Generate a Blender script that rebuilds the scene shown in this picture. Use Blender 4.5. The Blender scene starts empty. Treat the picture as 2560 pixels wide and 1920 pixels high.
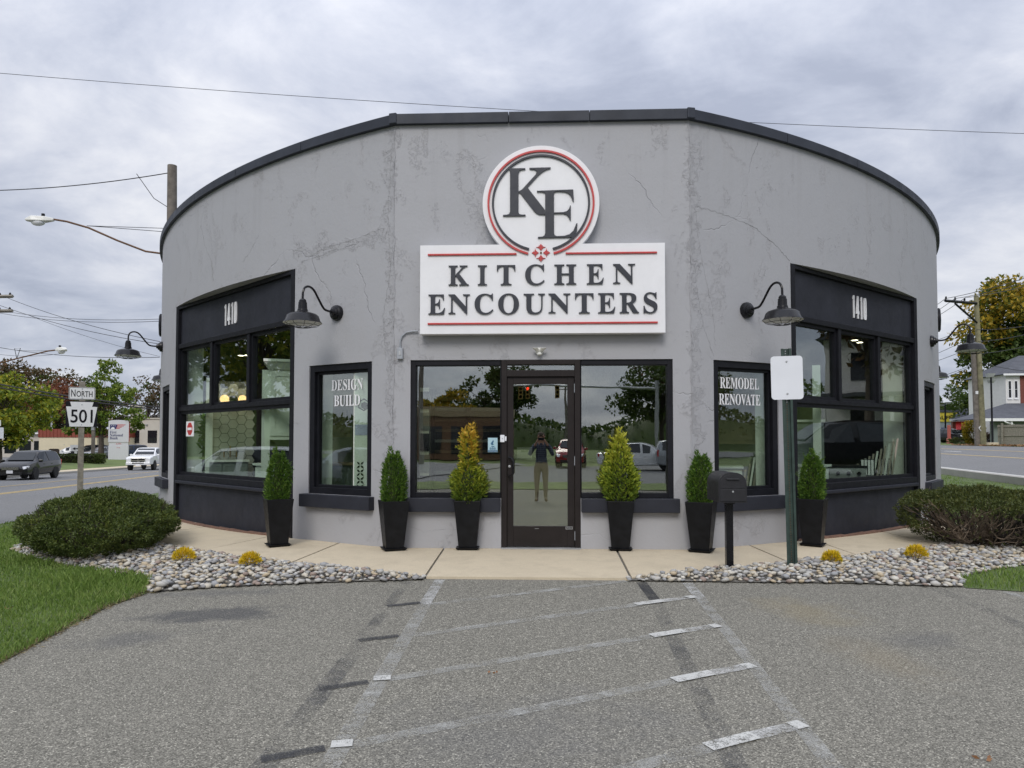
import bpy, bmesh, math, random
import numpy as np
from mathutils import Vector, Matrix, Euler
from mathutils.geometry import tessellate_polygon

random.seed(7)
rng = np.random.default_rng(7)
PI = math.pi
R = math.radians
scene = bpy.context.scene
COL = scene.collection

# ------------------------------------------------------------------ camera
cam_d = bpy.data.cameras.new("camera")
cam = bpy.data.objects.new("camera", cam_d)
COL.objects.link(cam)
cam.location = (0.0, -8.79, 1.36)
cam.rotation_euler = (R(92.0), 0.0, R(2.35))
cam_d.sensor_width = 36.0
cam_d.lens = 24.97
cam_d.shift_y = 0.03026
cam_d.clip_start = 0.05
cam_d.clip_end = 2000.0
scene.camera = cam

# ------------------------------------------------------------------ world: overcast day sky
SUN_EL, SUN_ROT = R(40.0), R(188.0)
world = bpy.data.worlds.new("World")
scene.world = world
world.use_nodes = True
wn, wl = world.node_tree.nodes, world.node_tree.links
wn.clear()
w_out = wn.new("ShaderNodeOutputWorld")
w_bg = wn.new("ShaderNodeBackground")
w_bg.inputs["Strength"].default_value = 0.1
w_sky = wn.new("ShaderNodeTexSky")
w_sky.sky_type = 'NISHITA'
w_sky.sun_disc = False
w_sky.sun_elevation = SUN_EL
w_sky.sun_rotation = SUN_ROT
tc = wn.new("ShaderNodeTexCoord")
sep = wn.new("ShaderNodeSeparateXYZ")
wl.new(tc.outputs["Generated"], sep.inputs[0])


def wmath(op, a, b=None, c=None, clamp=False):
    n = wn.new("ShaderNodeMath")
    n.operation = op
    n.use_clamp = clamp
    for i, v in enumerate((a, b, c)):
        if v is None:
            continue
        if isinstance(v, (int, float)):
            n.inputs[i].default_value = v
        else:
            wl.new(v, n.inputs[i])
    return n.outputs[0]


zz = wmath('ADD', wmath('MAXIMUM', sep.outputs[2], 0.0), 0.26)
comb = wn.new("ShaderNodeCombineXYZ")
wl.new(wmath('DIVIDE', sep.outputs[0], zz), comb.inputs[0])
wl.new(wmath('DIVIDE', sep.outputs[1], zz), comb.inputs[1])


def wnoise(scale, detail, rough, dist, loc):
    mp = wn.new("ShaderNodeMapping")
    mp.inputs["Location"].default_value = loc
    mp.inputs["Rotation"].default_value = (0, 0, R(20))
    mp.inputs["Scale"].default_value = (1.25, 1.35, 1)
    wl.new(comb.outputs[0], mp.inputs[0])
    n = wn.new("ShaderNodeTexNoise")
    n.inputs["Scale"].default_value = scale
    n.inputs["Detail"].default_value = detail
    n.inputs["Roughness"].default_value = rough
    n.inputs["Distortion"].default_value = dist
    wl.new(mp.outputs[0], n.inputs["Vector"])
    return n.outputs["Fac"]


n1 = wnoise(0.95, 7.0, 0.55, 0.35, (3.1, 1.7, 0.0))
n2 = wnoise(2.6, 8.0, 0.62, 0.35, (7.3, 4.2, 2.0))
mixn = wmath('ADD', wmath('MULTIPLY', n1, 0.68), wmath('MULTIPLY', n2, 0.32))
cr = wn.new("ShaderNodeValToRGB")
wl.new(mixn, cr.inputs[0])
e = cr.color_ramp.elements
e[0].position, e[0].color = 0.40, (3.85, 4.2, 5.2, 1)
e[1].position, e[1].color = 0.625, (8.0, 8.1, 8.5, 1)
for pos, c in ((0.455, (4.7, 5.05, 6.05, 1)), (0.51, (5.65, 5.95, 6.85, 1)), (0.565, (6.8, 7.0, 7.7, 1))):
    el = e.new(pos)
    el.color = c
# the overcast layer is somewhat brighter overhead than near the horizon
lift = wmath('ADD', wmath('MULTIPLY', wmath('POWER', wmath('MAXIMUM', sep.outputs[2], 0.0), 2.4), 1.7), 1.0)
vm = wn.new("ShaderNodeVectorMath")
vm.operation = 'SCALE'
wl.new(cr.outputs[0], vm.inputs[0])
wl.new(lift, vm.inputs["Scale"])
mixw = wn.new("ShaderNodeMixRGB")
mixw.inputs[0].default_value = 0.92
wl.new(w_sky.outputs[0], mixw.inputs[1])
wl.new(vm.outputs[0], mixw.inputs[2])
wl.new(mixw.outputs[0], w_bg.inputs["Color"])
wl.new(w_bg.outputs[0], w_out.inputs["Surface"])

# ------------------------------------------------------------------ sun behind thin cloud
sun_d = bpy.data.lights.new("sun", 'SUN')
sun_d.energy = 1.5
sun_d.angle = R(24.0)
sun_d.color = (1.0, 0.955, 0.89)
sun = bpy.data.objects.new("sun", sun_d)
COL.objects.link(sun)
# sky rotation 188 deg: the sun stands behind the camera, a little to its left
sdir = Vector((math.sin(SUN_ROT) * math.cos(SUN_EL), math.cos(SUN_ROT) * math.cos(SUN_EL), math.sin(SUN_EL)))
sun.rotation_euler = sdir.to_track_quat('Z', 'Y').to_euler()
sun.location = (0, -20, 30)

scene.view_settings.view_transform = 'Standard'
scene.view_settings.look = 'None'
scene.view_settings.exposure = 0.06
scene.view_settings.gamma = 1.0
scene.view_settings.use_curve_mapping = False
scene.render.engine = 'CYCLES'
scene.cycles.max_bounces = 7
scene.cycles.diffuse_bounces = 3
scene.cycles.glossy_bounces = 4
scene.cycles.transparent_max_bounces = 24
scene.cycles.transmission_bounces = 4
scene.cycles.sample_clamp_indirect = 8.0
scene.cycles.caustics_reflective = False
scene.cycles.caustics_refractive = False
scene.cycles.use_denoising = True


# ------------------------------------------------------------------ helpers: objects
def link(o, parent=None):
    COL.objects.link(o)
    if parent is not None:
        o.parent = parent
    return o


def tag(o, label=None, cat=None, group=None, kind=None):
    if label:
        o["label"] = label
    if cat:
        o["category"] = cat
    if group:
        o["group"] = group
    if kind:
        o["kind"] = kind
    return o


def thing(name, label, cat, loc=(0, 0, 0), rz=0.0, group=None):
    o = bpy.data.objects.new(name, None)
    o.empty_display_size = 0.2
    link(o)
    o.location = loc
    o.rotation_euler = (0, 0, rz)
    return tag(o, label, cat, group)


def copy_tree(o, parent=None):
    c = o.copy()
    COL.objects.link(c)
    c.parent = parent
    for ch in list(o.children):
        copy_tree(ch, c)
    return c


class MB:
    """collects shapes and links them as one mesh object"""

    def __init__(self):
        self.v, self.f, self.m = [], [], []
        self.mi = 0

    def add(self, vs, fs):
        b = len(self.v)
        self.v.extend([tuple(p) for p in vs])
        for f in fs:
            self.f.append(tuple(i + b for i in f))
            self.m.append(self.mi)
        return self

    def box(self, x0, x1, y0, y1, z0, z1, M=None):
        vs = [Vector(p) for p in ((x0, y0, z0), (x1, y0, z0), (x1, y1, z0), (x0, y1, z0), (x0, y0, z1), (x1, y0, z1), (x1, y1, z1), (x0, y1, z1))]
        if M is not None:
            vs = [M @ p for p in vs]
        return self.add(vs, ((0, 3, 2, 1), (4, 5, 6, 7), (0, 1, 5, 4), (1, 2, 6, 5), (2, 3, 7, 6), (3, 0, 4, 7)))

    def cbox(self, c, s, rot=(0, 0, 0)):
        M = Matrix.Translation(c) @ Euler(rot).to_matrix().to_4x4()
        return self.box(-s[0] / 2, s[0] / 2, -s[1] / 2, s[1] / 2, -s[2] / 2, s[2] / 2, M)

    def frustum(self, c0, s0, c1, s1):
        """box with bottom centre/size c0,s0 and top c1,s1"""
        vs = []
        for c, s in ((c0, s0), (c1, s1)):
            for sx, sy in ((-1, -1), (1, -1), (1, 1), (-1, 1)):
                vs.append((c[0] + sx * s[0] / 2, c[1] + sy * s[1] / 2, c[2]))
        return self.add(vs, ((0, 3, 2, 1), (4, 5, 6, 7), (0, 1, 5, 4), (1, 2, 6, 5), (2, 3, 7, 6), (3, 0, 4, 7)))

    def tube(self, pts, r, n=8, caps=True):
        pts = [Vector(p) for p in pts]
        rs = list(r) if hasattr(r, '__len__') else [r] * len(pts)
        vs, fs = [], []
        up = None
        for i, p in enumerate(pts):
            d = (pts[min(i + 1, len(pts) - 1)] - pts[max(i - 1, 0)])
            if d.length < 1e-9:
                d = Vector((0, 0, 1))
            d.normalize()
            if up is None:
                up = Vector((0, 0, 1)) if abs(d.z) < 0.9 else Vector((1, 0, 0))
            a = d.cross(up)
            if a.length < 1e-6:
                a = d.orthogonal()
            a.normalize()
            b = a.cross(d).normalized()
            up = b
            for k in range(n):
                t = 2 * PI * k / n
                vs.append(p + a * math.cos(t) * rs[i] + b * math.sin(t) * rs[i])
        for i in range(len(pts) - 1):
            for k in range(n):
                fs.append((i * n + k, i * n + (k + 1) % n, (i + 1) * n + (k + 1) % n, (i + 1) * n + k))
        if caps:
            fs.append(tuple(range(n))[::-1])
            fs.append(tuple((len(pts) - 1) * n + k for k in range(n)))
        return self.add(vs, fs)

    def lathe(self, prof, n=24, M=None):
        """profile of (r, z) about z"""
        vs, fs = [], []
        for r_, z in prof:
            for k in range(n):
                t = 2 * PI * k / n
                p = Vector((r_ * math.cos(t), r_ * math.sin(t), z))
                vs.append(M @ p if M is not None else p)
        for i in range(len(prof) - 1):
            for k in range(n):
                fs.append((i * n + k, i * n + (k + 1) % n, (i + 1) * n + (k + 1) % n, (i + 1) * n + k))
        if prof[0][0] > 1e-4:
            fs.append(tuple(range(n))[::-1])
        if prof[-1][0] > 1e-4:
            fs.append(tuple((len(prof) - 1) * n + k for k in range(n)))
        return self.add(vs, fs)

    def prism(self, poly, y0, y1, M=None):
        """polygon in x,z extruded along y"""
        n = len(poly)
        ar = sum(poly[i][0] * poly[(i + 1) % n][1] - poly[(i + 1) % n][0] * poly[i][1] for i in range(n))
        if ar < 0:
            poly = poly[::-1]
        tri = tessellate_polygon([[Vector((p[0], p[1], 0)) for p in poly]])
        vs = [Vector((p[0], y0, p[1])) for p in poly] + [Vector((p[0], y1, p[1])) for p in poly]
        if M is not None:
            vs = [M @ p for p in vs]
        fs = []
        for t in tri:
            a, b, c = t
            o = (poly[b][0] - poly[a][0]) * (poly[c][1] - poly[a][1]) - (poly[b][1] - poly[a][1]) * (poly[c][0] - poly[a][0])
            if o < 0:
                a, c = c, a
            fs.append((a, b, c))
            fs.append((a + n, c + n, b + n))
        for i in range(n):
            j = (i + 1) % n
            fs.append((i, i + n, j + n, j))
        return self.add(vs, fs)

    def hprism(self, poly, z0, z1):
        """polygon in x,y extruded along z"""
        n = len(poly)
        ar = sum(poly[i][0] * poly[(i + 1) % n][1] - poly[(i + 1) % n][0] * poly[i][1] for i in range(n))
        if ar < 0:
            poly = poly[::-1]
        tri = tessellate_polygon([[Vector((p[0], p[1], 0)) for p in poly]])
        vs = [Vector((p[0], p[1], z0)) for p in poly] + [Vector((p[0], p[1], z1)) for p in poly]
        fs = []
        for a, b, c in tri:
            o = (poly[b][0] - poly[a][0]) * (poly[c][1] - poly[a][1]) - (poly[b][1] - poly[a][1]) * (poly[c][0] - poly[a][0])
            if o < 0:
                a, c = c, a
            fs.append((a, c, b))
            fs.append((a + n, b + n, c + n))
        for i in range(n):
            j = (i + 1) % n
            fs.append((i, j, j + n, i + n))
        return self.add(vs, fs)

    def sphere(self, c, r, nu=12, nv=8):
        s = r if hasattr(r, '__len__') else (r, r, r)
        vs, fs = [], []
        for i in range(nv + 1):
            th = PI * i / nv
            for k in range(nu):
                ph = 2 * PI * k / nu
                vs.append((c[0] + s[0] * math.sin(th) * math.cos(ph), c[1] + s[1] * math.sin(th) * math.sin(ph), c[2] + s[2] * math.cos(th)))
        for i in range(nv):
            for k in range(nu):
                fs.append((i * nu + k, (i + 1) * nu + k, (i + 1) * nu + (k + 1) % nu, i * nu + (k + 1) % nu))
        return self.add(vs, fs)

    def build(self, name, mat=None, parent=None, loc=None, rot=None, smooth=False, bevel=0.0, angle=35):
        me = bpy.data.meshes.new(name)
        me.from_pydata(self.v, [], self.f)
        mats = mat if isinstance(mat, (list, tuple)) else [mat]
        for m in mats:
            if m is not None:
                me.materials.append(m)
        if len(mats) > 1:
            me.polygons.foreach_set("material_index", self.m)
        o = bpy.data.objects.new(name, me)
        link(o, parent)
        if loc is not None:
            o.location = loc
        if rot is not None:
            o.rotation_euler = rot
        if smooth:
            me.polygons.foreach_set("use_smooth", [True] * len(me.polygons))
            try:
                me.set_sharp_from_angle(angle=R(angle))
            except Exception:
                pass
        if bevel > 0:
            b = o.modifiers.new("edge", 'BEVEL')
            b.width = bevel
            b.segments = 2
            b.limit_method = 'ANGLE'
            b.angle_limit = R(40)
        me.update()
        return o


def mesh_np(name, V, F, mat, parent=None, smooth=False):
    """fast mesh from numpy arrays; F is (n,3) or (n,4)"""
    me = bpy.data.meshes.new(name)
    V = np.ascontiguousarray(V, dtype=np.float32)
    F = np.ascontiguousarray(F, dtype=np.int32)
    k = F.shape[1]
    me.vertices.add(len(V))
    me.vertices.foreach_set("co", V.ravel())
    me.loops.add(F.size)
    me.loops.foreach_set("vertex_index", F.ravel())
    me.polygons.add(len(F))
    me.polygons.foreach_set("loop_start", np.arange(0, F.size, k, dtype=np.int32))
    me.polygons.foreach_set("loop_total", np.full(len(F), k, dtype=np.int32))
    if smooth:
        me.polygons.foreach_set("use_smooth", np.ones(len(F), dtype=bool))
    me.materials.append(mat)
    me.update(calc_edges=True)
    me.validate()
    o = bpy.data.objects.new(name, me)
    link(o, parent)
    return o


# ------------------------------------------------------------------ helpers: materials
class NT:
    def __init__(self, name):
        self.mat = bpy.data.materials.new(name)
        self.mat.use_nodes = True
        self.t = self.mat.node_tree
        self.n, self.l = self.t.nodes, self.t.links
        self.n.clear()
        self.out = self.n.new("ShaderNodeOutputMaterial")
        self._tc = None

    def coord(self, kind="Object"):
        if self._tc is None:
            self._tc = self.n.new("ShaderNodeTexCoord")
        return self._tc.outputs[kind]

    def put(self, sock, v):
        if v is None:
            return
        if isinstance(v, bpy.types.NodeSocket):
            self.l.new(v, sock)
        elif isinstance(v, (tuple, list)) and sock.type == 'RGBA' and len(v) == 3:
            sock.default_value = (*v, 1)
        else:
            sock.default_value = v

    def noise(self, scale, detail=3, rough=0.55, dist=0.0, vec=None, out="Fac", mscale=None, loc=None):
        n = self.n.new("ShaderNodeTexNoise")
        n.inputs["Scale"].default_value = scale
        n.inputs["Detail"].default_value = detail
        n.inputs["Roughness"].default_value = rough
        n.inputs["Distortion"].default_value = dist
        v = vec if vec is not None else self.coord()
        if mscale or loc:
            v = self.mapping(v, mscale or (1, 1, 1), loc or (0, 0, 0))
        self.l.new(v, n.inputs["Vector"])
        return n.outputs[out]

    def mapping(self, v, scale=(1, 1, 1), loc=(0, 0, 0), rot=(0, 0, 0)):
        m = self.n.new("ShaderNodeMapping")
        m.inputs["Scale"].default_value = scale
        m.inputs["Location"].default_value = loc
        m.inputs["Rotation"].default_value = rot
        self.l.new(v, m.inputs[0])
        return m.outputs[0]

    def voronoi(self, scale, feature='F1', vec=None, out="Distance", rand=1.0):
        n = self.n.new("ShaderNodeTexVoronoi")
        n.feature = feature
        n.inputs["Scale"].default_value = scale
        n.inputs["Randomness"].default_value = rand
        self.l.new(vec if vec is not None else self.coord(), n.inputs["Vector"])
        return n.outputs[out]

    def math(self, op, a, b=None, c=None, clamp=False):
        n = self.n.new("ShaderNodeMath")
        n.operation = op
        n.use_clamp = clamp
        for i, v in enumerate((a, b, c)):
            if v is not None:
                self.put(n.inputs[i], v)
        return n.outputs[0]

    def ramp(self, fac, stops, interp='LINEAR'):
        n = self.n.new("ShaderNodeValToRGB")
        n.color_ramp.interpolation = interp
        el = n.color_ramp.elements
        for i, (p, c) in enumerate(stops):
            c = (c, c, c) if isinstance(c, (int, float)) else c
            if i < 2:
                el[i].position = p
                el[i].color = (*c, 1)
            else:
                x = el.new(p)
                x.color = (*c, 1)
        self.put(n.inputs[0], fac)
        return n.outputs[0]

    def mix(self, fac, a, b, mode='MIX'):
        n = self.n.new("ShaderNodeMixRGB")
        n.blend_type = mode
        self.put(n.inputs[0], fac)
        self.put(n.inputs[1], a)
        self.put(n.inputs[2], b)
        return n.outputs[0]

    def bump(self, h, strength=0.3, dist=0.01, normal=None):
        n = self.n.new("ShaderNodeBump")
        n.inputs["Strength"].default_value = strength
        n.inputs["Distance"].default_value = dist
        self.l.new(h, n.inputs["Height"])
        if normal is not None:
            self.l.new(normal, n.inputs["Normal"])
        return n.outputs[0]

    def principled(self, color, rough=0.5, metal=0.0, normal=None, spec=0.5, **kw):
        b = self.n.new("ShaderNodeBsdfPrincipled")
        self.put(b.inputs["Base Color"], color)
        self.put(b.inputs["Roughness"], rough)
        self.put(b.inputs["Metallic"], metal)
        b.inputs["Specular IOR Level"].default_value = spec
        if normal is not None:
            self.l.new(normal, b.inputs["Normal"])
        for k, v in kw.items():
            self.put(b.inputs[k.replace('_', ' ')], v)
        return b.outputs[0]

    def done(self, sh):
        self.l.new(sh, self.out.inputs["Surface"])
        return self.mat

    def rnd(self):
        g = self.n.new("ShaderNodeNewGeometry")
        return g.outputs["Random Per Island"]

    def orand(self):
        g = self.n.new("ShaderNodeObjectInfo")
        return g.outputs["Random"]


def mat(name, c, rough=0.5, metal=0.0, var=0.12, vscale=6.0, bump=0.0, bscale=60.0, spec=0.5, coat=0.0):
    """painted / plain surface with uneven tone, fine relief"""
    t = NT(name)
    f = t.noise(vscale, 5, 0.6)
    lo = tuple(x * (1 - var) for x in c)
    hi = tuple(min(1, x * (1 + var)) for x in c)
    colr = t.ramp(f, ((0.3, lo), (0.7, hi)))
    rr = t.ramp(t.noise(vscale * 2.3, 3), ((0.3, max(0.02, rough * 0.85)), (0.7, min(1, rough * 1.15))))
    nrm = t.bump(t.noise(bscale, 3), bump, 0.004) if bump else None
    sh = t.principled(colr, rr, metal, nrm, spec)
    if coat:
        sh.node.inputs["Coat Weight"].default_value = coat
        sh.node.inputs["Coat Roughness"].default_value = 0.05
    return t.done(sh)


def emit_mat(name, c, s):
    t = NT(name)
    e_ = t.n.new("ShaderNodeEmission")
    e_.inputs[0].default_value = (*c, 1)
    e_.inputs[1].default_value = s
    return t.done(e_.outputs[0])


def leaf_mat(name, stops, nscale=1.2, trans=0.28, rough=0.55, nmix=0.45):
    t = NT(name)
    f = t.math('ADD', t.math('MULTIPLY', t.rnd(), 1 - nmix), t.math('MULTIPLY', t.noise(nscale, 3), nmix * 1.0))
    c = t.ramp(f, stops)
    p = t.principled(c, rough, 0, None, 0.3)
    tr = t.n.new("ShaderNodeBsdfTranslucent")
    t.l.new(c, tr.inputs[0])
    m = t.n.new("ShaderNodeMixShader")
    m.inputs[0].default_value = trans
    t.l.new(p, m.inputs[1])
    t.l.new(tr.outputs[0], m.inputs[2])
    return t.done(m.outputs[0])


# stucco: thick uneven paint, trowel marks, repair patches, hairline cracks
def make_stucco():
    t = NT("grey_stucco")
    base = (0.385, 0.388, 0.408)
    big = t.noise(0.7, 4, 0.6)
    streak = t.noise(2.2, 5, 0.65, 0.6, mscale=(2.4, 2.4, 0.45))
    patch = t.ramp(t.noise(1.35, 6, 0.62, 1.2, mscale=(1.5, 1.5, 0.8), loc=(3, 8, 1)), ((0.565, 0.0), (0.60, 1.0)))
    c = t.mix(t.math('MULTIPLY', big, 0.55), base, tuple(x * 0.92 for x in base))
    c = t.mix(t.math('MULTIPLY', t.ramp(streak, ((0.52, 0.0), (0.70, 1.0))), 0.22), c, (0.375, 0.365, 0.37))
    c = t.mix(t.math('MULTIPLY', patch, 0.10), c, (0.375, 0.36, 0.365))
    warp = t.mix(0.22, t.coord(), t.noise(2.5, 4, 0.6, out="Color"), 'ADD')
    crk = t.voronoi(0.55, 'DISTANCE_TO_EDGE', warp)
    crk_m = t.math('MULTIPLY', t.ramp(crk, ((0.0, 1.0), (0.0022, 0.0))), t.ramp(t.noise(0.6, 2, loc=(5, 5, 5)), ((0.54, 0.0), (0.62, 1.0))))
    c = t.mix(t.math('MULTIPLY', crk_m, 0.22), c, (0.16, 0.16, 0.17))
    # rough filled joints: down both corners of the flat front and out from the head of the left window
    sx = t.n.new("ShaderNodeSeparateXYZ")
    t.l.new(t.coord(), sx.inputs[0])
    wob = t.math('MULTIPLY', t.math('SUBTRACT', t.noise(1.6, 5, 0.65), 0.5), 0.85)
    j1 = t.math('ABSOLUTE', t.math('ADD', t.math('SUBTRACT', t.math('ABSOLUTE', sx.outputs[0]), 1.90), wob))
    j1 = t.math('MULTIPLY', t.ramp(j1, ((0.05, 1.0), (0.075, 0.0))), t.ramp(sx.outputs[2], ((0.35, 0.0), (0.45, 1.0))))
    j1 = t.math('MULTIPLY', j1, t.ramp(t.noise(0.9, 3, 0.6, loc=(2, 7, 3)), ((0.36, 0.15), (0.50, 1.0))))
    j2 = t.math('ABSOLUTE', t.math('ADD', t.math('SUBTRACT', sx.outputs[2], 3.93), wob))
    j2 = t.math('MULTIPLY', t.ramp(j2, ((0.07, 1.0), (0.10, 0.0))), t.math('MULTIPLY', t.math('GREATER_THAN', sx.outputs[0], -3.45), t.math('LESS_THAN', sx.outputs[0], -1.9)))
    joint = t.math('MAXIMUM', j1, j2)
    c = t.mix(t.math('MULTIPLY', joint, 0.16), c, (0.335, 0.325, 0.335))
    # faint water runs below the coping
    run = t.ramp(t.noise(5.5, 3, 0.6, mscale=(1, 1, 0.05)), ((0.56, 0.0), (0.70, 1.0)))
    run = t.math('MULTIPLY', run, t.ramp(t.math('DIVIDE', sx.outputs[2], 6.0), ((0.62, 0.0), (0.87, 1.0))))
    c = t.mix(t.math('MULTIPLY', run, 0.22), c, (0.27, 0.265, 0.27))
    chips = t.ramp(t.noise(16, 3, 0.7, 0.8), ((0.70, 0.0), (0.74, 1.0)))
    c = t.mix(t.math('MULTIPLY', t.math('MULTIPLY', chips, patch), 0.4), c, (0.17, 0.165, 0.165))
    # trowel flakes: sharp little ridges, denser in the patches
    fl = t.noise(9.0, 9, 0.72, 0.5)
    ridge = t.math('ABSOLUTE', t.math('SUBTRACT', fl, 0.5))
    ridge = t.ramp(ridge, ((0.0, 1.0), (0.028, 0.0)))
    dens = t.math('ADD', t.ramp(t.noise(1.1, 4, 0.6, loc=(9, 2, 4)), ((0.62, 0.0), (0.76, 0.4))), t.math('MULTIPLY', patch, 0.3))
    dens = t.math('ADD', dens, t.math('MULTIPLY', joint, 0.45))
    h = t.math('MULTIPLY', ridge, dens)
    h = t.math('ADD', h, t.math('MULTIPLY', t.math('MULTIPLY', joint, 0.5), t.noise(36, 4, 0.7)))
    h = t.math('ADD', h, t.math('MULTIPLY', t.noise(2.2, 5, 0.6), 1.1))
    h = t.math('ADD', h, t.math('MULTIPLY', t.noise(28, 4, 0.6), 0.30))
    tick = t.math('MULTIPLY', t.ramp(t.noise(24, 4, 0.62, 1.2), ((0.60, 0.0), (0.64, 1.0))), t.ramp(t.noise(1.9, 4, 0.65, loc=(4, 4, 9)), ((0.54, 0.0), (0.66, 1.0))))
    h = t.math('ADD', h, t.math('MULTIPLY', tick, 0.5))
    h = t.math('SUBTRACT', h, t.math('MULTIPLY', crk_m, 1.2))
    nrm = t.bump(h, 0.62, 0.012)
    c = t.mix(t.math('MULTIPLY', t.math('MULTIPLY', ridge, dens), 0.035), c, (0.2, 0.2, 0.21))
    c = t.mix(t.math('MULTIPLY', tick, 0.06), c, (0.24, 0.24, 0.25))
    return t.done(t.principled(c, 0.62, 0, nrm, 0.35))


def make_asphalt(name, base, speck=1.0, stains=True, scale=1.0):
    t = NT(name)
    v = t.coord()
    big = t.noise(0.35, 5, 0.6, 0.4)
    mid = t.noise(2.4, 4, 0.6)
    grains = t.voronoi(150 * scale, 'F1', out="Color")
    gsep = t.n.new("ShaderNodeSeparateColor")
    t.l.new(grains, gsep.inputs[0])
    gr = t.ramp(gsep.outputs[0], ((0.0, 0.42), (0.4, 0.86), (0.75, 1.14), (0.94, 1.6), (1.0, 2.5)))
    fine = t.noise(240 * scale, 2, 0.7)
    c = t.mix(big, tuple(x * 0.86 for x in base), tuple(x * 1.14 for x in base))
    c = t.mix(t.math('MULTIPLY', mid, 0.5), c, tuple(x * 0.95 for x in base))
    c = t.mix(speck, c, gr, 'MULTIPLY')
    c = t.mix(0.55, c, t.ramp(fine, ((0.3, 0.45), (0.7, 1.5))), 'MULTIPLY')
    if stains:
        # dark damp-looking patch, ochre rust scatter, each with a shape of its own
        def blob(cx, cy, rx, ry, rot, soft):
            m = t.mapping(v, (1 / rx, 1 / ry, 0.0), (0, 0, 0))
            m = t.n.new("ShaderNodeMapping")
            m.vector_type = 'TEXTURE'
            m.inputs["Location"].default_value = (cx, cy, 0)
            m.inputs["Rotation"].default_value = (0, 0, rot)
            m.inputs["Scale"].default_value = (rx, ry, 1000.0)
            t.l.new(v, m.inputs[0])
            ln = t.n.new("ShaderNodeVectorMath")
            ln.operation = 'LENGTH'
            t.l.new(m.outputs[0], ln.inputs[0])
            d = t.math('ADD', ln.outputs["Value"], t.math('MULTIPLY', t.math('SUBTRACT', t.noise(2.6, 7, 0.72, 0.5), 0.5), 2.6))
            return t.ramp(d, ((1.0 - soft, 1.0), (1.0, 0.0)))
        for (cx, cy, rx, ry, rot, soft, col_, k) in (
                (-2.55, -3.15, 0.62, 0.26, 0.12, 0.5, (0.055, 0.057, 0.064), 0.75),
                (-2.9, -3.75, 0.55, 0.22, 0.5, 0.8, (0.08, 0.082, 0.088), 0.5),
                (-2.9, -2.45, 0.9, 0.16, 0.1, 0.8, (0.085, 0.087, 0.09), 0.5),
                (2.15, -2.9, 0.45, 0.55, 0.3, 0.9, (0.26, 0.21, 0.11), 0.38),
                (2.2, -4.0, 0.3, 0.6, 0.2, 0.9, (0.25, 0.20, 0.12), 0.3),
                (0.0, -5.2, 1.2, 0.7, 0.4, 0.9, (0.11, 0.112, 0.12), 0.35),
                (2.7, -3.6, 0.35, 0.25, 0.4, 0.8, (0.09, 0.092, 0.1), 0.4)):
            c = t.mix(t.math('MULTIPLY', blob(cx, cy, rx, ry, rot, soft), k * 0.85), c, col_)
    h = t.math('ADD', t.voronoi(95 * scale, 'F1'), t.math('MULTIPLY', fine, 0.5))
    nrm = t.bump(h, 0.55, 0.006)
    return t.done(t.principled(c, 0.88, 0, nrm, 0.25))


def make_glass(name, tint, f0):
    """coated glazing: see-through, mirror share rising towards grazing view"""
    t = NT(name)
    nb = t.bump(t.noise(1.3, 2, 0.5), 0.03, 0.03)
    g = t.n.new("ShaderNodeNewGeometry")
    dt = t.n.new("ShaderNodeVectorMath")
    dt.operation = 'DOT_PRODUCT'
    t.l.new(g.outputs["Normal"], dt.inputs[0])
    t.l.new(g.outputs["Incoming"], dt.inputs[1])
    k = t.math('POWER', t.math('SUBTRACT', 1.0, t.math('ABSOLUTE', dt.outputs["Value"]), clamp=True), 5.0)
    fac = t.math('ADD', f0, t.math('MULTIPLY', k, 1.0 - f0), clamp=True)
    gl = t.n.new("ShaderNodeBsdfGlossy")
    gl.inputs["Roughness"].default_value = 0.0
    gl.inputs["Color"].default_value = (0.95, 0.97, 0.98, 1)
    t.l.new(nb, gl.inputs["Normal"])
    tr = t.n.new("ShaderNodeBsdfTransparent")
    tr.inputs[0].default_value = (*tint, 1)
    m = t.n.new("ShaderNodeMixShader")
    t.l.new(fac, m.inputs[0])
    t.l.new(tr.outputs[0], m.inputs[1])
    t.l.new(gl.outputs[0], m.inputs[2])
    return t.done(m.outputs[0])


def make_worn(name, c, cover, scale=9.0, soft=0.10, rough=0.7):
    """thin worn paint or tar film: bare in ragged spots"""
    t = NT(name)
    f = t.math('ADD', t.math('MULTIPLY', t.noise(scale, 6, 0.72, 0.3), 0.55), t.math('MULTIPLY', t.noise(130, 2, 0.7), 0.45))
    a = t.ramp(f, ((1 - cover - soft, 0.0), (1 - cover + soft, 1.0)))
    colr = t.ramp(t.noise(45, 4), ((0.3, tuple(x * 0.8 for x in c)), (0.7, c)))
    p = t.principled(colr, rough, 0, t.bump(t.noise(120, 3), 0.4, 0.004), 0.3)
    tr = t.n.new("ShaderNodeBsdfTransparent")
    m = t.n.new("ShaderNodeMixShader")
    t.l.new(a, m.inputs[0])
    t.l.new(tr.outputs[0], m.inputs[1])
    t.l.new(p, m.inputs[2])
    return t.done(m.outputs[0])


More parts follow.
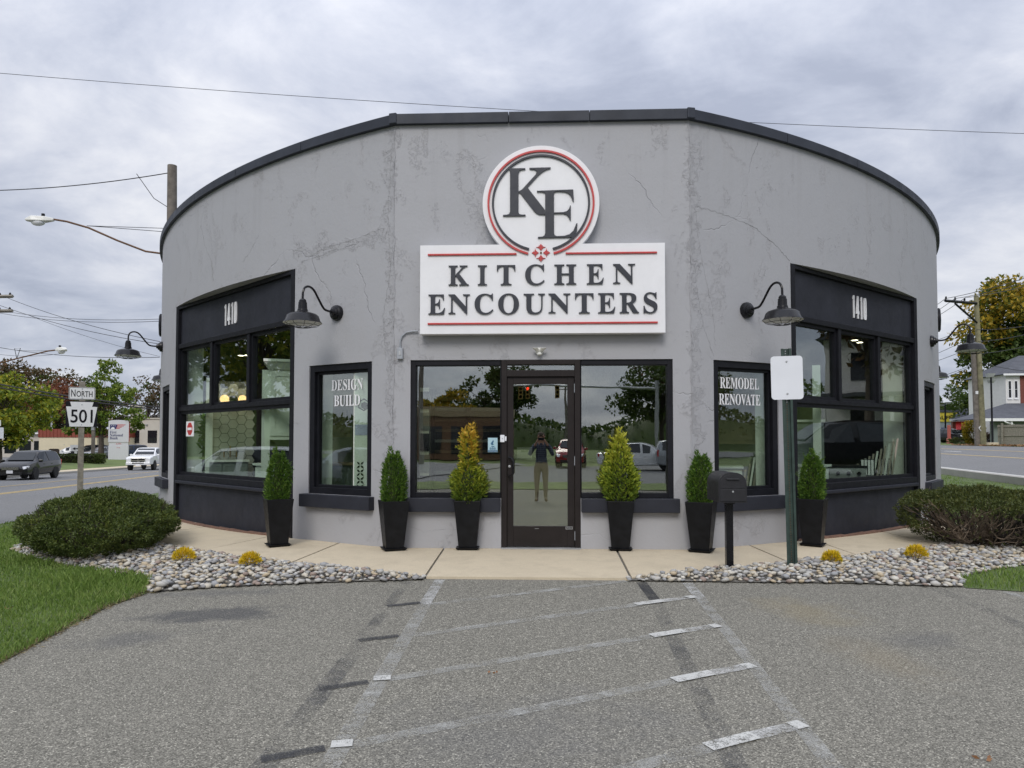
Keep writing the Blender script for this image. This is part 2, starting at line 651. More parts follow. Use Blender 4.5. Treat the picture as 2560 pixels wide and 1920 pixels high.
M = {}
M['stucco'] = make_stucco()
M['asphalt'] = make_asphalt("lot_asphalt", (0.212, 0.202, 0.170))
M['road'] = make_asphalt("road_asphalt", (0.205, 0.205, 0.205), speck=0.5, stains=False, scale=0.6)
M['slate'] = mat("slate_paint", (0.026, 0.028, 0.037), 0.55, var=0.18, vscale=3, bump=0.12, bscale=30, spec=0.22)
M['frame'] = mat("black_frame_paint", (0.010, 0.0105, 0.014), 0.5, var=0.25, vscale=8, bump=0.06, spec=0.2)
M['bronze'] = mat("dark_bronze_aluminium", (0.020, 0.016, 0.0155), 0.45, 0.1, var=0.12, spec=0.25)
M['coping'] = mat("coping_metal", (0.034, 0.039, 0.052), 0.5, 0.0, var=0.2, vscale=2.5, bump=0.1, bscale=5, spec=0.25)
M['white'] = mat("sign_white", (0.80, 0.80, 0.82), 0.45, var=0.03)
M['navy'] = mat("sign_letter_dark", (0.022, 0.025, 0.036), 0.5, var=0.1)
M['red'] = mat("sign_red", (0.50, 0.045, 0.045), 0.5, var=0.12)
M['black_metal'] = mat("black_enamel", (0.008, 0.008, 0.010), 0.28, var=0.2, spec=0.3, coat=0.08)
M['enamel_white'] = mat("white_enamel", (0.72, 0.72, 0.68), 0.4, var=0.05)
M['plastic_black'] = mat("black_planter_plastic", (0.008, 0.0085, 0.010), 0.45, var=0.4, vscale=9, bump=0.15, bscale=25, spec=0.18)
M['letter_white'] = mat("vinyl_white", (0.82, 0.82, 0.84), 0.5, var=0.03)
M['grey_metal'] = mat("grey_metal", (0.33, 0.35, 0.38), 0.5, 0.2, var=0.12)
M['galv'] = mat("galvanised", (0.42, 0.43, 0.44), 0.45, 0.6, var=0.15)
M['alu_white'] = mat("white_plate", (0.74, 0.76, 0.80), 0.42, var=0.04, vscale=2)
M['green_post'] = mat("green_channel_steel", (0.035, 0.060, 0.050), 0.5, 0.2, var=0.3, vscale=14, bump=0.1)
M['rust'] = mat("rust", (0.14, 0.075, 0.04), 0.8, var=0.4, vscale=20)
M['brick'] = mat("brick_red", (0.19, 0.105, 0.07), 0.85, var=0.35, vscale=14, bump=0.4)
M['glass'] = make_glass("window_glass", (0.86, 0.89, 0.82), 0.25)
M['glass_side'] = make_glass("window_glass_side", (0.91, 0.965, 0.92), 0.15)
M['rubber'] = mat("rubber", (0.012, 0.012, 0.012), 0.8, var=0.2)
M['car_glass'] = mat("car_glass", (0.014, 0.018, 0.022), 0.08, var=0.2, spec=0.45)
M['chrome'] = mat("chrome", (0.6, 0.61, 0.63), 0.15, 1.0, var=0.05)
M['lamp_clear'] = mat("headlamp", (0.75, 0.76, 0.78), 0.15, 0.1, var=0.1, coat=0.6)
M['lamp_red'] = mat("tail_lamp", (0.45, 0.02, 0.02), 0.2, var=0.1, coat=0.6)
M['wood_grey'] = mat("weathered_wood", (0.235, 0.215, 0.18), 0.85, var=0.3, vscale=10, bump=0.3)
M['pole_grey'] = mat("pole_grey_wood", (0.165, 0.145, 0.125), 0.85, var=0.3, vscale=5, bump=0.3)
M['pole_green'] = mat("pole_treated_wood", (0.215, 0.20, 0.12), 0.85, var=0.28, vscale=4, bump=0.3)
M['bark'] = mat("bark", (0.07, 0.056, 0.045), 0.9, var=0.35, vscale=6, bump=0.5, bscale=18)
M['wire'] = mat("cable_black", (0.02, 0.02, 0.023), 0.6)
M['cab_white'] = mat("cabinet_white", (0.74, 0.77, 0.72), 0.4, var=0.04)
M['cab_grey'] = mat("cabinet_grey", (0.20, 0.23, 0.22), 0.45, var=0.08)
M['int_wall'] = mat("interior_wall", (0.26, 0.25, 0.22), 0.8, var=0.1)
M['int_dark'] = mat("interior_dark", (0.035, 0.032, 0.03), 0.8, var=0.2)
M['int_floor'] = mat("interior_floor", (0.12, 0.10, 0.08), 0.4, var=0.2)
M['plaster'] = mat("interior_plaster", (0.66, 0.69, 0.64), 0.7, var=0.05)
M['tan'] = mat("tan_panel", (0.33, 0.25, 0.15), 0.6, var=0.12)
M['wood_brown'] = mat("brown_wood", (0.16, 0.085, 0.045), 0.5, var=0.3)
M['bulb'] = emit_mat("warm_bulb", (1.0, 0.62, 0.27), 2.2)
M['spot'] = emit_mat("spot_lamp", (1.0, 0.86, 0.66), 14.0)


def make_concrete(name, base):
    t = NT(name)
    big = t.noise(0.9, 5, 0.6)
    c = t.mix(big, tuple(x * 0.84 for x in base), tuple(x * 1.08 for x in base))
    c = t.mix(t.math('MULTIPLY', t.ramp(t.noise(3.1, 6, 0.7, 0.5), ((0.47, 0.0), (0.72, 1.0))), 0.5), c, tuple(x * 0.70 for x in base))
    c = t.mix(0.35, c, t.ramp(t.noise(160, 2, 0.7), ((0.3, 0.6), (0.7, 1.35))), 'MULTIPLY')
    nrm = t.bump(t.noise(90, 4, 0.7), 0.3, 0.003)
    return t.done(t.principled(c, 0.85, 0, nrm, 0.25))


M['concrete'] = make_concrete("walk_concrete", (0.60, 0.515, 0.375))
M['kerb'] = make_concrete("kerb_concrete", (0.40, 0.385, 0.35))
M['paint'] = make_worn("road_paint_fresh", (0.56, 0.56, 0.53), 0.575, 16.0, soft=0.05)
M['paint_faint'] = make_worn("road_paint_faint", (0.56, 0.56, 0.54), 0.49, 8.0, soft=0.10)
M['paint_ghost'] = make_worn("road_paint_ghost", (0.50, 0.50, 0.47), 0.44, 6.0, soft=0.13)
M['tar'] = make_worn("tar_seal", (0.05, 0.052, 0.058), 0.53, 5.0, soft=0.2)
M['tar_faint'] = make_worn("tar_seal_faint", (0.095, 0.097, 0.104), 0.40, 2.2, soft=0.13)
M['yellow_paint'] = mat("yellow_line", (0.62, 0.45, 0.17), 0.7, var=0.2, vscale=3)
M['white_line'] = mat("white_line", (0.62, 0.62, 0.58), 0.7, var=0.2, vscale=3)


def make_stone():
    t = NT("river_stone")
    f = t.math('FRACT', t.math('ADD', t.rnd(), t.math('MULTIPLY', t.orand(), 7.13)))
    c = t.ramp(f, ((0.0, (0.47, 0.455, 0.42)), (0.14, (0.29, 0.285, 0.28)), (0.26, (0.52, 0.48, 0.40)), (0.42, (0.37, 0.32, 0.24)),
                   (0.54, (0.31, 0.315, 0.32)), (0.64, (0.47, 0.39, 0.27)), (0.74, (0.42, 0.41, 0.38)), (0.86, (0.30, 0.235, 0.20)), (0.93, (0.57, 0.545, 0.48))), 'CONSTANT')
    c = t.mix(0.55, c, t.ramp(t.noise(24, 4, 0.65, 0.8), ((0.3, 0.72), (0.7, 1.25))), 'MULTIPLY')
    return t.done(t.principled(c, 0.75, 0, t.bump(t.noise(60, 3), 0.25, 0.004), 0.3))


M['stone'] = make_stone()
M['soil'] = mat("dark_soil", (0.16, 0.15, 0.13), 0.95, var=0.4, vscale=12, bump=0.6)
M['lawn_base'] = mat("lawn_soil", (0.085, 0.12, 0.035), 0.95, var=0.35, vscale=4)
M['far_grass'] = mat("far_lawn", (0.125, 0.17, 0.045), 0.95, var=0.35, vscale=1.2, bump=0.5, bscale=30)
M['grass'] = leaf_mat("grass_blades", ((0.12, (0.07, 0.125, 0.022)), (0.42, (0.145, 0.235, 0.045)), (0.7, (0.22, 0.30, 0.075)), (0.95, (0.38, 0.41, 0.18))), 2.2, 0.3, 0.5, 0.5)

# ------------------------------------------------------------------ lie of the land
LN, LD = Vector((-0.9716, -0.2368)), Vector((-0.2368, 0.9716))   # left road: normal, direction
RN, RD = Vector((0.978, -0.2088)), Vector((0.2088, 0.978))       # right road
PX, PY = 0.0, -8.79


def sm(a, b, x):
    t = min(1.0, max(0.0, (x - a) / (b - a)))
    return t * t * (3 - 2 * t)


def T(x, y):
    """height of the ground"""
    dx, dy = x - PX, y - PY
    pl = LN.x * dx + LN.y * dy
    pr = RN.x * dx + RN.y * dy
    dep = -0.041 * dx + 0.999 * dy
    z = -0.03 * max(0.0, min(9.3, -1.75 - y)) - 0.02 * min(6.0, max(0.0, abs(x) - 3.0))
    if pl > 3.5:
        zl = -0.277 - 0.0155 * min(95.0, max(0.0, dep))
        z = z + (zl - z) * sm(3.5, 8.0, pl)
        if pl > 21.4:
            z = z + 0.12 + (max(z, -1.04) + 0.0 - z) * sm(22, 29, pl)
    if pr > 9.0:
        k = min(1.0, max(0.0, (dep + 10) / 25))
        zr = (0.10 + 0.092 * (min(pr, 19.2) - 10.2)) * k - 0.28 * (1 - k)
        if pr > 19.2:
            zr += 0.006 * min(30, pr - 19.2) * k
        z = z + (zr - z) * sm(9.95, 10.2, pr)
    return z


def Lp(s, p):
    return (PX + LN.x * p + LD.x * s, PY + LN.y * p + LD.y * s)


def Rp(s, p):
    return (PX + RN.x * p + RD.x * s, PY + RN.y * p + RD.y * s)


def strip(name, fn, ss, ps, dz, m, parent=None):
    vs = []
    for s in ss:
        for p in ps:
            x, y = fn(s, p)
            vs.append((x, y, T(x, y) + dz))
    n = len(ps)
    fs = [(i * n + j, i * n + j + 1, (i + 1) * n + j + 1, (i + 1) * n + j) for i in range(len(ss) - 1) for j in range(n - 1)]
    mb = MB().add(vs, fs)
    o = mb.build(name, m, parent)
    bm = bmesh.new()
    bm.from_mesh(o.data)
    bmesh.ops.recalc_face_normals(bm, faces=bm.faces)
    if sum(f.normal.z for f in bm.faces) < 0:
        bmesh.ops.reverse_faces(bm, faces=bm.faces)
    bm.to_mesh(o.data)
    bm.free()
    return o


def sheet(name, poly, dz, m, parent=None, step=1.0, thick=0.0):
    """polygon draped over the ground, optionally with edge thickness"""
    bm = bmesh.new()
    vs = [bm.verts.new((p[0], p[1], 0)) for p in poly]
    f = bm.faces.new(vs)
    bm.normal_update()
    if f.normal.z < 0:
        f.normal_flip()
    bmesh.ops.triangulate(bm, faces=bm.faces[:])
    xs = [p[0] for p in poly]
    ys = [p[1] for p in poly]
    for axis, lo, hi in ((0, min(xs), max(xs)), (1, min(ys), max(ys))):
        k = math.ceil(lo / step) * step
        while k < hi:
            co = [0, 0, 0]
            no = [0, 0, 0]
            co[axis] = k
            no[axis] = 1
            bmesh.ops.bisect_plane(bm, geom=bm.verts[:] + bm.edges[:] + bm.faces[:], plane_co=co, plane_no=no)
            k += step
    if thick:
        bottom = bmesh.ops.extrude_face_region(bm, geom=bm.faces[:])
        newv = [g for g in bottom["geom"] if isinstance(g, bmesh.types.BMVert)]
        for v in bm.verts:
            v.co.z = T(v.co.x, v.co.y) + dz - thick
        for v in newv:
            v.co.z += thick
        bmesh.ops.recalc_face_normals(bm, faces=bm.faces)
    else:
        for v in bm.verts:
            v.co.z = T(v.co.x, v.co.y) + dz
        bm.normal_update()
        for f in bm.faces:
            if f.normal.z < 0:
                f.normal_flip()
    me = bpy.data.meshes.new(name)
    bm.to_mesh(me)
    bm.free()
    me.materials.append(m)
    o = bpy.data.objects.new(name, me)
    link(o, parent)
    return o


def frange(a, b, st):
    n = max(1, int(round((b - a) / st)))
    return [a + (b - a) * i / n for i in range(n + 1)]


# wide ground
gx = np.unique(np.concatenate([np.linspace(-900, -120, 14), np.linspace(-120, 120, 97), np.linspace(120, 900, 14)]))
gy = np.unique(np.concatenate([np.linspace(-900, -60, 14), np.linspace(-60, 140, 81), np.linspace(140, 900, 12)]))
gv = [(x, y, T(float(x), float(y)) - 0.10 - (0.25 if (9.0 < RN.x * x + RN.y * (y - PY) < 11.0 or 9 < RN.x * x + RN.y * (y - PY) < 14) else 0)) for y in gy for x in gx]
nx = len(gx)
gf = [(j * nx + i, j * nx + i + 1, (j + 1) * nx + i + 1, (j + 1) * nx + i) for j in range(len(gy) - 1) for i in range(nx - 1)]
ground = MB().add(gv, gf).build("ground", M['far_grass'])
tag(ground, "wide green ground around the shop and both roads", None, kind='structure')

# roads with their lines
road_l = strip("road", Lp, frange(-30, 130, 4), [8.1, 10, 12, 13.6, 15, 16.4, 18, 20, 21.3], 0.0, M['road'])
tag(road_l, "grey asphalt main road descending behind the left of the shop", None, kind='structure')
for p, w_ in ((13.6, 0.13), (13.85, 0.13), (16.4, 0.13)):
    strip("lane_line", Lp, frange(-20, 120, 4), [p - w_ / 2, p + w_ / 2], 0.008, M['yellow_paint'], road_l)
road_r = strip("road", Rp, frange(-12, 150, 4), [10.35, 12, 13.6, 15, 16.5, 18, 19.2], 0.0, M['road'])
tag(road_r, "grey asphalt side road climbing along the right of the shop", None, kind='structure')
for p, w_, m_ in ((10.62, 0.12, 'white_line'), (14.6, 0.12, 'yellow_paint'), (17.0, 0.10, 'yellow_paint')):
    strip("lane_line", Rp, frange(-8, 140, 4), [p - w_ / 2, p + w_ / 2], 0.008, M[m_], road_r)
for s in (49.0, 55.5):
    strip("lane_line", Rp, [s, s + 3], [15.75, 15.87], 0.008, M['white_line'], road_r)

# far kerb, pavement and lawn of the left road
ss = frange(-20, 130, 5)


def kerb(name, fn, ss, p0, p1, z0, z1, m, ref=None):
    mb = MB()
    for a, b in zip(ss[:-1], ss[1:]):
        vs = []
        for s in (a, b):
            for p in (p0, p1):
                x, y = fn(s, p)
                xr, yr = fn(s, ref if ref is not None else p)
                for z in (z0, z1):
                    vs.append((x, y, T(xr, yr) + z))
        # 0:a p0 lo 1:a p0 hi 2:a p1 lo 3:a p1 hi 4..7 b
        mb.add(vs, ((1, 5, 7, 3), (0, 4, 5, 1), (2, 3, 7, 6)))
    return mb.build(name, m)


tag(kerb("kerb", Lp, ss, 21.3, 21.55, -0.1, 0.13, M['kerb'], 21.3), "pale concrete kerb on the far side of the left road", kind='structure')
tag(strip("pavement", Lp, ss, [21.55, 22.4, 23.3], 0.02, M['concrete']), "pale concrete pavement beyond the left road", kind='structure')
tag(strip("verge", Lp, frange(-20, 130, 3), [23.3, 25, 27, 29, 31], 0.03, M['far_grass']), "mown green verge in front of the bank", kind='structure')
tag(strip("car_park", Lp, frange(30, 130, 5), [31.0, 36, 45, 60], 0.02, M['road']), "grey car park in front of the bank", kind='structure')
# retaining kerb of the right road
kw = kerb("kerb", Rp, frange(0, 90, 3), 10.0, 10.35, -0.75, 0.05, M['kerb'], 10.35)
tag(kw, "grey weathered retaining kerb between lawn and right road", kind='structure')
tag(strip("verge", Rp, frange(20, 130, 3), [19.2, 21, 24, 28, 34, 44, 60], 0.015, M['far_grass']), "mown green verge across the right road", kind='structure')
sheet_drive = strip("driveway", Rp, [41.5, 46, 49.5], [19.25, 22, 26], 0.04, M['road'])
tag(sheet_drive, "dark asphalt driveway mouth in front of the wooden fence", kind='structure')

# ------------------------------------------------------------------ parking lot, walk, beds, lawns
lot_poly = [(-3.60, -2.40), (-2.9, -2.12), (-2.07, -1.90), (-1.2, -1.70), (0.9, -1.70), (1.72, -1.75), (2.77, -1.78), (3.93, -1.84),
            (4.43, -2.01), (11.6, -2.2), (9.4, -14.5), (-5.0, -14.5), (-3.45, -9.0), (-3.50, -4.24), (-3.58, -3.6), (-3.65, -2.92)]
lot = sheet("parking_lot", lot_poly, 0.0, M['asphalt'])
tag(lot, "coarse grey asphalt parking lot in front of the shop", kind='structure')


def mark(poly, m, dz):
    return sheet("marking", poly, dz, M[m], lot, step=1.0)


def band(p0, p1, w, m, dz):
    p0, p1 = Vector(p0), Vector(p1)
    d = (p1 - p0).normalized()
    n = Vector((-d.y, d.x)) * w / 2
    return mark([p0 - n, p1 - n, p1 + n, p0 + n], m, dz)


# tar seals
band((-1.30, -1.93), (-1.26, -4.0), 0.10, 'tar_faint', 0.004)
band((-1.26, -4.0), (-1.24, -7.4), 0.12, 'tar_faint', 0.004)
band((0.955, -1.90), (0.98, -2.58), 0.10, 'tar', 0.004)
band((0.98, -2.62), (0.82, -7.0), 0.11, 'tar_faint', 0.004)
band((3.66, -1.96), (3.66, -4.2), 0.13, 'tar_faint', 0.004)
for y in (-2.78, -3.70, -4.60, -5.45):
    band((-1.29, y - 0.07), (-1.03, y + 0.05), 0.07, 'tar', 0.0065)
# stall line left and right, mostly gone
band((-0.985, -1.86), (-0.985, -2.76), 0.10, 'paint_faint', 0.004)
band((-0.98, -2.76), (-0.95, -6.6), 0.10, 'paint_ghost', 0.004)
band((1.39, -1.92), (1.385, -2.5), 0.10, 'paint_faint', 0.004)
band((1.385, -2.5), (1.28, -6.6), 0.09, 'paint_ghost', 0.004)
band((4.25, -2.05), (4.5, -3.6), 0.10, 'paint_ghost', 0.004)
# hatching
for i in range(5):
    y0 = -2.77 - 0.865 * i
    band((-0.93, y0), (0.82, y0 + 0.92), 0.085, 'paint_ghost', 0.004)
    if i > 0 and i < 5:
        y1 = y0 + 0.92
        band((0.79, y1 - 0.012), (1.05, y1 + 0.125), 0.085, 'paint', 0.009)
        band((1.05, y1 + 0.125), (1.27, y1 + 0.235), 0.085, 'paint_faint', 0.0065)
        band((1.27, y1 + 0.235), (1.34, y1 + 0.27), 0.085, 'paint', 0.009)
        if i != 1:
            band((-1.01, y0 + 0.0), (-0.91, y0 + 0.02), 0.075, 'paint', 0.009)

# ------------------------------------------------------------------ shop plan: flat front, two arcs
AC, AY, AR = 3.58, 11.93, 13.1
A0 = 24.43


def arc(side, deg, off=0.0):
    """point on the curved wall, off metres outside it"""
    a = R(deg)
    return (side * (-AC + (AR + off) * math.sin(a)), AY - (AR + off) * math.cos(a))


def arc_n(side, deg):
    a = R(deg)
    return Vector((side * math.sin(a), -math.cos(a), 0))


# walk: concrete slabs with joints
UL = [(-1.15, -1.81), (-1.74, -1.54), (-2.65, -1.17), (-3.46, -0.69), (-4.19, -0.2), (-4.75, 0.25), (-5.6, 0.95), (-6.4, 1.8), (-7.5, 3.1)]
UR = [(0.87, -1.80), (1.46, -1.45), (1.95, -1.19), (2.65, -0.93), (3.32, -0.5), (4.52, 0.28), (5.27, 0.8), (6.3, 1.7), (7.6, 3.2)]
walk = sheet("pavement", [(-1.1, -1.79)] + UL[1:] + [arc(-1, 53, 0.0)] + [arc(-1, a, -0.2) for a in (50, 45, 40, 35, 30, 25)] + [(-1.8, 0.2), (1.8, 0.2)] +
             [arc(1, a, -0.2) for a in (25, 30, 35, 40, 45, 50)] + [arc(1, 53, 0)] + UR[::-1][:-1] + [(0.85, -1.79)], 0.004, M['soil'])
tag(walk, "pale concrete walk wrapping around the front of the shop", kind='structure')


def slab(poly):
    c = Vector((sum(p[0] for p in poly) / len(poly), sum(p[1] for p in poly) / len(poly)))
    q = []
    for p in poly:
        v = Vector(p) - c
        q.append(c + v * (1 - 0.003 / max(0.2, v.length)))
    return sheet("slab", q, 0.022, M['concrete'], walk, thick=0.05)


slab([(-1.13, -1.815), (0.86, -1.815), (0.905, 0.03), (-1.19, 0.03)])
slab([(-1.15, -1.80), (-1.21, 0.03), (-1.85, 0.02), arc(-1, 26, 0), arc(-1, 28.2, 0), (-2.72, -1.13), UL[2], UL[1]])
slab([(-2.74, -1.12), arc(-1, 28.3, 0), arc(-1, 31, -.15), arc(-1, 34.5, -.15), UL[4], UL[3]])
slab([UL[4], arc(-1, 34.6, -.15), arc(-1, 38, -.15), arc(-1, 43, -.15), (-5.95, 1.3), UL[6], UL[5]])
slab([(-5.96, 1.31), arc(-1, 43.1, -.15), arc(-1, 47, -.15), arc(-1, 53, -.05), UL[8], UL[7]])
slab([(0.88, -1.79), UR[1], UR[2], UR[3], (2.70, -0.90), arc(1, 28.3, 0), arc(1, 26, 0), (1.85, 0.02), (0.93, 0.03)])
slab([(2.72, -0.89), UR[4], (3.7, -0.26), arc(1, 34.0, -.15), arc(1, 31, -.15), arc(1, 28.4, 0)])
slab([(3.71, -0.25), UR[5], UR[6], arc(1, 42.0, -.15), arc(1, 38, -.15), arc(1, 34.1, -.15)])
slab([(5.28, 0.81), UR[7], UR[8], arc(1, 53, -.05), arc(1, 47, -.15), arc(1, 42.1, -.15)])

BL = UL[:8] + [(-7.6, 2.9), (-7.95, 2.1), (-7.55, 1.25), (-7.15, 0.62), (-6.05, -0.46), (-5.23, -1.07), (-4.42, -1.54), (-3.86, -1.84), (-3.57, -2.42), (-2.89, -2.22), (-2.07, -2.04), (-1.14, -1.88)]
BR = UR[:8] + [(7.4, 2.7), (7.9, 2.0), (7.3, 1.0), (6.2, -0.1), (5.41, -0.56), (4.7, -1.03), (4.15, -1.49), (3.95, -1.92), (2.77, -1.89), (1.72, -1.88), (0.87, -1.86)]
bed_l = sheet("gravel_bed", BL, 0.012, M['soil'])
tag(bed_l, "bed of rounded river stones at the left of the walk", kind='structure')
bed_r = sheet("gravel_bed", BR, 0.012, M['soil'])
tag(bed_r, "bed of rounded river stones at the right of the walk", kind='structure')

LL = [(-3.86, -1.84), (-3.57, -2.45), (-3.64, -2.92), (-3.57, -3.6), (-3.5, -4.24), (-3.45, -9.0), (-5.2, -16)] + [Lp(s, 8.05) for s in frange(-4, 40, 4)] + \
     [(-9.2, 20), (-8.9, 9), arc(-1, 62, 0.05), arc(-1, 53, 0.0), (-7.5, 3.1), (-7.95, 2.1), (-7.55, 1.25), (-7.15, 0.62), (-6.05, -0.46), (-5.23, -1.07), (-4.42, -1.54)]
LR = [(3.95, -1.94), (4.15, -1.49), (4.7, -1.03), (5.41, -0.56), (6.2, -0.1), (7.3, 1.0), (7.9, 2.0), (7.6, 3.2), arc(1, 53, 0.0), arc(1, 62, 0.05), (8.9, 9), (9.2, 33)] + \
     [Rp(s, 10.02) for s in frange(44, 9, 4)] + [(11.6, -2.2), (4.43, -2.04)]
lawn_l = sheet("lawn", LL, 0.006, M['lawn_base'])
tag(lawn_l, "short green lawn falling to the road at the left", kind='structure')
lawn_r = sheet("lawn", LR, 0.006, M['lawn_base'])
tag(lawn_r, "short green lawn between the shop and the right road", kind='structure')
strip_g = sheet("verge", [(-5.0, -14.55), (9.4, -14.55), (9.0, -18.5), (-6.0, -18.5)], 0.02, M['far_grass'])
tag(strip_g, "green verge between the lot and the crossing behind", kind='structure')
road_b = sheet("road", [(-90, -19), (90, -19), (90, -38), (-90, -38)], -0.04, M['road'], step=6)
tag(road_b, "asphalt crossing behind the viewpoint", kind='structure')


def in_poly(x, y, poly):
    x = np.asarray(x)
    y = np.asarray(y)
    c = np.zeros(x.shape, bool)
    n = len(poly)
    j = n - 1
    for i in range(n):
        xi, yi = poly[i]
        xj, yj = poly[j]
        cond = ((yi > y) != (yj > y)) & (x < (xj - xi) * (y - yi) / (yj - yi + 1e-12) + xi)
        c ^= cond
        j = i
    return c


def edge_dist(x, y, poly):
    d = np.full(np.shape(x), 1e9)
    n = len(poly)
    for i in range(n):
        ax, ay = poly[i]
        bx, by = poly[(i + 1) % n]
        ex, ey = bx - ax, by - ay
        t = np.clip(((x - ax) * ex + (y - ay) * ey) / (ex * ex + ey * ey + 1e-12), 0, 1)
        d = np.minimum(d, np.hypot(x - ax - t * ex, y - ay - t * ey))
    return d


# ------------------------------------------------------------------ the shop
shop = thing("shop_building", "grey stucco round-fronted shop with black trimmed windows and glass entrance", "building", (0, 0, 0))
ZTOP, ZB = 5.345, -0.45
# openings on the arcs: (deg0, deg1, z0, z1)
OP = {-1: [(25.95, 30.85, 0.64, 2.36), (32.2, 50.3, -0.45, 3.73), (52.6, 57.3, 0.64, 2.38)],
      1: [(25.95, 30.75, 0.64, 2.36), (31.9, 48.9, -0.45, 3.73), (50.7, 55.4, 0.64, 2.38)]}
FLAT_X = 1.845


def wall_shell():
    mb = MB()
    TH = 0.22

    def grid(us, zs, hole, pos, flip):
        """outer sheet, inner sheet and reveals"""
        for inner in (False, True):
            idx = {}
            vs, fs = [], []
            for i, u in enumerate(us):
                for k, z in enumerate(zs):
                    idx[i, k] = len(vs)
                    vs.append(pos(u, z, -TH if inner else 0.0))
            for i in range(len(us) - 1):
                for k in range(len(zs) - 1):
                    if hole((us[i] + us[i + 1]) / 2, (zs[k] + zs[k + 1]) / 2):
                        continue
                    q = (idx[i, k], idx[i + 1, k], idx[i + 1, k + 1], idx[i, k + 1])
                    fs.append(q[::-1] if (flip ^ inner) else q)
            mb.mi = 1 if inner else 0
            mb.add(vs, fs)
        mb.mi = 0
        for i in range(len(us) - 1):
            for k in range(len(zs) - 1):
                h = hole((us[i] + us[i + 1]) / 2, (zs[k] + zs[k + 1]) / 2)
                if not h:
                    continue
                for (di, dk, a, b) in ((-1, 0, (i, k), (i, k + 1)), (1, 0, (i + 1, k), (i + 1, k + 1)), (0, -1, (i, k), (i + 1, k)), (0, 1, (i, k + 1), (i + 1, k + 1))):
                    ii, kk = i + di, k + dk
                    if 0 <= ii < len(us) - 1 and 0 <= kk < len(zs) - 1 and not hole((us[ii] + us[ii + 1]) / 2, (zs[kk] + zs[kk + 1]) / 2):
                        ua, za = us[a[0]], zs[a[1]]
                        ub, zb = us[b[0]], zs[b[1]]
                        mb.add([pos(ua, za, 0), pos(ub, zb, 0), pos(ub, zb, -TH), pos(ua, za, -TH)], [(0, 1, 2, 3)])
    xs = [-FLAT_X, -1.63, -1.1, -0.495, 0, 0.485, 1.1, 1.62, FLAT_X]
    zs = [ZB, 0.0, 0.64, 1.5, 2.355, 3.2, 4.3, ZTOP]

    def hole_f(x, z):
        return (-1.63 < x < 1.62 and 0.64 < z < 2.355) or (-0.495 < x < 0.485 and z < 2.355)
    grid(xs, zs, hole_f, lambda u, z, off: (u * (1 - off * 0.02), -off, z), False)
    for side in (-1, 1):
        br = {A0, 76.0}
        for o in OP[side]:
            br |= {o[0], o[1]}
        us = sorted(br | {a for a in frange(A0, 76, 0.9) if all(abs(a - b) > 0.3 for b in br)})
        zset = sorted({ZB, ZTOP, 0.1, 1.5, 3.0, 4.5} | {z for o in OP[side] for z in o[2:]})
        zset = [z for i, z in enumerate(zset) if i == 0 or z - zset[i - 1] > 0.005]

        def hole_a(a, z, side=side):
            return any(o[0] < a < o[1] and o[2] - 0.01 < z < o[3] for o in OP[side])
        grid(us, zset, hole_a, lambda u, z, off, side=side: (*arc(side, u, off), z), side < 0)
        # straight back wall running on behind
        x, y = arc(side, 76)
        d = 1 if side > 0 else -1
        q = [(x, y, ZB), (x + d * 1.6, y + 9, ZB), (x + d * 1.6, y + 9, ZTOP), (x, y, ZTOP)]
        mb.add(q, [(0, 1, 2, 3)] if side > 0 else [(3, 2, 1, 0)])
    xl, yl = arc(-1, 76)
    xr, yr = arc(1, 76)
    mb.add([(xl - 1.6, yl + 9, ZB), (xr + 1.6, yr + 9, ZB), (xr + 1.6, yr + 9, ZTOP), (xl - 1.6, yl + 9, ZTOP)], [(0, 1, 2, 3)])
    o = mb.build("wall", [M['stucco'], M['plaster']], shop, smooth=True, angle=15)
    return o


wall = wall_shell()

# plaster ridge where flat front meets each arc
for side in (-1, 1):
    mb = MB()
    r2 = random.Random(3 + side)
    pts = [(side * (FLAT_X + r2.uniform(-.012, .012)), -0.002, z) for z in frange(0.02, 5.28, 0.11)]
    mb.tube(pts, [r2.uniform(0.003, 0.010) for _ in pts], 6)
    mb.build("corner_ridge", M['stucco'], shop, smooth=True)


def crack(pts, seed, r_=0.0028):
    """hairline crack following the wall; pts are (side, degrees or flat x, z)"""
    r2 = random.Random(seed)
    q = []
    for (s0, a0, z0), (s1, a1, z1) in zip(pts[:-1], pts[1:]):
        n = max(2, int(math.hypot((a1 - a0) * (0.23 if s0 else 1), z1 - z0) / 0.035))
        for i in range(n):
            u = i / n
            a, z = a0 + (a1 - a0) * u, z0 + (z1 - z0) * u
            a += r2.uniform(-1, 1) * (0.055 if s0 else 0.013)
            z += r2.uniform(-1, 1) * 0.013
            q.append((*arc(s0, a, 0.001), z) if s0 else (a, -0.001, z))
    rs = [r_ * 0.72 * r2.uniform(0.2, 1.0) for _ in q]
    MB().tube(q, rs, 4, False).build("crack", M['crack'], shop)


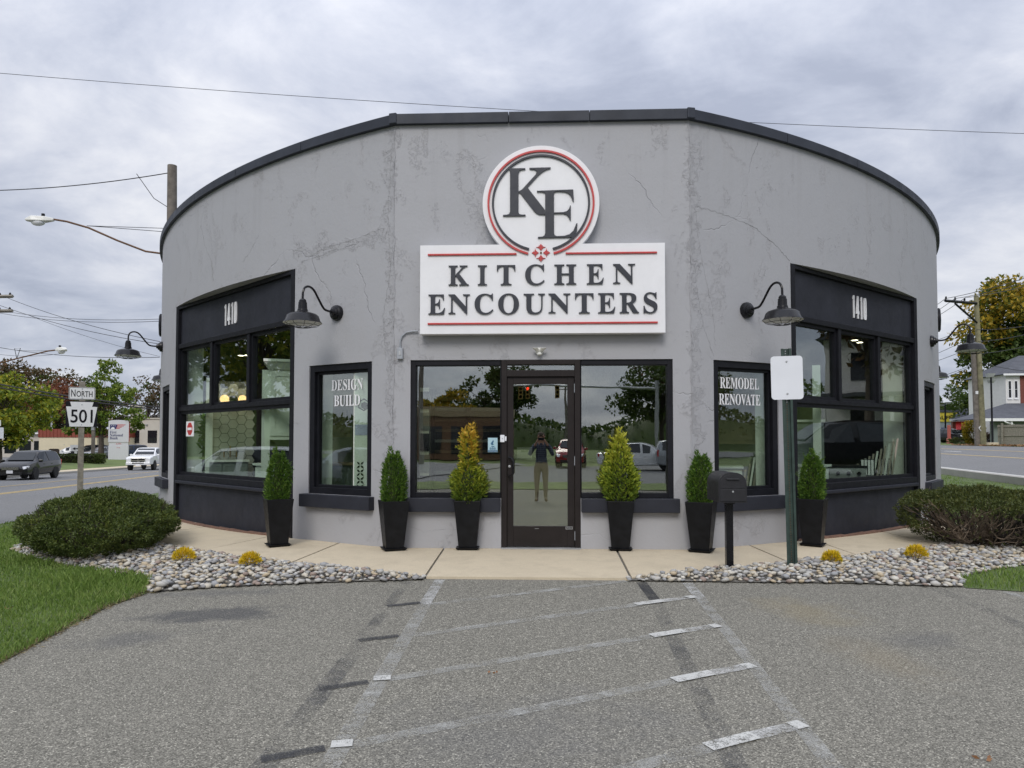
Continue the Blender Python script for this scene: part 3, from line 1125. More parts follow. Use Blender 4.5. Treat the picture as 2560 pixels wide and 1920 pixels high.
M['crack'] = mat("crack_shadow", (0.21, 0.21, 0.215), 0.9)
crack([(1, 31.9, 3.75), (1, 30.6, 3.95), (1, 29.0, 4.12), (1, 26.8, 4.22), (1, 24.7, 4.27)], 1, 0.004)
crack([(1, 24.8, 4.27), (1, 25.2, 3.6), (1, 25.9, 3.0), (1, 26.1, 2.5)], 2, 0.002)
crack([(1, 26.0, 2.40), (1, 25.3, 2.75), (1, 24.8, 3.3)], 3, 0.002)
crack([(-1, 32.0, 3.76), (-1, 30.0, 3.92), (-1, 27.5, 3.97), (-1, 25.0, 4.05)], 4, 0.0025)
crack([(-1, 31.6, 3.80), (-1, 29.4, 3.86), (-1, 26.8, 3.92)], 5, 0.002)
crack([(-1, 25.0, 2.36), (-1, 25.2, 2.9), (-1, 24.7, 3.5), (-1, 24.9, 4.2), (-1, 24.7, 5.0)], 6, 0.0022)
crack([(-1, 44.5, 4.9), (-1, 43.6, 4.5), (-1, 42.4, 4.2), (-1, 42.0, 3.85)], 7, 0.0025)
crack([(0, -1.7, 0.32), (0, -1.45, 0.22), (0, -1.1, 0.26), (0, -0.7, 0.14)], 8, 0.0018)
crack([(1, 25.0, 0.28), (1, 27.0, 0.36), (1, 28.6, 0.22)], 9, 0.0018)
crack([(-1, 36, 4.35), (-1, 37.2, 4.1), (-1, 38.2, 4.0)], 10, 0.0018)


# coping: sections of folded metal
def coping(path):
    mb = MB()
    vs, fs = [], []
    prof = ((0.06, ZTOP - 0.012), (0.06, 5.455), (0.05, 5.463), (-0.3, 5.45), (-0.3, 5.3), (-0.06, 5.3), (-0.06, ZTOP - 0.012))
    for p in path:
        for off, z in prof:
            vs.append((*p(off), z))
    n = len(prof)
    for i in range(len(path) - 1):
        for k in range(n):
            fs.append((i * n + k, i * n + (k + 1) % n, (i + 1) * n + (k + 1) % n, (i + 1) * n + k))
    fs.append(tuple(range(n)))
    fs.append(tuple((len(path) - 1) * n + k for k in range(n))[::-1])
    mb.add(vs, fs)
    o = mb.build("coping_section", M['coping'], shop)
    bm = bmesh.new()
    bm.from_mesh(o.data)
    bmesh.ops.recalc_face_normals(bm, faces=bm.faces)
    bm.to_mesh(o.data)
    bm.free()
    # drip lip
    return o


def pf(x):
    return lambda off: (x * (1 + off * 0.22 / FLAT_X), -off)


def pa(side, a):
    return lambda off: arc(side, a, off)


coping([pf(-FLAT_X), pf(-0.405)])
coping([pf(-0.395), pf(0.6)])
coping([pf(0.61), pf(FLAT_X)])
for side in (-1, 1):
    cuts = (A0, 31.5, 38.5, 45.2, 52.5, 60, 68, 76)
    for a, b in zip(cuts[:-1], cuts[1:]):
        coping([pa(side, x) for x in frange(a + (0.02 if a > A0 else 0), b - 0.02, 1.2)])
for side in (-1, 1):
    MB().cbox((0, 0, 0), (0.10, 0.13, 0.135)).build("corner_cap", M['coping'], shop, (side * (FLAT_X + 0.005), -0.005, 5.402), (0, 0, side * R(12)), bevel=0.01)

# roof deck
rp = [(-FLAT_X, 0.1), (FLAT_X, 0.1)] + [arc(1, a, -0.1) for a in frange(A0, 76, 4)] + [(arc(1, 76)[0] + 1.5, arc(1, 76)[1] + 8.9), (arc(-1, 76)[0] - 1.5, arc(-1, 76)[1] + 8.9)] + [arc(-1, a, -0.1) for a in frange(76, A0, 4)]
MB().hprism(rp, 5.20, 5.29).build("roof", M['coping'], shop)
fp = [(-FLAT_X, 0.25), (FLAT_X, 0.25)] + [arc(1, a, -0.23) for a in frange(A0, 70, 4)] + [arc(-1, a, -0.23) for a in frange(70, A0, 4)]
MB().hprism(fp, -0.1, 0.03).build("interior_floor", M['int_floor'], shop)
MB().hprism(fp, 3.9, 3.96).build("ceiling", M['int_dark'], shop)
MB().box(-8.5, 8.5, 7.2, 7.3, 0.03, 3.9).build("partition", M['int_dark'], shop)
MB().box(-2.9, -2.8, 2.9, 7.2, 0.03, 3.9).build("partition", M['int_wall'], shop)
MB().box(2.9, 3.0, 3.2, 7.2, 0.03, 3.9).build("partition", M['int_wall'], shop)


# ------------------------------------------------------------------ lettering
def bold(s):
    out = ""
    for ch in s:
        if 'A' <= ch <= 'Z':
            out += chr(0x1D400 + ord(ch) - 65)
        elif 'a' <= ch <= 'z':
            out += chr(0x1D41A + ord(ch) - 97)
        else:
            out += ch
    return out


def text(name, body, w, h, depth, m, parent, loc, rot=(R(90), 0, 0), spacing=1.0, offset=0.0, center=True):
    """lettering as a mesh fitted to width w and height h (None keeps the proportion)"""
    c = bpy.data.curves.new(name, 'FONT')
    c.body = body
    c.space_character = spacing
    c.offset = offset
    c.extrude = 0.5
    c.resolution_u = 4
    t = bpy.data.objects.new(name + "_src", c)
    COL.objects.link(t)
    dg = bpy.context.evaluated_depsgraph_get()
    me = bpy.data.meshes.new_from_object(t.evaluated_get(dg))
    bpy.data.objects.remove(t)
    bpy.data.curves.remove(c)
    n = len(me.vertices)
    co = np.empty(n * 3, np.float32)
    me.vertices.foreach_get("co", co)
    co = co.reshape(-1, 3)
    lo, hi = co.min(0), co.max(0)
    sx = w / (hi[0] - lo[0])
    sy = (h / (hi[1] - lo[1])) if h else sx
    cx = (lo[0] + hi[0]) / 2 if center else lo[0]
    co[:, 0] = (co[:, 0] - cx) * sx
    co[:, 1] = (co[:, 1] - lo[1]) * sy
    co[:, 2] = (co[:, 2] + 0.5) * depth
    me.vertices.foreach_set("co", co.ravel())
    me.materials.clear()
    me.materials.append(m)
    me.update()
    me.name = name
    o = bpy.data.objects.new(name, me)
    link(o, parent)
    o.location = loc
    o.rotation_euler = rot
    return o


# ------------------------------------------------------------------ windows of the shop
def ring_frame(mb, w, h, t, y0, y1, z0=0.0, x0=None):
    """rectangular frame centred on x=0 (or from x0), outer size w x h"""
    a = -w / 2 if x0 is None else x0
    b = a + w
    mb.box(a, a + t, y0, y1, z0, z0 + h)
    mb.box(b - t, b, y0, y1, z0, z0 + h)
    mb.box(a + t, b - t, y0, y1, z0, z0 + t)
    mb.box(a + t, b - t, y0, y1, z0 + h - t, z0 + h)


def chord(side, d0, d1):
    """frame of the chord between two wall angles: origin, rotation, width. Local y points inwards."""
    p0, p1 = Vector(arc(side, d0)), Vector(arc(side, d1))
    if side < 0:
        p0, p1 = p1, p0
    c = (p0 + p1) / 2
    d = p1 - p0
    return c, math.atan2(d.y, d.x), d.length


def small_window(side, o, lines):
    c, rz, w = chord(side, o[0], o[1])
    h = o[3] - o[2]
    mb = MB()
    t = 0.085
    ring_frame(mb, w - 0.004, h - 0.004, t, 0.015, 0.15, 0.002)
    ring_frame(mb, w - 2 * t - 0.004, h - 2 * t - 0.004, 0.035, 0.06, 0.13, t + 0.002)
    win = mb.build("window", M['frame'], shop, (c.x, c.y, o[2]), (0, 0, rz), bevel=0.004)
    g = t + 0.03
    MB().box(-w / 2 + g, w / 2 - g, 0.092, 0.098, g, h - g).build("pane", M['glass_side'], win)
    MB().box(-w / 2 - 0.07, w / 2 + 0.05, -0.10, 0.10, -0.17, -0.001).build("sill", M['slate'], win, bevel=0.006)
    for txt, ww, z in lines:
        text("lettering", bold(txt), ww, 0.145, 0.004, M['letter_white'], win, (0.05 if side < 0 else -0.035, 0.09, z))
    return win


w_des = small_window(-1, OP[-1][0], (("DESIGN", 0.56, 1.375), ("BUILD", 0.46, 1.165)))
w_rem = small_window(1, OP[1][0], (("REMODEL", 0.66, 1.375), ("RENOVATE", 0.70, 1.165)))
small_window(-1, OP[-1][2], ())
small_window(1, OP[1][2], ())


def digits(parent, s, x, z, h, w, y0, y1, m):
    """tall condensed numerals, each a raised piece"""
    gap = w * 0.14
    dw = {'1': w * 0.12, '4': w * 0.25, '0': w * 0.225}
    tot = sum(dw[ch] for ch in s) + gap * (len(s) - 1)
    cx = x - tot / 2
    for ch in s:
        k = dw[ch]
        mb = MB()
        if ch == '1':
            mb.prism([(k * .38, 0), (k, 0), (k, h), (k * .5, h), (0, h * .9), (0, h * .82), (k * .38, h * .86)], y0, y1)
        elif ch == '4':
            mb.prism([(k * .45, 0), (k * .82, 0), (k * .82, h), (k * .45, h)], y0, y1)
            mb.prism([(0, h * .2), (k * .449, h * .2), (k * .449, h * .34), (k * .26, h * .34), (k * .449, h * .80), (k * .449, h)], y0, y1)
            mb.prism([(k * .821, h * .2), (k, h * .2), (k, h * .34), (k * .821, h * .34)], y0, y1)
        else:
            out, inn = [], []
            for q in range(24):
                a = 2 * PI * q / 24
                ca, sa = math.cos(a), math.sin(a)
                sq = lambda v, e_: math.copysign(abs(v) ** e_, v)
                out.append((k / 2 + k / 2 * sq(ca, 0.45), h / 2 + h / 2 * sq(sa, 0.45)))
                inn.append((k / 2 + k * 0.13 * sq(ca, 0.45), h / 2 + h * 0.36 * sq(sa, 0.45)))
            n = len(out)
            vs = [(p[0], y0, p[1]) for p in out] + [(p[0], y0, p[1]) for p in inn] + [(p[0], y1, p[1]) for p in out] + [(p[0], y1, p[1]) for p in inn]
            fs = []
            for i in range(n):
                j = (i + 1) % n
                fs += [(i, i + 2 * n, j + 2 * n, j), (i, j, j + n, i + n), (i + n, j + n, j + 3 * n, i + 3 * n)]
            mb.add(vs, fs)
        mb.build("numeral", m, parent, (cx, 0, z))
        cx += k + gap


def big_window(side, o):
    c, rz, w = chord(side, o[0], o[1])
    H = o[3]
    Z0 = -0.42
    mb = MB()
    tL = 0.10
    fw = w - 0.01
    # side boards, head, sill rail
    mb.box(-fw / 2, -fw / 2 + tL, -0.01, 0.16, Z0, H)
    mb.box(fw / 2 - tL, fw / 2, -0.01, 0.16, Z0, H)
    mb.box(-fw / 2 + tL, fw / 2 - tL, -0.005, 0.16, H - 0.06, H - 0.002)
    mb.box(-fw / 2 + tL, fw / 2 - tL, 0.0, 0.15, 2.97, 3.05)
    mb.box(-fw / 2 + tL, fw / 2 - tL, -0.005, 0.15, 0.655, 0.75)
    win = mb.build("window", M['frame'], shop, (c.x, c.y, 0), (0, 0, rz), bevel=0.006)
    # boarded base and header
    MB().box(-fw / 2 + tL, fw / 2 - tL, 0.05, 0.14, Z0, 0.60).build("base_panel", M['slate'], win)
    MB().box(-fw / 2 + tL, fw / 2 - tL, 0.05, 0.14, 3.051, H - 0.061).build("header_panel", M['slate'], win)
    MB().box(-fw / 2 + tL, fw / 2 - tL, -0.035, 0.14, 0.60, 0.654).build("sill", M['slate'], win, bevel=0.012)
    # sashes
    iw = fw - 2 * tL
    xs = [-iw / 2 + iw * i / 3 for i in range(4)]
    MB().box(-iw / 2, iw / 2, 0.02, 0.13, 1.86, 1.925).build("transom_bar", M['frame'], win, bevel=0.004)
    for x in xs[1:3]:
        MB().box(x - 0.04, x + 0.04, 0.015, 0.135, 1.925, 2.97).build("mullion", M['frame'], win, bevel=0.004)
    for i in range(3):
        a = xs[i] + (0.04 if i else 0.0)
        b = xs[i + 1] - (0.04 if i < 2 else 0.0)
        m2 = MB()
        ring_frame(m2, b - a, 2.97 - 1.925, 0.045, 0.05, 0.12, 1.925, a)
        m2.build("sash", M['frame'], win)
        MB().box(a + 0.04, b - 0.04, 0.085, 0.091, 1.965, 2.93).build("pane", M['glass_side'], win)
    m2 = MB()
    ring_frame(m2, iw, 1.86 - 0.75, 0.05, 0.05, 0.12, 0.75)
    m2.build("sash", M['frame'], win)
    MB().box(-iw / 2 + 0.045, iw / 2 - 0.045, 0.085, 0.091, 0.795, 1.815).build("pane", M['glass_side'], win)
    # brick footing under the bulging wall line
    digits(win, "1410", 0.0 if side < 0 else 0.05, 3.19, 0.34, 0.37, 0.034, 0.049, M['letter_white'])
    return win


w_bl = big_window(-1, OP[-1][1])
w_br = big_window(1, OP[1][1])
for side in (-1, 1):
    o = OP[side][1]
    cuts = frange(o[0] + 0.2, o[1] - 0.2, 0.86)
    r2 = random.Random(5)
    for a, b in zip(cuts[:-1], cuts[1:]):
        x0, y0 = arc(side, a + 0.03, 0.0)
        x1, y1 = arc(side, b - 0.03, 0.0)
        x2, y2 = arc(side, b - 0.03, -0.13)
        x3, y3 = arc(side, a + 0.03, -0.13)
        zt = T(x0, y0) + 0.032 + r2.uniform(-.006, .006)
        MB().hprism([(x0, y0), (x1, y1), (x2, y2), (x3, y3)], zt - 0.08, zt).build("brick", M['brick'], shop)


# storefront between the arcs
def storefront(x0, x1, outer):
    w = x1 - x0
    mb = MB()
    t = 0.062
    za, zb = 0.645, 2.35
    left = outer < 0
    tl, tr = (t, 0.012) if left else (0.012, t)
    mb.box(x0, x0 + tl, 0.02, 0.16, za, zb)
    mb.box(x1 - tr, x1, 0.02, 0.16, za, zb)
    mb.box(x0 + tl, x1 - tr, 0.02, 0.16, zb - 0.062, zb)
    mb.box(x0 + tl, x1 - tr, 0.02, 0.16, za, za + 0.062)
    win = mb.build("window", M['frame'], shop, bevel=0.004)
    MB().box(x0 + tl - 0.01, x1 - tr + 0.01, 0.085, 0.091, za + 0.055, zb - 0.055).build("pane", M['glass'], win)
    sx0, sx1 = (x0 - 0.045, x1 - 0.004) if left else (x0 + 0.004, x1 + 0.06)
    MB().box(sx0, sx1, -0.10, 0.12, 0.475, 0.644).build("sill", M['slate'], win, bevel=0.006)
    return win


w_cl = storefront(-1.628, -0.497, -1)
w_cr = storefront(0.487, 1.618, 1)

# entrance: frame, transom and glazed leaf
mb = MB()
mb.box(-0.493, -0.425, 0.0, 0.16, 0.02, 2.352)
mb.box(0.415, 0.483, 0.0, 0.16, 0.02, 2.352)
mb.box(-0.425, 0.415, 0.0, 0.16, 2.295, 2.352)
mb.box(-0.425, 0.415, 0.0, 0.16, 2.145, 2.225)
dframe = mb.build("door_frame", M['bronze'], shop, bevel=0.003)
MB().box(-0.43, 0.42, 0.075, 0.081, 2.22, 2.30).build("pane", M['glass'], dframe)
MB().box(-0.49, 0.48, -0.06, 0.15, 0.023, 0.036).build("threshold", M['galv'], dframe)
mb = MB()
x0, x1, z0, z1 = -0.421, 0.411, 0.042, 2.14
mb.box(x0, x0 + 0.075, 0.03, 0.085, z0, z1)
mb.box(x1 - 0.085, x1, 0.03, 0.085, z0, z1)
mb.box(x0 + 0.075, x1 - 0.085, 0.03, 0.085, z1 - 0.085, z1)
mb.box(x0 + 0.075, x1 - 0.085, 0.03, 0.085, z0, 0.295)
door = mb.build("door", M['bronze'], shop, bevel=0.003)
MB().box(x0 + 0.07, x1 - 0.08, 0.055, 0.061, 0.29, z1 - 0.08).build("pane", M['glass'], door)
mb = MB()
mb.tube([(-0.395, 0.03, 1.14), (-0.395, -0.035, 1.145), (-0.365, -0.055, 1.135), (-0.345, -0.06, 1.10), (-0.345, -0.06, 0.95), (-0.365, -0.055, 0.915), (-0.395, -0.035, 0.905), (-0.395, 0.03, 0.91)], 0.014, 8)
mb.build("handle", M['black_metal'], door, smooth=True)
MB().lathe([(0.016, 0), (0.016, 0.012), (0.006, 0.014)], 14, Matrix.Translation((-0.392, 0.03, 1.03)) @ Matrix.Rotation(R(90), 4, 'X')).build("lock", M['galv'], door)
for z in (2.0, 1.1, 0.18):
    MB().tube([(0.418, 0.012, z - 0.055), (0.418, 0.012, z + 0.055)], 0.011, 8).build("hinge", M['grey_metal'], door)
mb = MB()
ring_frame(mb, 0.085, 0.032, 0.006, 0.024, 0.030, 0.258, 0.30)
mb.build("plate", M['galv'], door)
MB().box(-0.08, -0.03, 0.026, 0.03, 0.262, 0.266).build("scratch_plate", M['galv'], door)
text("lettering", "PUSH", 0.05, 0.012, 0.002, M['grey_metal'], door, (0.342, 0.03, 0.268))
# accreditation sticker on the left pane
mb = MB().box(-0.665, -0.545, 0.080, 0.0845, 1.205, 1.385)
M['sticker_blue'] = mat("sticker_pale_blue", (0.42, 0.62, 0.70), 0.5, var=0.05)
M['sticker_deep'] = mat("sticker_deep_blue", (0.025, 0.12, 0.23), 0.5, var=0.05)
stk = mb.build("sticker", M['sticker_blue'], w_cl)
fl = MB()
fl.prism([(-0.012, 0.0), (-0.026, 0.022), (-0.004, 0.052), (0.006, 0.068), (0.014, 0.046), (0.002, 0.026), (0.014, 0.008)], 0.0775, 0.0798)
fl.prism([(-0.022, -0.012), (0.026, -0.012), (0.014, -0.022), (-0.010, -0.022)], 0.0775, 0.0798)
fl.build("emblem", M['sticker_deep'], w_cl, (-0.605, 0, 1.292))
text("lettering", "BBB", 0.075, 0.026, 0.002, M['sticker_deep'], w_cl, (-0.605, 0.0798, 1.238), offset=0.01)
MB().box(-0.662, -0.548, 0.0782, 0.0798, 1.208, 1.232).build("sticker_band", M['sticker_deep'], w_cl)
text("lettering", "ACCREDITED BUSINESS", 0.10, 0.008, 0.001, M['letter_white'], w_cl, (-0.605, 0.0780, 1.216))
# warning sticker low in the left big window
c_, rz_, bw_ = chord(-1, *OP[-1][1][:2])
MB().box(-bw_ / 2 + 0.30, -bw_ / 2 + 0.62, 0.079, 0.083, 1.42, 1.68).build("sticker", M['letter_white'], w_bl)
oc = [(0.115 * math.cos(R(22.5 + 45 * k)), 0.115 * math.sin(R(22.5 + 45 * k))) for k in range(8)]
MB().prism(oc, 0.0755, 0.0785).build("emblem", M['red'], w_bl, (-bw_ / 2 + 0.46, 0, 1.55))
MB().box(-0.085, 0.085, 0.072, 0.0752, -0.022, 0.022).build("emblem_bar", M['letter_white'], w_bl, (-bw_ / 2 + 0.46, 0, 1.55))

# ------------------------------------------------------------------ the sign
sign = thing("shop_sign", "white shop sign with round KE monogram above raised dark KITCHEN ENCOUNTERS letters", "sign", (0, 0, 2.657))
YF = -0.16   # face of the board
mb = MB()
SX0, SX1, SZ0, SZ1 = -1.487, 1.507, 0.0, 1.099
cz, rr_ = 4.263 - 2.657, 0.717
pts = [(SX0, SZ0), (SX1, SZ0), (SX1, SZ1)]
a0 = math.asin((SZ1 - cz) / rr_)
for k in range(65):
    a = a0 + (PI - 2 * a0) * k / 64
    pts.append((rr_ * math.cos(a), cz + rr_ * math.sin(a)))
pts.append((SX0, SZ1))
mb.prism(pts, YF, -0.035)
mb.build("board", M['white'], sign, bevel=0.004)
mb = MB().box(SX0 + 0.05, SX1 - 0.05, -0.034, -0.001, 0.02, 1.0)
mb.box(-0.5, 0.5, -0.034, -0.001, 1.0, 2.1)
mb.build("mounting_frame", M['frame'], sign)


def arc_band(r0, r1, d0, d1, y0, y1, n=72):
    m_ = MB()
    out = [(r1 * math.cos(R(d0 + (d1 - d0) * k / n)), r1 * math.sin(R(d0 + (d1 - d0) * k / n))) for k in range(n + 1)]
    inn = [(r0 * math.cos(R(d0 + (d1 - d0) * k / n)), r0 * math.sin(R(d0 + (d1 - d0) * k / n))) for k in range(n + 1)]
    vs = []
    for y in (y0, y1):
        vs += [(p[0], y, p[1]) for p in out] + [(p[0], y, p[1]) for p in inn]
    q = n + 1
    fs = []
    for k in range(n):
        fs += [(k, k + 1, q + k + 1, q + k)[::-1], (2 * q + k, 2 * q + k + 1, 3 * q + k + 1, 3 * q + k), (k, k + 1, 2 * q + k + 1, 2 * q + k), (q + k, 3 * q + k, 3 * q + k + 1, q + k + 1)]
    fs += [(0, q, 3 * q, 2 * q), (n, 2 * q + n, 3 * q + n, q + n)]
    return m_.add(vs, fs)


arc_band(0.633, 0.656, -76, 256, YF - 0.022, YF, 96).build("ring", M['red'], sign, (0, 0, cz))
arc_band(0.577, 0.601, -75.7, 255.7, YF - 0.022, YF, 96).build("ring", M['navy'], sign, (0, 0, cz))
mz = lambda z: 1.36 + (950 - (320 + z / 2.861) * .864) / 177.5 - 2.657
mx = lambda z: (z - 1059.5) * 0.0017015
for a, b, z in ((242, 884, 893), (1237, 1888, 893), (243, 1890, 1395)):
    MB().box(mx(a), mx(b), YF - 0.02, YF, mz(z) - 0.0105, mz(z) + 0.0105).build("rule", M['red'], sign, bevel=0.003)


def sign_letters(word, spans, zb, zt):
    for ch, (a, b) in zip(word, spans):
        hh = zt - zb
        zz0 = zb
        if ch in "COSU":
            zz0 = zb - 0.006
            hh += 0.012 if ch != 'U' else 0.006
        text("letter", bold(ch), mx(b) - mx(a), hh, 0.02, M['navy'], sign, ((mx(a) + mx(b)) / 2, YF, zz0))


sign_letters("KITCHEN", ((393, 540), (605, 671), (743, 875), (946, 1085), (1155, 1313), (1387, 1508), (1575, 1732)), mz(1117), mz(974))
sign_letters("ENCOUNTERS", ((247, 368), (393, 548), (582, 717), (752, 902), (935, 1088), (1113, 1270), (1303, 1435), (1467, 1589), (1620, 1758), (1790, 1888)), mz(1326), mz(1183))
KP = [(1058, 343), (1250, 343), (1250, 357), (1205, 360), (1182, 372), (1170, 400), (1170, 612), (1190, 606), (1215, 590), (1372, 418), (1380, 395), (1378, 375), (1360, 360), (1298, 354), (1298, 340), (1545, 338), (1542, 350), (1490, 365), (1440, 395), (1400, 430), (1278, 562), (1290, 590), (1478, 838), (1478, 892), (1410, 890), (1375, 872), (1345, 840), (1195, 640), (1182, 630), (1170, 630), (1170, 860), (1180, 880), (1205, 888), (1252, 889), (1252, 903), (990, 903), (990, 889), (1035, 887), (1062, 878), (1072, 855), (1072, 385), (1066, 365)]
EP = [(1385, 612), (1805, 602), (1812, 740), (1800, 742), (1780, 680), (1750, 645), (1710, 628), (1640, 622), (1595, 624), (1582, 640), (1582, 868), (1690, 866), (1730, 855), (1755, 830), (1768, 788), (1776, 790), (1776, 960), (1766, 958), (1750, 920), (1725, 893), (1690, 882), (1582, 880), (1582, 1110), (1590, 1135), (1615, 1145), (1700, 1143), (1760, 1125), (1805, 1085), (1840, 998), (1852, 998), (1845, 1090), (1800, 1160), (1395, 1165), (1395, 1153), (1450, 1148), (1472, 1135), (1480, 1105), (1480, 650), (1472, 632), (1445, 624), (1385, 622)]
f2 = lambda p: ((1040 + p[0] / 4.608 - 1350.3) * .864 / 177.5, 1.36 + (950 - (340 + p[1] / 4.608) * .864) / 177.5 - 2.657)
MB().prism([f2(p) for p in KP], YF - 0.02, YF).build("letter", M['navy'], sign)
MB().prism([f2(p) for p in EP], YF - 0.0215, YF).build("letter", M['navy'], sign)
half = [(0, 390), (36, 325), (46, 305), (85, 308), (46, 262), (34, 218), (62, 246), (95, 272), (108, 250), (150, 244), (195, 238), (150, 226), (100, 215), (48, 155), (6, 95)]
fleur = half + [(-x, z) for x, z in half[::-1][:-1]]
k_ = 0.000292
fz = mz(886)
for q in range(4):
    a = q * PI / 2
    MB().prism([((x * math.cos(a) - z * math.sin(a)) * k_, (x * math.sin(a) + z * math.cos(a)) * k_) for x, z in fleur], YF - 0.012, YF).build("petal", M['red'], sign, (0, 0, fz))
MB().prism([(0.0125 * math.cos(i * PI / 8), 0.0125 * math.sin(i * PI / 8)) for i in range(16)], YF - 0.012, YF).build("flower_centre", M['rust'], sign, (0, 0, fz))

# ------------------------------------------------------------------ wall lamps on gooseneck arms
lamp_proto = None


def make_lamp():
    t = thing("wall_lamp", "lamp", "wall lamp", (0, 0, 0), 0, "gooseneck lamps on the stucco wall")
    # local: wall plane y=0, outwards is -y
    Mx = Matrix.Rotation(R(90), 4, 'X')
    MB().lathe([(0.103, 0.0), (0.103, 0.03), (0.094, 0.05), (0.07, 0.062), (0.066, 0.078), (0.045, 0.088), (0.034, 0.115), (0.0, 0.118)], 28, Mx).build("backplate", M['black_metal'], t, smooth=True)
    arm = [(0, -0.10, 0), (0, -0.20, 0.005), (0, -0.255, 0.03), (0, -0.33, 0.12), (0, -0.40, 0.21), (0, -0.455, 0.25), (0, -0.51, 0.258), (0, -0.565, 0.235), (0, -0.595, 0.18), (0, -0.60, 0.11), (0, -0.60, 0.05)]
    # smooth the bend
    pts = []
    P = [Vector(p) for p in arm]
    for i in range(len(P) - 1):
        p0, p1, p2, p3 = P[max(i - 1, 0)], P[i], P[i + 1], P[min(i + 2, len(P) - 1)]
        for k in range(4):
            u = k / 4
            pts.append(0.5 * ((2 * p1) + (-p0 + p2) * u + (2 * p0 - 5 * p1 + 4 * p2 - p3) * u * u + (-p0 + 3 * p1 - 3 * p2 + p3) * u ** 3))
    pts.append(P[-1])
    MB().tube(pts, 0.0145, 10).build("arm", M['black_metal'], t, smooth=True)
    MB().lathe([(0.0, 0.085), (0.03, 0.084), (0.045, 0.065), (0.045, 0.045), (0.052, 0.04), (0.056, -0.04), (0.062, -0.045), (0.066, -0.075)], 24).build("socket", M['black_metal'], t, (0, -0.60, 0), smooth=True)
    sh = MB()
    sh.lathe([(0.062, -0.065), (0.075, -0.078), (0.125, -0.092), (0.172, -0.108), (0.196, -0.130), (0.216, -0.190), (0.236, -0.212), (0.238, -0.218)], 40)
    sh.mi = 1
    sh.lathe([(0.236, -0.2185), (0.213, -0.192), (0.192, -0.134), (0.168, -0.112), (0.122, -0.096), (0.06, -0.080)], 40)
    sh.build("shade", [M['black_metal'], M['enamel_white']], t, (0, -0.60, 0), smooth=True)
    g = MB()
    for k in range(10):
        a = 2 * PI * k / 10
        g.tube([(0.232 * math.cos(a), 0.232 * math.sin(a), -0.218), (0.20 * math.cos(a), 0.20 * math.sin(a), -0.243), (0.10 * math.cos(a), 0.10 * math.sin(a), -0.268), (0.02 * math.cos(a), 0.02 * math.sin(a), -0.272)], 0.003, 5, False)
    for r_, z in ((0.10, -0.268), (0.19, -0.247)):
        g.tube([(r_ * math.cos(2 * PI * k / 24), r_ * math.sin(2 * PI * k / 24), z) for k in range(25)], 0.003, 5, False)
    g.build("guard", M['black_metal'], t, (0, -0.60, 0))
    MB().sphere((0, 0, -0.16), (0.035, 0.035, 0.055), 12, 8).build("bulb", M['enamel_white'], t, (0, -0.60, 0), smooth=True)
    return t


def place_lamp(side, deg, z, label):
    global lamp_proto
    if lamp_proto is None:
        lamp_proto = make_lamp()
        o = lamp_proto
    else:
        o = copy_tree(lamp_proto)
    x, y = arc(side, deg)
    o.location = (x, y, z)
    o.rotation_euler = (0, 0, side * R(deg))
    o["label"] = label
    return o


place_lamp(-1, 28.55, 3.03, "black gooseneck barn lamp between the DESIGN BUILD window and the left 1410 window")
place_lamp(1, 28.3, 3.02, "black gooseneck barn lamp above the REMODEL RENOVATE window")
place_lamp(-1, 57.6, 3.2, "black gooseneck barn lamp sticking out past the left edge of the shop")
place_lamp(1, 53.6, 3.12, "black gooseneck lamp past the right edge of the shop in front of the utility pole")
place_lamp(-1, 78.6, 3.12, "far gooseneck lamp mostly hidden behind the left edge of the shop")
place_lamp(1, 78.6, 3.12, "far gooseneck lamp mostly hidden behind the right edge of the shop")
for side, nm in ((-1, "left"), (1, "right")):
    x, y = arc(side, 62.3)
    o = MB().lathe([(0.24, 0.0), (0.24, 0.03), (0.2, 0.05), (0.0, 0.06)], 32, Matrix.Rotation(R(90), 4, 'X')).build("wall_medallion", M['frame'], None, (x, y, 3.78), (0, 0, side * R(62.3)), smooth=True)
    tag(o, "round black wall disc seen edge-on high on the %s edge of the shop" % nm, "wall disc", "round discs high on the side walls")

# security light over the door
fl_ = thing("security_light", "small white twin-head security light over the entrance door", "security light", (-0.02, 0.0, 2.455))
MB().lathe([(0.05, 0), (0.05, 0.02), (0.03, 0.035)], 16, Matrix.Rotation(R(90), 4, 'X')).build("base", M['enamel_white'], fl_, smooth=True)
for s in (-1, 1):
    mb = MB()
    mb.frustum((0, -0.03, -0.02), (0.03, 0.05), (s * 0.055, -0.085, 0.035), (0.075, 0.06))
    mb.build("lamp_head", M['enamel_white'], fl_, bevel=0.012)
MB().sphere((0, -0.05, -0.035), (0.032, 0.03, 0.022), 12, 8).build("sensor", M['enamel_white'], fl_, smooth=True)
# junction box and conduit
jb = thing("junction_box", "small grey electrical box with curved conduit running to the sign", "electrical box", (-1.757, 0.0, 2.435))
MB().box(-0.036, 0.036, -0.045, 0, -0.07, 0.07).build("box", M['grey_metal'], jb, bevel=0.005)
MB().tube([(0, -0.02, 0.07), (0, -0.02, 0.10), (0, -0.02, 0.16), (0.02, -0.02, 0.215), (0.07, -0.022, 0.262), (0.14, -0.025, 0.278), (0.225, -0.03, 0.278)], 0.0105, 8).build("conduit", M['grey_metal'], jb, smooth=True)
MB().tube([(0, -0.02, 0.068), (0, -0.02, 0.09)], 0.017, 8).build("collar", M['grey_metal'], jb)
MB().box(-0.012, 0.012, -0.052, -0.045, -0.02, 0.03).build("switch_lever", M['galv'], jb)
ds = thing("door_sensor", "small white door sensor on the left jamb of the entrance", "sensor", (-0.478, 0.0, 1.375))
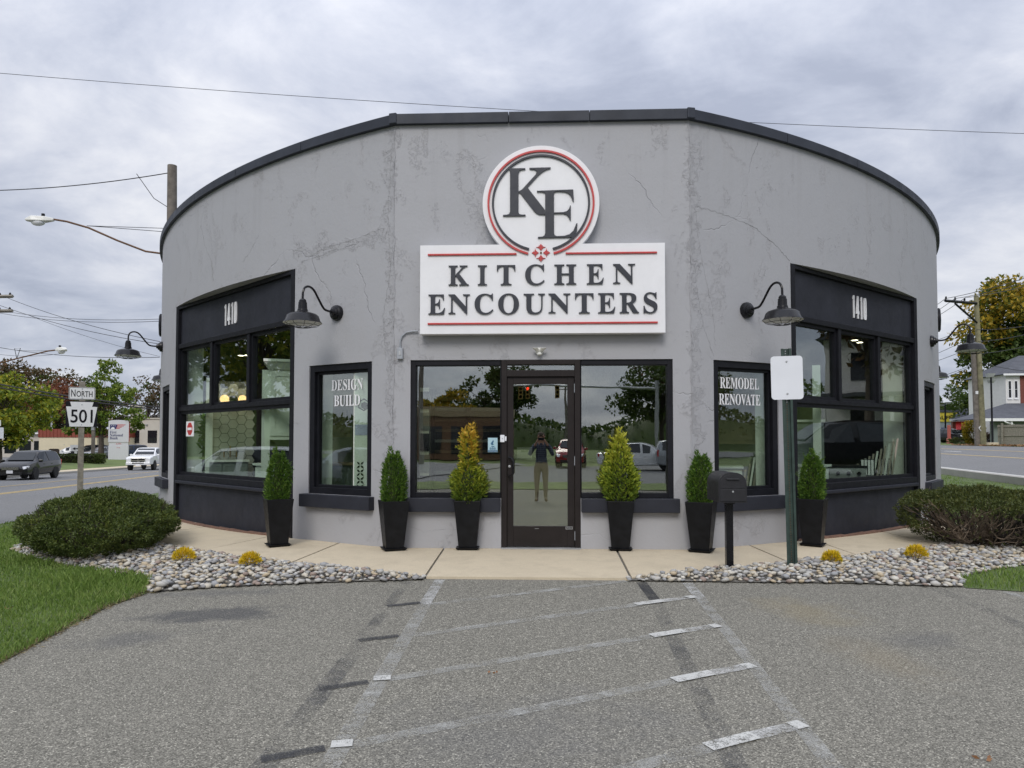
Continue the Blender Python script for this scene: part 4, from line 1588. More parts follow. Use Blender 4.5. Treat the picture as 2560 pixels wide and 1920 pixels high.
MB().box(-0.028, 0.026, -0.025, 0, -0.045, 0.045).build("housing", M['alu_white'], ds, bevel=0.005)
MB().box(0.03, 0.05, -0.02, 0.03, -0.03, 0.028).build("magnet", M['alu_white'], ds, bevel=0.003)
MB().lathe([(0.006, 0), (0.006, 0.003)], 12, Matrix.Translation((0, -0.025, 0)) @ Matrix.Rotation(R(90), 4, 'X')).build("eye", M['grey_metal'], ds)

# ------------------------------------------------------------------ river stones
def stone_mesh(seed, sub):
    r2 = np.random.default_rng(seed)
    bm = bmesh.new()
    bmesh.ops.create_icosphere(bm, subdivisions=sub, radius=1.0)
    a, b, c = r2.uniform(0.85, 1.15), r2.uniform(0.62, 0.95), r2.uniform(0.36, 0.6)
    dirs = r2.normal(size=(7, 3))
    dirs /= np.linalg.norm(dirs, axis=1)[:, None]
    cut = r2.uniform(0.72, 0.95, 7)
    for v in bm.verts:
        p = np.array(v.co)
        for d, k in zip(dirs, cut):
            t = p @ d
            if t > k:
                p = p - d * (t - k) * 0.75
        v.co = (p[0] * a, p[1] * b, p[2] * c)
    me = bpy.data.meshes.new("stone")
    bm.to_mesh(me)
    bm.free()
    me.materials.append(M['stone'])
    me.polygons.foreach_set("use_smooth", [True] * len(me.polygons))
    return me


stone_hi = [stone_mesh(100 + i, 1) for i in range(14)]
stone_arr = []
for me in stone_hi:
    v = np.empty(len(me.vertices) * 3, np.float32)
    me.vertices.foreach_get("co", v)
    f = np.empty(len(me.polygons) * 3, np.int32)
    me.polygons.foreach_get("vertices", f)
    stone_arr.append((v.reshape(-1, 3), f.reshape(-1, 3)))


def rot_z(a):
    c, s = math.cos(a), math.sin(a)
    return np.array(((c, -s, 0), (s, c, 0), (0, 0, 1)))


def fill_stones(bed, poly, seed):
    r2 = np.random.default_rng(seed)
    xs = [p[0] for p in poly]
    ys = [p[1] for p in poly]
    out = []
    for layer in range(2):
        st = 0.064
        X, Y = np.meshgrid(np.arange(min(xs), max(xs), st), np.arange(min(ys), max(ys), st))
        X = X.ravel() + r2.uniform(-.03, .03, X.size) + layer * st / 2
        Y = Y.ravel() + r2.uniform(-.03, .03, Y.size) + layer * st / 2
        k = in_poly(X, Y, poly)
        d = edge_dist(X, Y, poly)
        k |= (d < 0.035) & (layer == 0) & (r2.random(len(X)) < 0.75)
        X, Y, d = X[k], Y[k], d[k]
        keep = d > (-1 if layer == 0 else 0.05)
        if layer == 1:
            keep &= r2.random(len(X)) < 0.62
        for x, y, e_ in zip(X[keep], Y[keep], d[keep]):
            s = r2.choice([0.024, 0.030, 0.036, 0.044, 0.052], p=[.26, .30, .24, .14, .06])
            z = T(x, y) + 0.012 + s * 0.35 + min(0.035, e_ * 0.10) + layer * 0.022
            out.append((x, y, z, s))
    # nearest to the viewpoint show largest
    out.sort(key=lambda q: (math.hypot(q[0] - PX, q[1] - PY) / q[3]))
    for x, y, z, s in out[:300]:
        o = bpy.data.objects.new("stone", stone_hi[int(r2.integers(14))])
        link(o, bed)
        o.location = (x, y, z)
        o.scale = (s, s, s)
        o.rotation_euler = (r2.uniform(-.35, .35), r2.uniform(-.35, .35), r2.uniform(0, 6.28))
    V, F, b = [], [], 0
    for x, y, z, s in out[300:]:
        v, f = stone_arr[int(r2.integers(14))]
        a, t1 = r2.uniform(0, 6.28), r2.uniform(-.35, .35)
        c1, s1 = math.cos(t1), math.sin(t1)
        m_ = rot_z(a) @ np.array(((1, 0, 0), (0, c1, -s1), (0, s1, c1)))
        V.append(v @ m_.T * s + (x, y, z))
        F.append(f + b)
        b += len(v)
    o = mesh_np("stones", np.concatenate(V), np.concatenate(F), M['stone'], bed, True)
    o["kind"] = "stuff"


fill_stones(bed_l, BL, 21)
fill_stones(bed_r, BR, 22)


# ------------------------------------------------------------------ grass blades
def grass(name, poly, n, hmin, hmax, label, seed, near=9.0, clip=None):
    r2 = np.random.default_rng(seed)
    xs = [p[0] for p in poly]
    ys = [p[1] for p in poly]
    x0, x1, y0, y1 = clip or (min(xs), max(xs), min(ys), max(ys))
    X = r2.uniform(x0, x1, n * 6)
    Y = r2.uniform(y0, y1, n * 6)
    d = np.hypot(X - PX, Y - PY)
    k = in_poly(X, Y, poly) & (r2.random(len(X)) < np.clip((near / np.maximum(d, 1)) ** 2, 0.0, 1))
    X, Y, d = X[k][:n], Y[k][:n], d[k][:n]
    N = len(X)
    Z = np.array([T(float(a), float(b)) for a, b in zip(X, Y)]) + 0.004
    h = r2.uniform(hmin, hmax, N) * (0.8 + 0.4 * np.sin(X * 2.1 + 1) * np.cos(Y * 1.7))
    w = r2.uniform(0.0022, 0.0042, N) * np.clip(d / 6.0, 1, 3)
    a = r2.uniform(0, 2 * PI, N)
    lean = r2.uniform(0.1, 0.75, N) * h
    la = r2.uniform(0, 2 * PI, N)
    ax, ay = np.cos(a) * w, np.sin(a) * w
    lx, ly = np.cos(la) * lean, np.sin(la) * lean
    V = np.empty((N, 4, 3))
    V[:, 0] = np.stack((X - ax, Y - ay, Z), 1)
    V[:, 1] = np.stack((X + ax, Y + ay, Z), 1)
    V[:, 2] = np.stack((X + lx * .4 + ax * .7, Y + ly * .4 + ay * .7, Z + h * 0.6), 1)
    V[:, 3] = np.stack((X + lx, Y + ly, Z + h), 1)
    F = np.arange(N * 4).reshape(N, 4)
    F = np.concatenate((F[:, [0, 1, 2]], F[:, [0, 2, 3]]))
    o = mesh_np(name, V.reshape(-1, 3), F, M['grass'])
    tag(o, label, None, None, 'stuff')
    return o


grass("grass", LL, 125000, 0.035, 0.085, "short green grass blades on the left lawn", 31, 5.5, (-12, -3.4, -5.2, 9))
grass("grass", LR, 60000, 0.035, 0.085, "short green grass blades on the right lawn", 32, 8.0, (3.9, 18, -2.3, 24))


# ------------------------------------------------------------------ foliage from leaf-sized cards
def cards(P, D, L, W, r2, flat=0.0):
    """diamond leaves at points P along directions D with lengths L and widths W"""
    N = len(P)
    D = D / np.maximum(np.linalg.norm(D, axis=1)[:, None], 1e-6)
    rv = r2.normal(size=(N, 3))
    S = np.cross(D, rv)
    S /= np.maximum(np.linalg.norm(S, axis=1)[:, None], 1e-6)
    L = np.broadcast_to(L, N)[:, None]
    W = np.broadcast_to(W, N)[:, None]
    nrm = np.cross(D, S)
    V = np.empty((N, 4, 3))
    V[:, 0] = P
    V[:, 1] = P + D * L * 0.45 + S * W * 0.5 + nrm * W * 0.12
    V[:, 2] = P + D * L
    V[:, 3] = P + D * L * 0.45 - S * W * 0.5 + nrm * W * 0.12
    return V.reshape(-1, 3), np.arange(N * 4).reshape(N, 4)


def unit(r2, n):
    v = r2.normal(size=(n, 3))
    return v / np.linalg.norm(v, axis=1)[:, None]


def grad_leaf_mat(name, lo, hi, z0, z1, jit=0.35):
    """foliage whose own colour goes from green at the base to gold at the tips"""
    t = NT(name)
    sp = t.n.new("ShaderNodeSeparateXYZ")
    t.l.new(t.coord(), sp.inputs[0])
    g = t.math('DIVIDE', t.math('SUBTRACT', sp.outputs[2], z0), z1 - z0)
    g = t.math('ADD', g, t.math('MULTIPLY', t.math('SUBTRACT', t.rnd(), 0.5), jit * 2))
    g = t.math('ADD', g, t.math('MULTIPLY', t.math('SUBTRACT', t.noise(7, 3), 0.5), 0.5))
    c = t.ramp(g, tuple(zip((0.0, 0.35, 0.7, 1.0), (lo, tuple((a * 0.6 + b * 0.4) for a, b in zip(lo, hi[0])), hi[0], hi[1]))))
    p = t.principled(c, 0.55, 0, None, 0.3)
    tr = t.n.new("ShaderNodeBsdfTranslucent")
    t.l.new(c, tr.inputs[0])
    m = t.n.new("ShaderNodeMixShader")
    m.inputs[0].default_value = 0.28
    t.l.new(p, m.inputs[1])
    t.l.new(tr.outputs[0], m.inputs[2])
    return t.done(m.outputs[0])


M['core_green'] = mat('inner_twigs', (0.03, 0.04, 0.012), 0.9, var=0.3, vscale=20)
M['arb_green'] = leaf_mat("dark_arborvitae", ((0.15, (0.028, 0.068, 0.010)), (0.42, (0.065, 0.14, 0.020)), (0.70, (0.13, 0.225, 0.032)), (0.92, (0.27, 0.34, 0.07))), 9, 0.22, 0.5, 0.5)
M['arb_gold'] = grad_leaf_mat("gold_arborvitae", (0.10, 0.17, 0.022), ((0.36, 0.39, 0.038), (0.64, 0.42, 0.055)), 0.58, 1.36)
M['arb_lime'] = grad_leaf_mat("lime_arborvitae", (0.11, 0.18, 0.024), ((0.34, 0.41, 0.04), (0.55, 0.54, 0.07)), 0.58, 1.34)
M['dwarf_gold'] = leaf_mat("dwarf_gold", ((0.1, (0.20, 0.22, 0.014)), (0.36, (0.56, 0.42, 0.018)), (0.62, (0.80, 0.56, 0.028)), (0.9, (0.88, 0.66, 0.07))), 14, 0.25, 0.55, 0.4)
M['yew'] = leaf_mat("yew_needles", ((0.15, (0.022, 0.040, 0.009)), (0.43, (0.060, 0.090, 0.018)), (0.70, (0.115, 0.145, 0.030)), (0.93, (0.26, 0.25, 0.055))), 2.5, 0.12, 0.5, 0.5)
M['yew_brown'] = leaf_mat("yew_olive_needles", ((0.12, (0.022, 0.034, 0.009)), (0.42, (0.058, 0.078, 0.018)), (0.72, (0.105, 0.12, 0.028)), (0.95, (0.22, 0.17, 0.04))), 2.8, 0.12, 0.5, 0.5)
M['twig'] = mat("yew_twigs", (0.20, 0.15, 0.105), 0.85, var=0.35, vscale=8)
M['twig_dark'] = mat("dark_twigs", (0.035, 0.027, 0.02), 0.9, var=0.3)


def topiary(t, prof, n, L, W, m, seed, tips=(), upward=0.8, core=True, sprays=0):
    """clipped or feathery conifer in a pot; prof is (z, radius)"""
    r2 = np.random.default_rng(seed)
    zs = np.array([p[0] for p in prof])
    rs = np.array([p[1] for p in prof])
    zc = np.linspace(zs[0], zs[-1], 200)
    rc = np.interp(zc, zs, rs)
    pr = rc / rc.sum()
    Z = r2.choice(zc, n, p=pr) + r2.uniform(-.01, .01, n)
    A = r2.uniform(0, 2 * PI, n)
    lump = 1 + 0.10 * np.sin(A * 3 + Z * 9 + seed) + 0.08 * np.sin(A * 7 - Z * 17 + seed * 2)
    rr = np.interp(Z, zs, rs) * lump * np.sqrt(r2.uniform(0.45, 1.0, n))
    P = np.stack((np.cos(A) * rr, np.sin(A) * rr, Z), 1)
    D = np.stack((np.cos(A), np.sin(A), np.full(n, upward)), 1) + r2.normal(size=(n, 3)) * 0.38
    Ls = r2.uniform(0.6, 1.25, n) * L
    parts = [cards(P, D, Ls, W * r2.uniform(.7, 1.3, n), r2)]
    for (tx, ty, z0, z1, r0, k) in tips:
        Zt = r2.uniform(z0, z1, k)
        u = (Zt - z0) / (z1 - z0)
        At = r2.uniform(0, 2 * PI, k)
        rt = r0 * (1 - u) ** 0.8 * np.sqrt(r2.uniform(0.2, 1, k)) + 0.003
        Pt = np.stack((tx * (0.6 + 0.4 * u) + np.cos(At) * rt, ty + np.sin(At) * rt, Zt), 1)
        Dt = np.stack((np.cos(At), np.sin(At), np.full(k, 1.5)), 1) + r2.normal(size=(k, 3)) * 0.25
        parts.append(cards(Pt, Dt, r2.uniform(.6, 1.2, k) * L, W * r2.uniform(.7, 1.2, k), r2))
    if sprays:
        for q in range(sprays):
            z = r2.uniform(zs[0], zs[-1] * 0.99)
            a = r2.uniform(0, 2 * PI)
            r0 = np.interp(z, zs, rs)
            k = 16
            u = r2.uniform(0, 1, k)
            dirv = np.array((math.cos(a), math.sin(a), r2.uniform(0.5, 1.6)))
            dirv /= np.linalg.norm(dirv)
            ln = r2.uniform(0.05, 0.12)
            Pq = np.array((math.cos(a) * r0 * .85, math.sin(a) * r0 * .85, z)) + dirv * (u * ln)[:, None]
            parts.append(cards(Pq, dirv + r2.normal(size=(k, 3)) * 0.5, r2.uniform(.5, .9, k) * L * 0.7, W * 0.7, r2))
    V, F, b = [], [], 0
    for v, f in parts:
        V.append(v)
        F.append(f + b)
        b += len(v)
    mesh_np("foliage", np.concatenate(V), np.concatenate(F), m, t)
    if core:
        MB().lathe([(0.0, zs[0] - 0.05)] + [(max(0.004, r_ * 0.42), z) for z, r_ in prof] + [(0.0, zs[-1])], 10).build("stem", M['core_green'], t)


def planter(x, y, rz, label, lean=0.0):
    t = thing("planter_pot", label, "planter", (x, y, T(x, y) + 0.022), rz, "tall black planters along the shop front")
    mb = MB()
    h, wt, wb, th = 0.60, 0.325, 0.215, 0.016
    # hollow square pot, seat of soil set below the rim
    o0 = [(-wb / 2, -wb / 2), (wb / 2, -wb / 2), (wb / 2, wb / 2), (-wb / 2, wb / 2)]
    o1 = [(-wt / 2, -wt / 2), (wt / 2, -wt / 2), (wt / 2, wt / 2), (-wt / 2, wt / 2)]
    i1 = [(p[0] * (1 - 2 * th / wt), p[1] * (1 - 2 * th / wt)) for p in o1]
    i2 = [(p[0] * 0.86, p[1] * 0.86) for p in o1]
    vs = [(p[0], p[1], 0.03) for p in o0] + [(p[0], p[1], h) for p in o1] + [(p[0], p[1], h) for p in i1] + [(p[0] * .97, p[1] * .97, h - 0.05) for p in i2]
    fs = [(3, 2, 1, 0)]
    for lv in range(3):
        for k in range(4):
            fs.append((lv * 4 + k, lv * 4 + (k + 1) % 4, lv * 4 + 4 + (k + 1) % 4, lv * 4 + 4 + k))
    mb.add(vs, fs)
    mb.build("pot", M['plastic_black'], t, bevel=0.006)
    MB().box(-wt / 2 * .84, wt / 2 * .84, -wt / 2 * .84, wt / 2 * .84, h - 0.06, h - 0.048).build("soil", M['soil'], t)
    mb = MB()
    mb.frustum((0, 0, 0.0), (0.235, 0.235), (0, 0, 0.03), (0.285, 0.285))
    mb.build("tray", M['plastic_black'], t, bevel=0.004)
    return t


PL = [(-3.34, 0.16, 0.55), (-1.80, -0.14, 0.42), (-0.90, -0.03, 0.03), (0.96, -0.02, -0.05), (1.92, -0.12, -0.42), (3.46, 0.48, -0.55)]
PL = [(x, y - 0.02, a) for x, y, a in PL]
plab = ["tall black planter at the inner end of the left 1410 window", "tall black planter between the DESIGN BUILD window and the storefront",
        "tall black planter left of the entrance door", "tall black planter right of the entrance door", "tall black planter behind the mailbox", "tall black planter behind the sign post at the right 1410 window"]
slab_ = ["dark green twin-tipped conifer in the planter at the left 1410 window", "dark green twin-tipped conifer in the planter beside the DESIGN BUILD window",
         "golden conifer with long orange top in the planter left of the door", "yellow-green pointed conifer in the planter right of the door",
         "bright green conifer in the planter behind the mailbox", "dark green rounded conifer in the planter at the right 1410 window"]
for i, (x, y, a) in enumerate(PL):
    planter(x, y, a, plab[i])
    s = thing("potted_conifer", slab_[i], "shrub", (x, y, T(x, y) + 0.022), a, "conifers in the black planters")
    if i in (2, 3):
        if i == 2:
            prof = [(0.55, 0.12), (0.64, 0.18), (0.76, 0.205), (0.86, 0.19), (0.95, 0.13), (1.02, 0.075), (1.15, 0.066), (1.27, 0.062), (1.36, 0.05), (1.42, 0.03)]
            tips = [(0.045, 0, 1.32, 1.53, 0.05, 60), (-0.05, 0.01, 1.3, 1.50, 0.035, 40)]
            m_ = M['arb_gold']
        else:
            prof = [(0.55, 0.12), (0.64, 0.175), (0.76, 0.205), (0.90, 0.195), (1.03, 0.155), (1.16, 0.105), (1.27, 0.06), (1.35, 0.02)]
            tips = [(0.0, 0, 1.28, 1.46, 0.03, 40), (0.05, 0.0, 1.26, 1.40, 0.03, 25)]
            m_ = M['arb_lime']
        topiary(s, prof, 2400, 0.068, 0.021, m_, 50 + i, tips, 0.75, sprays=110)
    else:
        k = (1.0, 1.0, 1, 1, 0.97, 0.97)[i]
        prof = [(0.555, 0.12), (0.64, 0.142), (0.80, 0.142), (0.94, 0.130), (1.03, 0.108), (1.10, 0.078), (1.15, 0.045)]
        prof = [(0.555 + (z - 0.555) * k, r_) for z, r_ in prof]
        tips = [(-0.045, 0, 1.00 * k, 1.24 * k, 0.055, 170), (0.055, 0.0, 1.0 * k, 1.19 * k, 0.05, 150)] if i != 5 else [(0.0, 0, 1.0, 1.22, 0.075, 220)]
        topiary(s, prof, 4200, 0.042, 0.013, M['arb_green'], 50 + i, tips, 1.0, sprays=40)

# small golden dwarf shrubs in the stones
for i, (x, y, r_, lb) in enumerate(((-3.82, -1.30, 0.125, "small golden shrub in the stones beside the left yew"), (-2.98, -1.58, 0.115, "small golden shrub in the stones nearest the parking lot on the left"),
                                    (3.04, -1.17, 0.105, "small golden shrub in the stones right of the sign post"), (4.13, -0.74, 0.125, "small golden shrub in the stones below the right yew"))):
    r2 = np.random.default_rng(70 + i)
    t = thing("dwarf_shrub", lb, "shrub", (x, y, T(x, y) + 0.05), r2.uniform(0, 6), "golden dwarf shrubs in the stone beds")
    n = 750
    D = unit(r2, n)
    D[:, 2] = np.abs(D[:, 2]) * 1.0 - 0.15
    P = D * r_ * np.array((1, 1, 1.05)) * np.cbrt(r2.uniform(0.3, 1, n))[:, None] * np.array((1, 1, 1)) * 0.8 + (0, 0, r_ * 0.55)
    v, f = cards(P, D + (0, 0, 0.5) + r2.normal(size=(n, 3)) * .3, r2.uniform(.025, .05, n), 0.011, r2)
    mesh_np("foliage", v, f, M['dwarf_gold'], t)
    mb = MB()
    for k in range(7):
        a = k * 0.9
        mb.tube([(0, 0, -0.03), (0.03 * math.cos(a), 0.03 * math.sin(a), 0.04), (0.07 * math.cos(a), 0.07 * math.sin(a), 0.10)], (0.006, 0.004, 0.002), 5)
    mb.build("stem", M['twig'], t)


# ------------------------------------------------------------------ clipped yews
def branch_set(r2, n, rx, ry, h, flare=0.9, gap=None, z0=0.0):
    mb = MB()
    ends = []
    for k in range(n):
        a = r2.uniform(0, 2 * PI)
        if gap is not None and r2.random() < 0.6:
            a = gap + r2.normal() * 0.55
        b = np.array((math.cos(a) * rx * 0.16, math.sin(a) * ry * 0.16, z0))
        rr = r2.uniform(0.55, 0.98)
        e_ = np.array((math.cos(a) * rx * rr, math.sin(a) * ry * rr, h * r2.uniform(0.35, 0.92)))
        pts = []
        for u in np.linspace(0, 1, 7):
            p = b * (1 - u) + e_ * u
            p[2] = z0 + (e_[2] - z0) * (u ** 1.25) + 0.02 * math.sin(u * 9 + k)
            p[:2] += r2.normal(size=2) * 0.025 * u
            pts.append(p)
        r0 = r2.uniform(0.008, 0.017)
        mb.tube([tuple(p) for p in pts], [r0 * (1 - 0.75 * u) for u in np.linspace(0, 1, 7)], 5, False)
        for j in (2, 3, 4, 5):
            for q in range(2):
                d = unit(r2, 1)[0] * np.array((1, 1, .6)) + (e_ - b) * 0.5 / max(0.1, np.linalg.norm(e_ - b)) + (0, 0, 0.4)
                d = d / np.linalg.norm(d) * r2.uniform(0.12, 0.30)
                mb.tube([tuple(pts[j]), tuple(pts[j] + d * 0.55 + r2.normal(size=3) * 0.012), tuple(pts[j] + d)], [r0 * 0.4, r0 * 0.28, r0 * 0.12], 4, False)
    return mb


def yew(name, label, loc, rz, rx, ry, h, n, seed, m, bare=None, zb=0.05, flat=0.2):
    """bun-shaped yew: flared underside, flat dome; bare = (angle, spread) of the open dead side"""
    r2 = np.random.default_rng(seed)
    t = thing(name, label, "bush", loc, rz, "clipped yew bushes at the shop corners")
    V = []
    # surface sampled over the dome with lumps; radius shrinks below the widest line
    A = r2.uniform(0, 2 * PI, n)
    U = r2.random(n)
    zn = np.where(r2.random(n) < 0.46, 1.0, U)     # part on top, part on the flank
    Zf = zb + (h * (1 - flat * 0.92) - zb) * U ** 0.9
    prof = np.interp(U, (0, 0.12, 0.35, 0.62, 0.85, 1.0), (0.50, 0.74, 0.93, 1.0, 0.97, 0.88))
    lump = 1 + 0.055 * np.sin(3 * A + seed) + 0.045 * np.sin(17 * A + 13 * U) * np.sin(11 * U - 5 * A) + 0.045 * np.sin(7 * A + 5 * U + seed) + 0.03 * np.sin(13 * A - 9 * U)
    depth = r2.uniform(0, 1, n) ** 2.2 * 0.20
    rad = prof * lump - depth
    P1 = np.stack((np.cos(A) * rx * rad, np.sin(A) * ry * rad, Zf), 1)
    rt = np.sqrt(r2.random(n)) * 0.86
    dome = 1 - flat * (rt / 0.86) ** 2.0 + 0.035 * np.sin(A * 5 + rt * 8 + seed) + 0.03 * np.sin(A * 3 + rt * 17)
    P2 = np.stack((np.cos(A) * rx * rt * lump, np.sin(A) * ry * rt * lump, h * dome - r2.uniform(0, 1, n) ** 2.0 * 0.13), 1)
    top = zn == 1.0
    P = np.where(top[:, None], P2, P1)
    D = np.stack((np.cos(A), np.sin(A), np.full(n, 0.45)), 1)
    D = np.where(top[:, None], np.stack((np.cos(A) * .25, np.sin(A) * .25, np.ones(n)), 1), D)
    D = D + r2.normal(size=(n, 3)) * 0.5
    keep = np.ones(n, bool)
    if bare is not None:
        da = np.abs((A - bare[0] + PI) % (2 * PI) - PI)
        hole = (da < bare[1] * (1 + 0.3 * np.sin(U * 11))) & (~top) & (Zf < h * 0.80 + 0.05 * np.sin(A * 9))
        keep &= ~(hole & (r2.random(n) < 0.965))
    # irregular gaps near the skirt
    keep &= ~((~top) & (np.sin(A * 9 + seed) * np.sin(U * 8 + A * 2) > 0.72) & (r2.random(n) < 0.8))
    P, D = P[keep], D[keep]
    # each point is a short shoot with paired needles
    k = len(P)
    Dn = D / np.linalg.norm(D, axis=1)[:, None]
    Vs, Fs, b = [], [], 0
    for q in range(4):
        off = Dn * r2.uniform(0, 0.03, k)[:, None]
        v, f = cards(P + off, Dn + r2.normal(size=(k, 3)) * 0.55, r2.uniform(0.022, 0.040, k), 0.0115, r2)
        Vs.append(v)
        Fs.append(f + b)
        b += len(v)
    mesh_np("foliage", np.concatenate(Vs), np.concatenate(Fs), m, t)
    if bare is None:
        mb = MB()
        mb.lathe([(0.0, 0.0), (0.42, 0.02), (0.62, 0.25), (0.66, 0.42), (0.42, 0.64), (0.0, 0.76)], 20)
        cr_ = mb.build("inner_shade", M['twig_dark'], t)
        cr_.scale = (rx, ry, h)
    branch_set(r2, 60, rx, ry, h, gap=None).build("branches", M['twig_dark'], t)
    if bare is not None:
        branch_set(r2, 80, rx * 1.0, ry * 1.0, h * 0.95, gap=bare[0]).build("bare_branches", M['twig'], t)
    return t


yew("yew_bush", "wide dark green clipped yew bush at the left corner of the shop", (-5.66, 0.22, T(-5.9, 0.5) - 0.04), R(27), 0.87, 1.60, 0.78, 27000, 81, M['yew'], flat=0.36)
yew("yew_bush", "olive yew bush with bare brown branches exposed on its front side", (5.80, 0.85, T(5.8, 0.9) - 0.02), R(-12), 0.92, 1.2, 0.78, 17000, 82, M['yew_brown'], bare=(R(238), 1.0))
yew("yew_bush", "olive yew bush cut by the right picture edge behind the bare-sided one", (7.35, 1.15, T(7.3, 1.1)), R(20), 0.95, 0.95, 0.70, 11000, 83, M['yew_brown'])

# ------------------------------------------------------------------ mailbox
mbx = thing("mailbox", "black arched mailbox on a square black post in the stones", "mailbox", (1.945, -1.30, T(1.94, -1.3)), R(0))
MB().box(-0.036, 0.036, -0.036, 0.036, -0.1, 0.72).build("post", M['black_metal'], mbx, bevel=0.004)
M['mail_black'] = mat("mailbox_powder_coat", (0.013, 0.013, 0.016), 0.5, var=0.2, vscale=20, bump=0.15, bscale=120)


def arch(w, h, r, n=8):
    pts = [(-w / 2, 0), (w / 2, 0)]
    for k in range(n + 1):
        a = PI / 2 * k / n
        pts.append((w / 2 - r + r * math.cos(a), h - r + r * math.sin(a)))
    for k in range(n + 1):
        a = PI / 2 + PI / 2 * k / n
        pts.append((-w / 2 + r + r * math.cos(a), h - r + r * math.sin(a)))
    return pts


MB().prism(arch(0.285, 0.305, 0.115), -0.16, 0.34).build("body", M['mail_black'], mbx, (0, 0, 0.72), bevel=0.004)
MB().box(-0.05, 0.05, -0.05, 0.05, 0.70, 0.72).build("bracket", M['mail_black'], mbx)
up = [(x * 0.9, z * 0.9 + 0.012) for x, z in arch(0.285, 0.305, 0.115)]
MB().prism([(-0.128, 0.148)] + [(0.128, 0.148)] + [p for p in up if p[1] > 0.17], -0.168, -0.161).build("door", M['mail_black'], mbx, (0, 0, 0.72), bevel=0.003)
MB().box(-0.128, 0.128, -0.168, -0.161, 0.015, 0.142).build("locked_door", M['mail_black'], mbx, (0, 0, 0.72), bevel=0.003)
mb = MB()
mb.box(-0.065, 0.065, -0.186, -0.168, 0.232, 0.247)
mb.build("handle", M['mail_black'], mbx, (0, 0, 0.72), bevel=0.005)
MB().lathe([(0.010, 0), (0.010, 0.005), (0.0, 0.006)], 14, Matrix.Translation((0, -0.168, 0)) @ Matrix.Rotation(R(90), 4, 'X')).build("lock", M['galv'], mbx, (0.0, 0, 0.72 + 0.113))

# ------------------------------------------------------------------ blank sign on green channel post
sp = thing("sign_post", "blank white metal plate bolted to a green perforated channel post", "sign post", (2.59, -1.30, T(2.59, -1.3)), R(-8))
sp.rotation_euler = (R(0.4), R(-1.0), R(-6))
mb = MB()
zt = 2.31
z = -0.1
# hat channel built in front of holes: web in short lengths with holes between
for (xa, xb, ya, yb) in ((-0.040, -0.028, 0.0, 0.032), (0.028, 0.040, 0.0, 0.032), (-0.052, -0.040, 0.0, 0.004), (0.040, 0.052, 0.0, 0.004)):
    mb.box(xa, xb, ya, yb, -0.1, zt)
mb.box(-0.028, -0.0055, 0.028, 0.032, -0.1, zt)
mb.box(0.0055, 0.028, 0.028, 0.032, -0.1, zt)
zz_ = 0.02
prev = -0.1
while zz_ < zt - 0.01:
    mb.box(-0.0055, 0.0055, 0.028, 0.032, prev, zz_)
    prev = zz_ + 0.010
    zz_ += 0.0254
mb.box(-0.0055, 0.0055, 0.028, 0.032, prev, zt)
mb.build("post", M['green_post'], sp)
MB().box(-0.03, 0.03, 0.0325, 0.034, -0.1, 1.75).build("post_liner", M['rust'], sp)


def round_rect(w, h, r, n=6):
    pts = []
    for q, (cx, cz_) in enumerate(((w / 2 - r, h / 2 - r), (-w / 2 + r, h / 2 - r), (-w / 2 + r, -h / 2 + r), (w / 2 - r, -h / 2 + r))):
        for k in range(n + 1):
            a = (q + k / n) * PI / 2
            pts.append((cx + r * math.cos(a), cz_ + r * math.sin(a)))
    return pts


MB().prism(round_rect(0.318, 0.452, 0.035), -0.006, -0.002).build("plate", M['alu_white'], sp, (0.0, 0, 2.005))
for z in (2.175, 1.838):
    MB().lathe([(0.011, 0), (0.011, 0.003), (0.006, 0.004), (0.006, 0.008), (0, 0.008)], 12, Matrix.Translation((0, -0.006, z)) @ Matrix.Rotation(R(90), 4, 'X')).build("bolt", M['galv'], sp)

# ------------------------------------------------------------------ route sign
rs = thing("route_sign", "white NORTH plate above keystone-shaped 501 route marker on a wooden post", "road sign", (-10.68, 7.3, T(-10.68, 7.3)), R(34))
zb = T(-10.68, 7.3)
MB().box(-0.06, 0.06, 0.012, 0.13, -0.2, 2.72 - zb).build("post", M['wood_grey'], rs, bevel=0.006)
M['sign_white2'] = mat("road_sign_white", (0.76, 0.77, 0.78), 0.4, var=0.04)
kz = 1.655 - zb
MB().prism(round_rect(0.635, 0.60, 0.03), 0.004, 0.011).build("plate", M['frame'], rs, (0, 0, kz + 0.30))
ks = [(-0.235, 0.012), (0.235, 0.012), (0.312, 0.475), (0.205, 0.475), (0.235, 0.585), (-0.235, 0.585), (-0.205, 0.475), (-0.312, 0.475)]
MB().prism(ks, -0.0005, 0.0035).build("keystone", M['sign_white2'], rs, (0, 0, kz))
text("lettering", "501", 0.44, 0.31, 0.003, M['frame'], rs, (0.0, -0.001, kz + 0.10), offset=0.012)
MB().prism(round_rect(0.53, 0.29, 0.03), 0.004, 0.011).build("plate", M['sign_white2'], rs, (0, 0, 2.44 - zb))
for q in range(1):
    o_, i_ = round_rect(0.515, 0.275, 0.025), round_rect(0.497, 0.257, 0.02)
    n = len(o_)
    MB().add([(p[0], 0.0015, p[1]) for p in o_] + [(p[0], 0.0015, p[1]) for p in i_], [(k, n + k, n + (k + 1) % n, (k + 1) % n) for k in range(n)]).build("border", M['frame'], rs, (0, 0, 2.44 - zb))
text("lettering", "N", 0.085, 0.165, 0.003, M['frame'], rs, (-0.175, 0.003, 2.36 - zb), offset=0.004)
text("lettering", "ORTH", 0.32, 0.135, 0.003, M['frame'], rs, (0.048, 0.003, 2.36 - zb), offset=0.004)
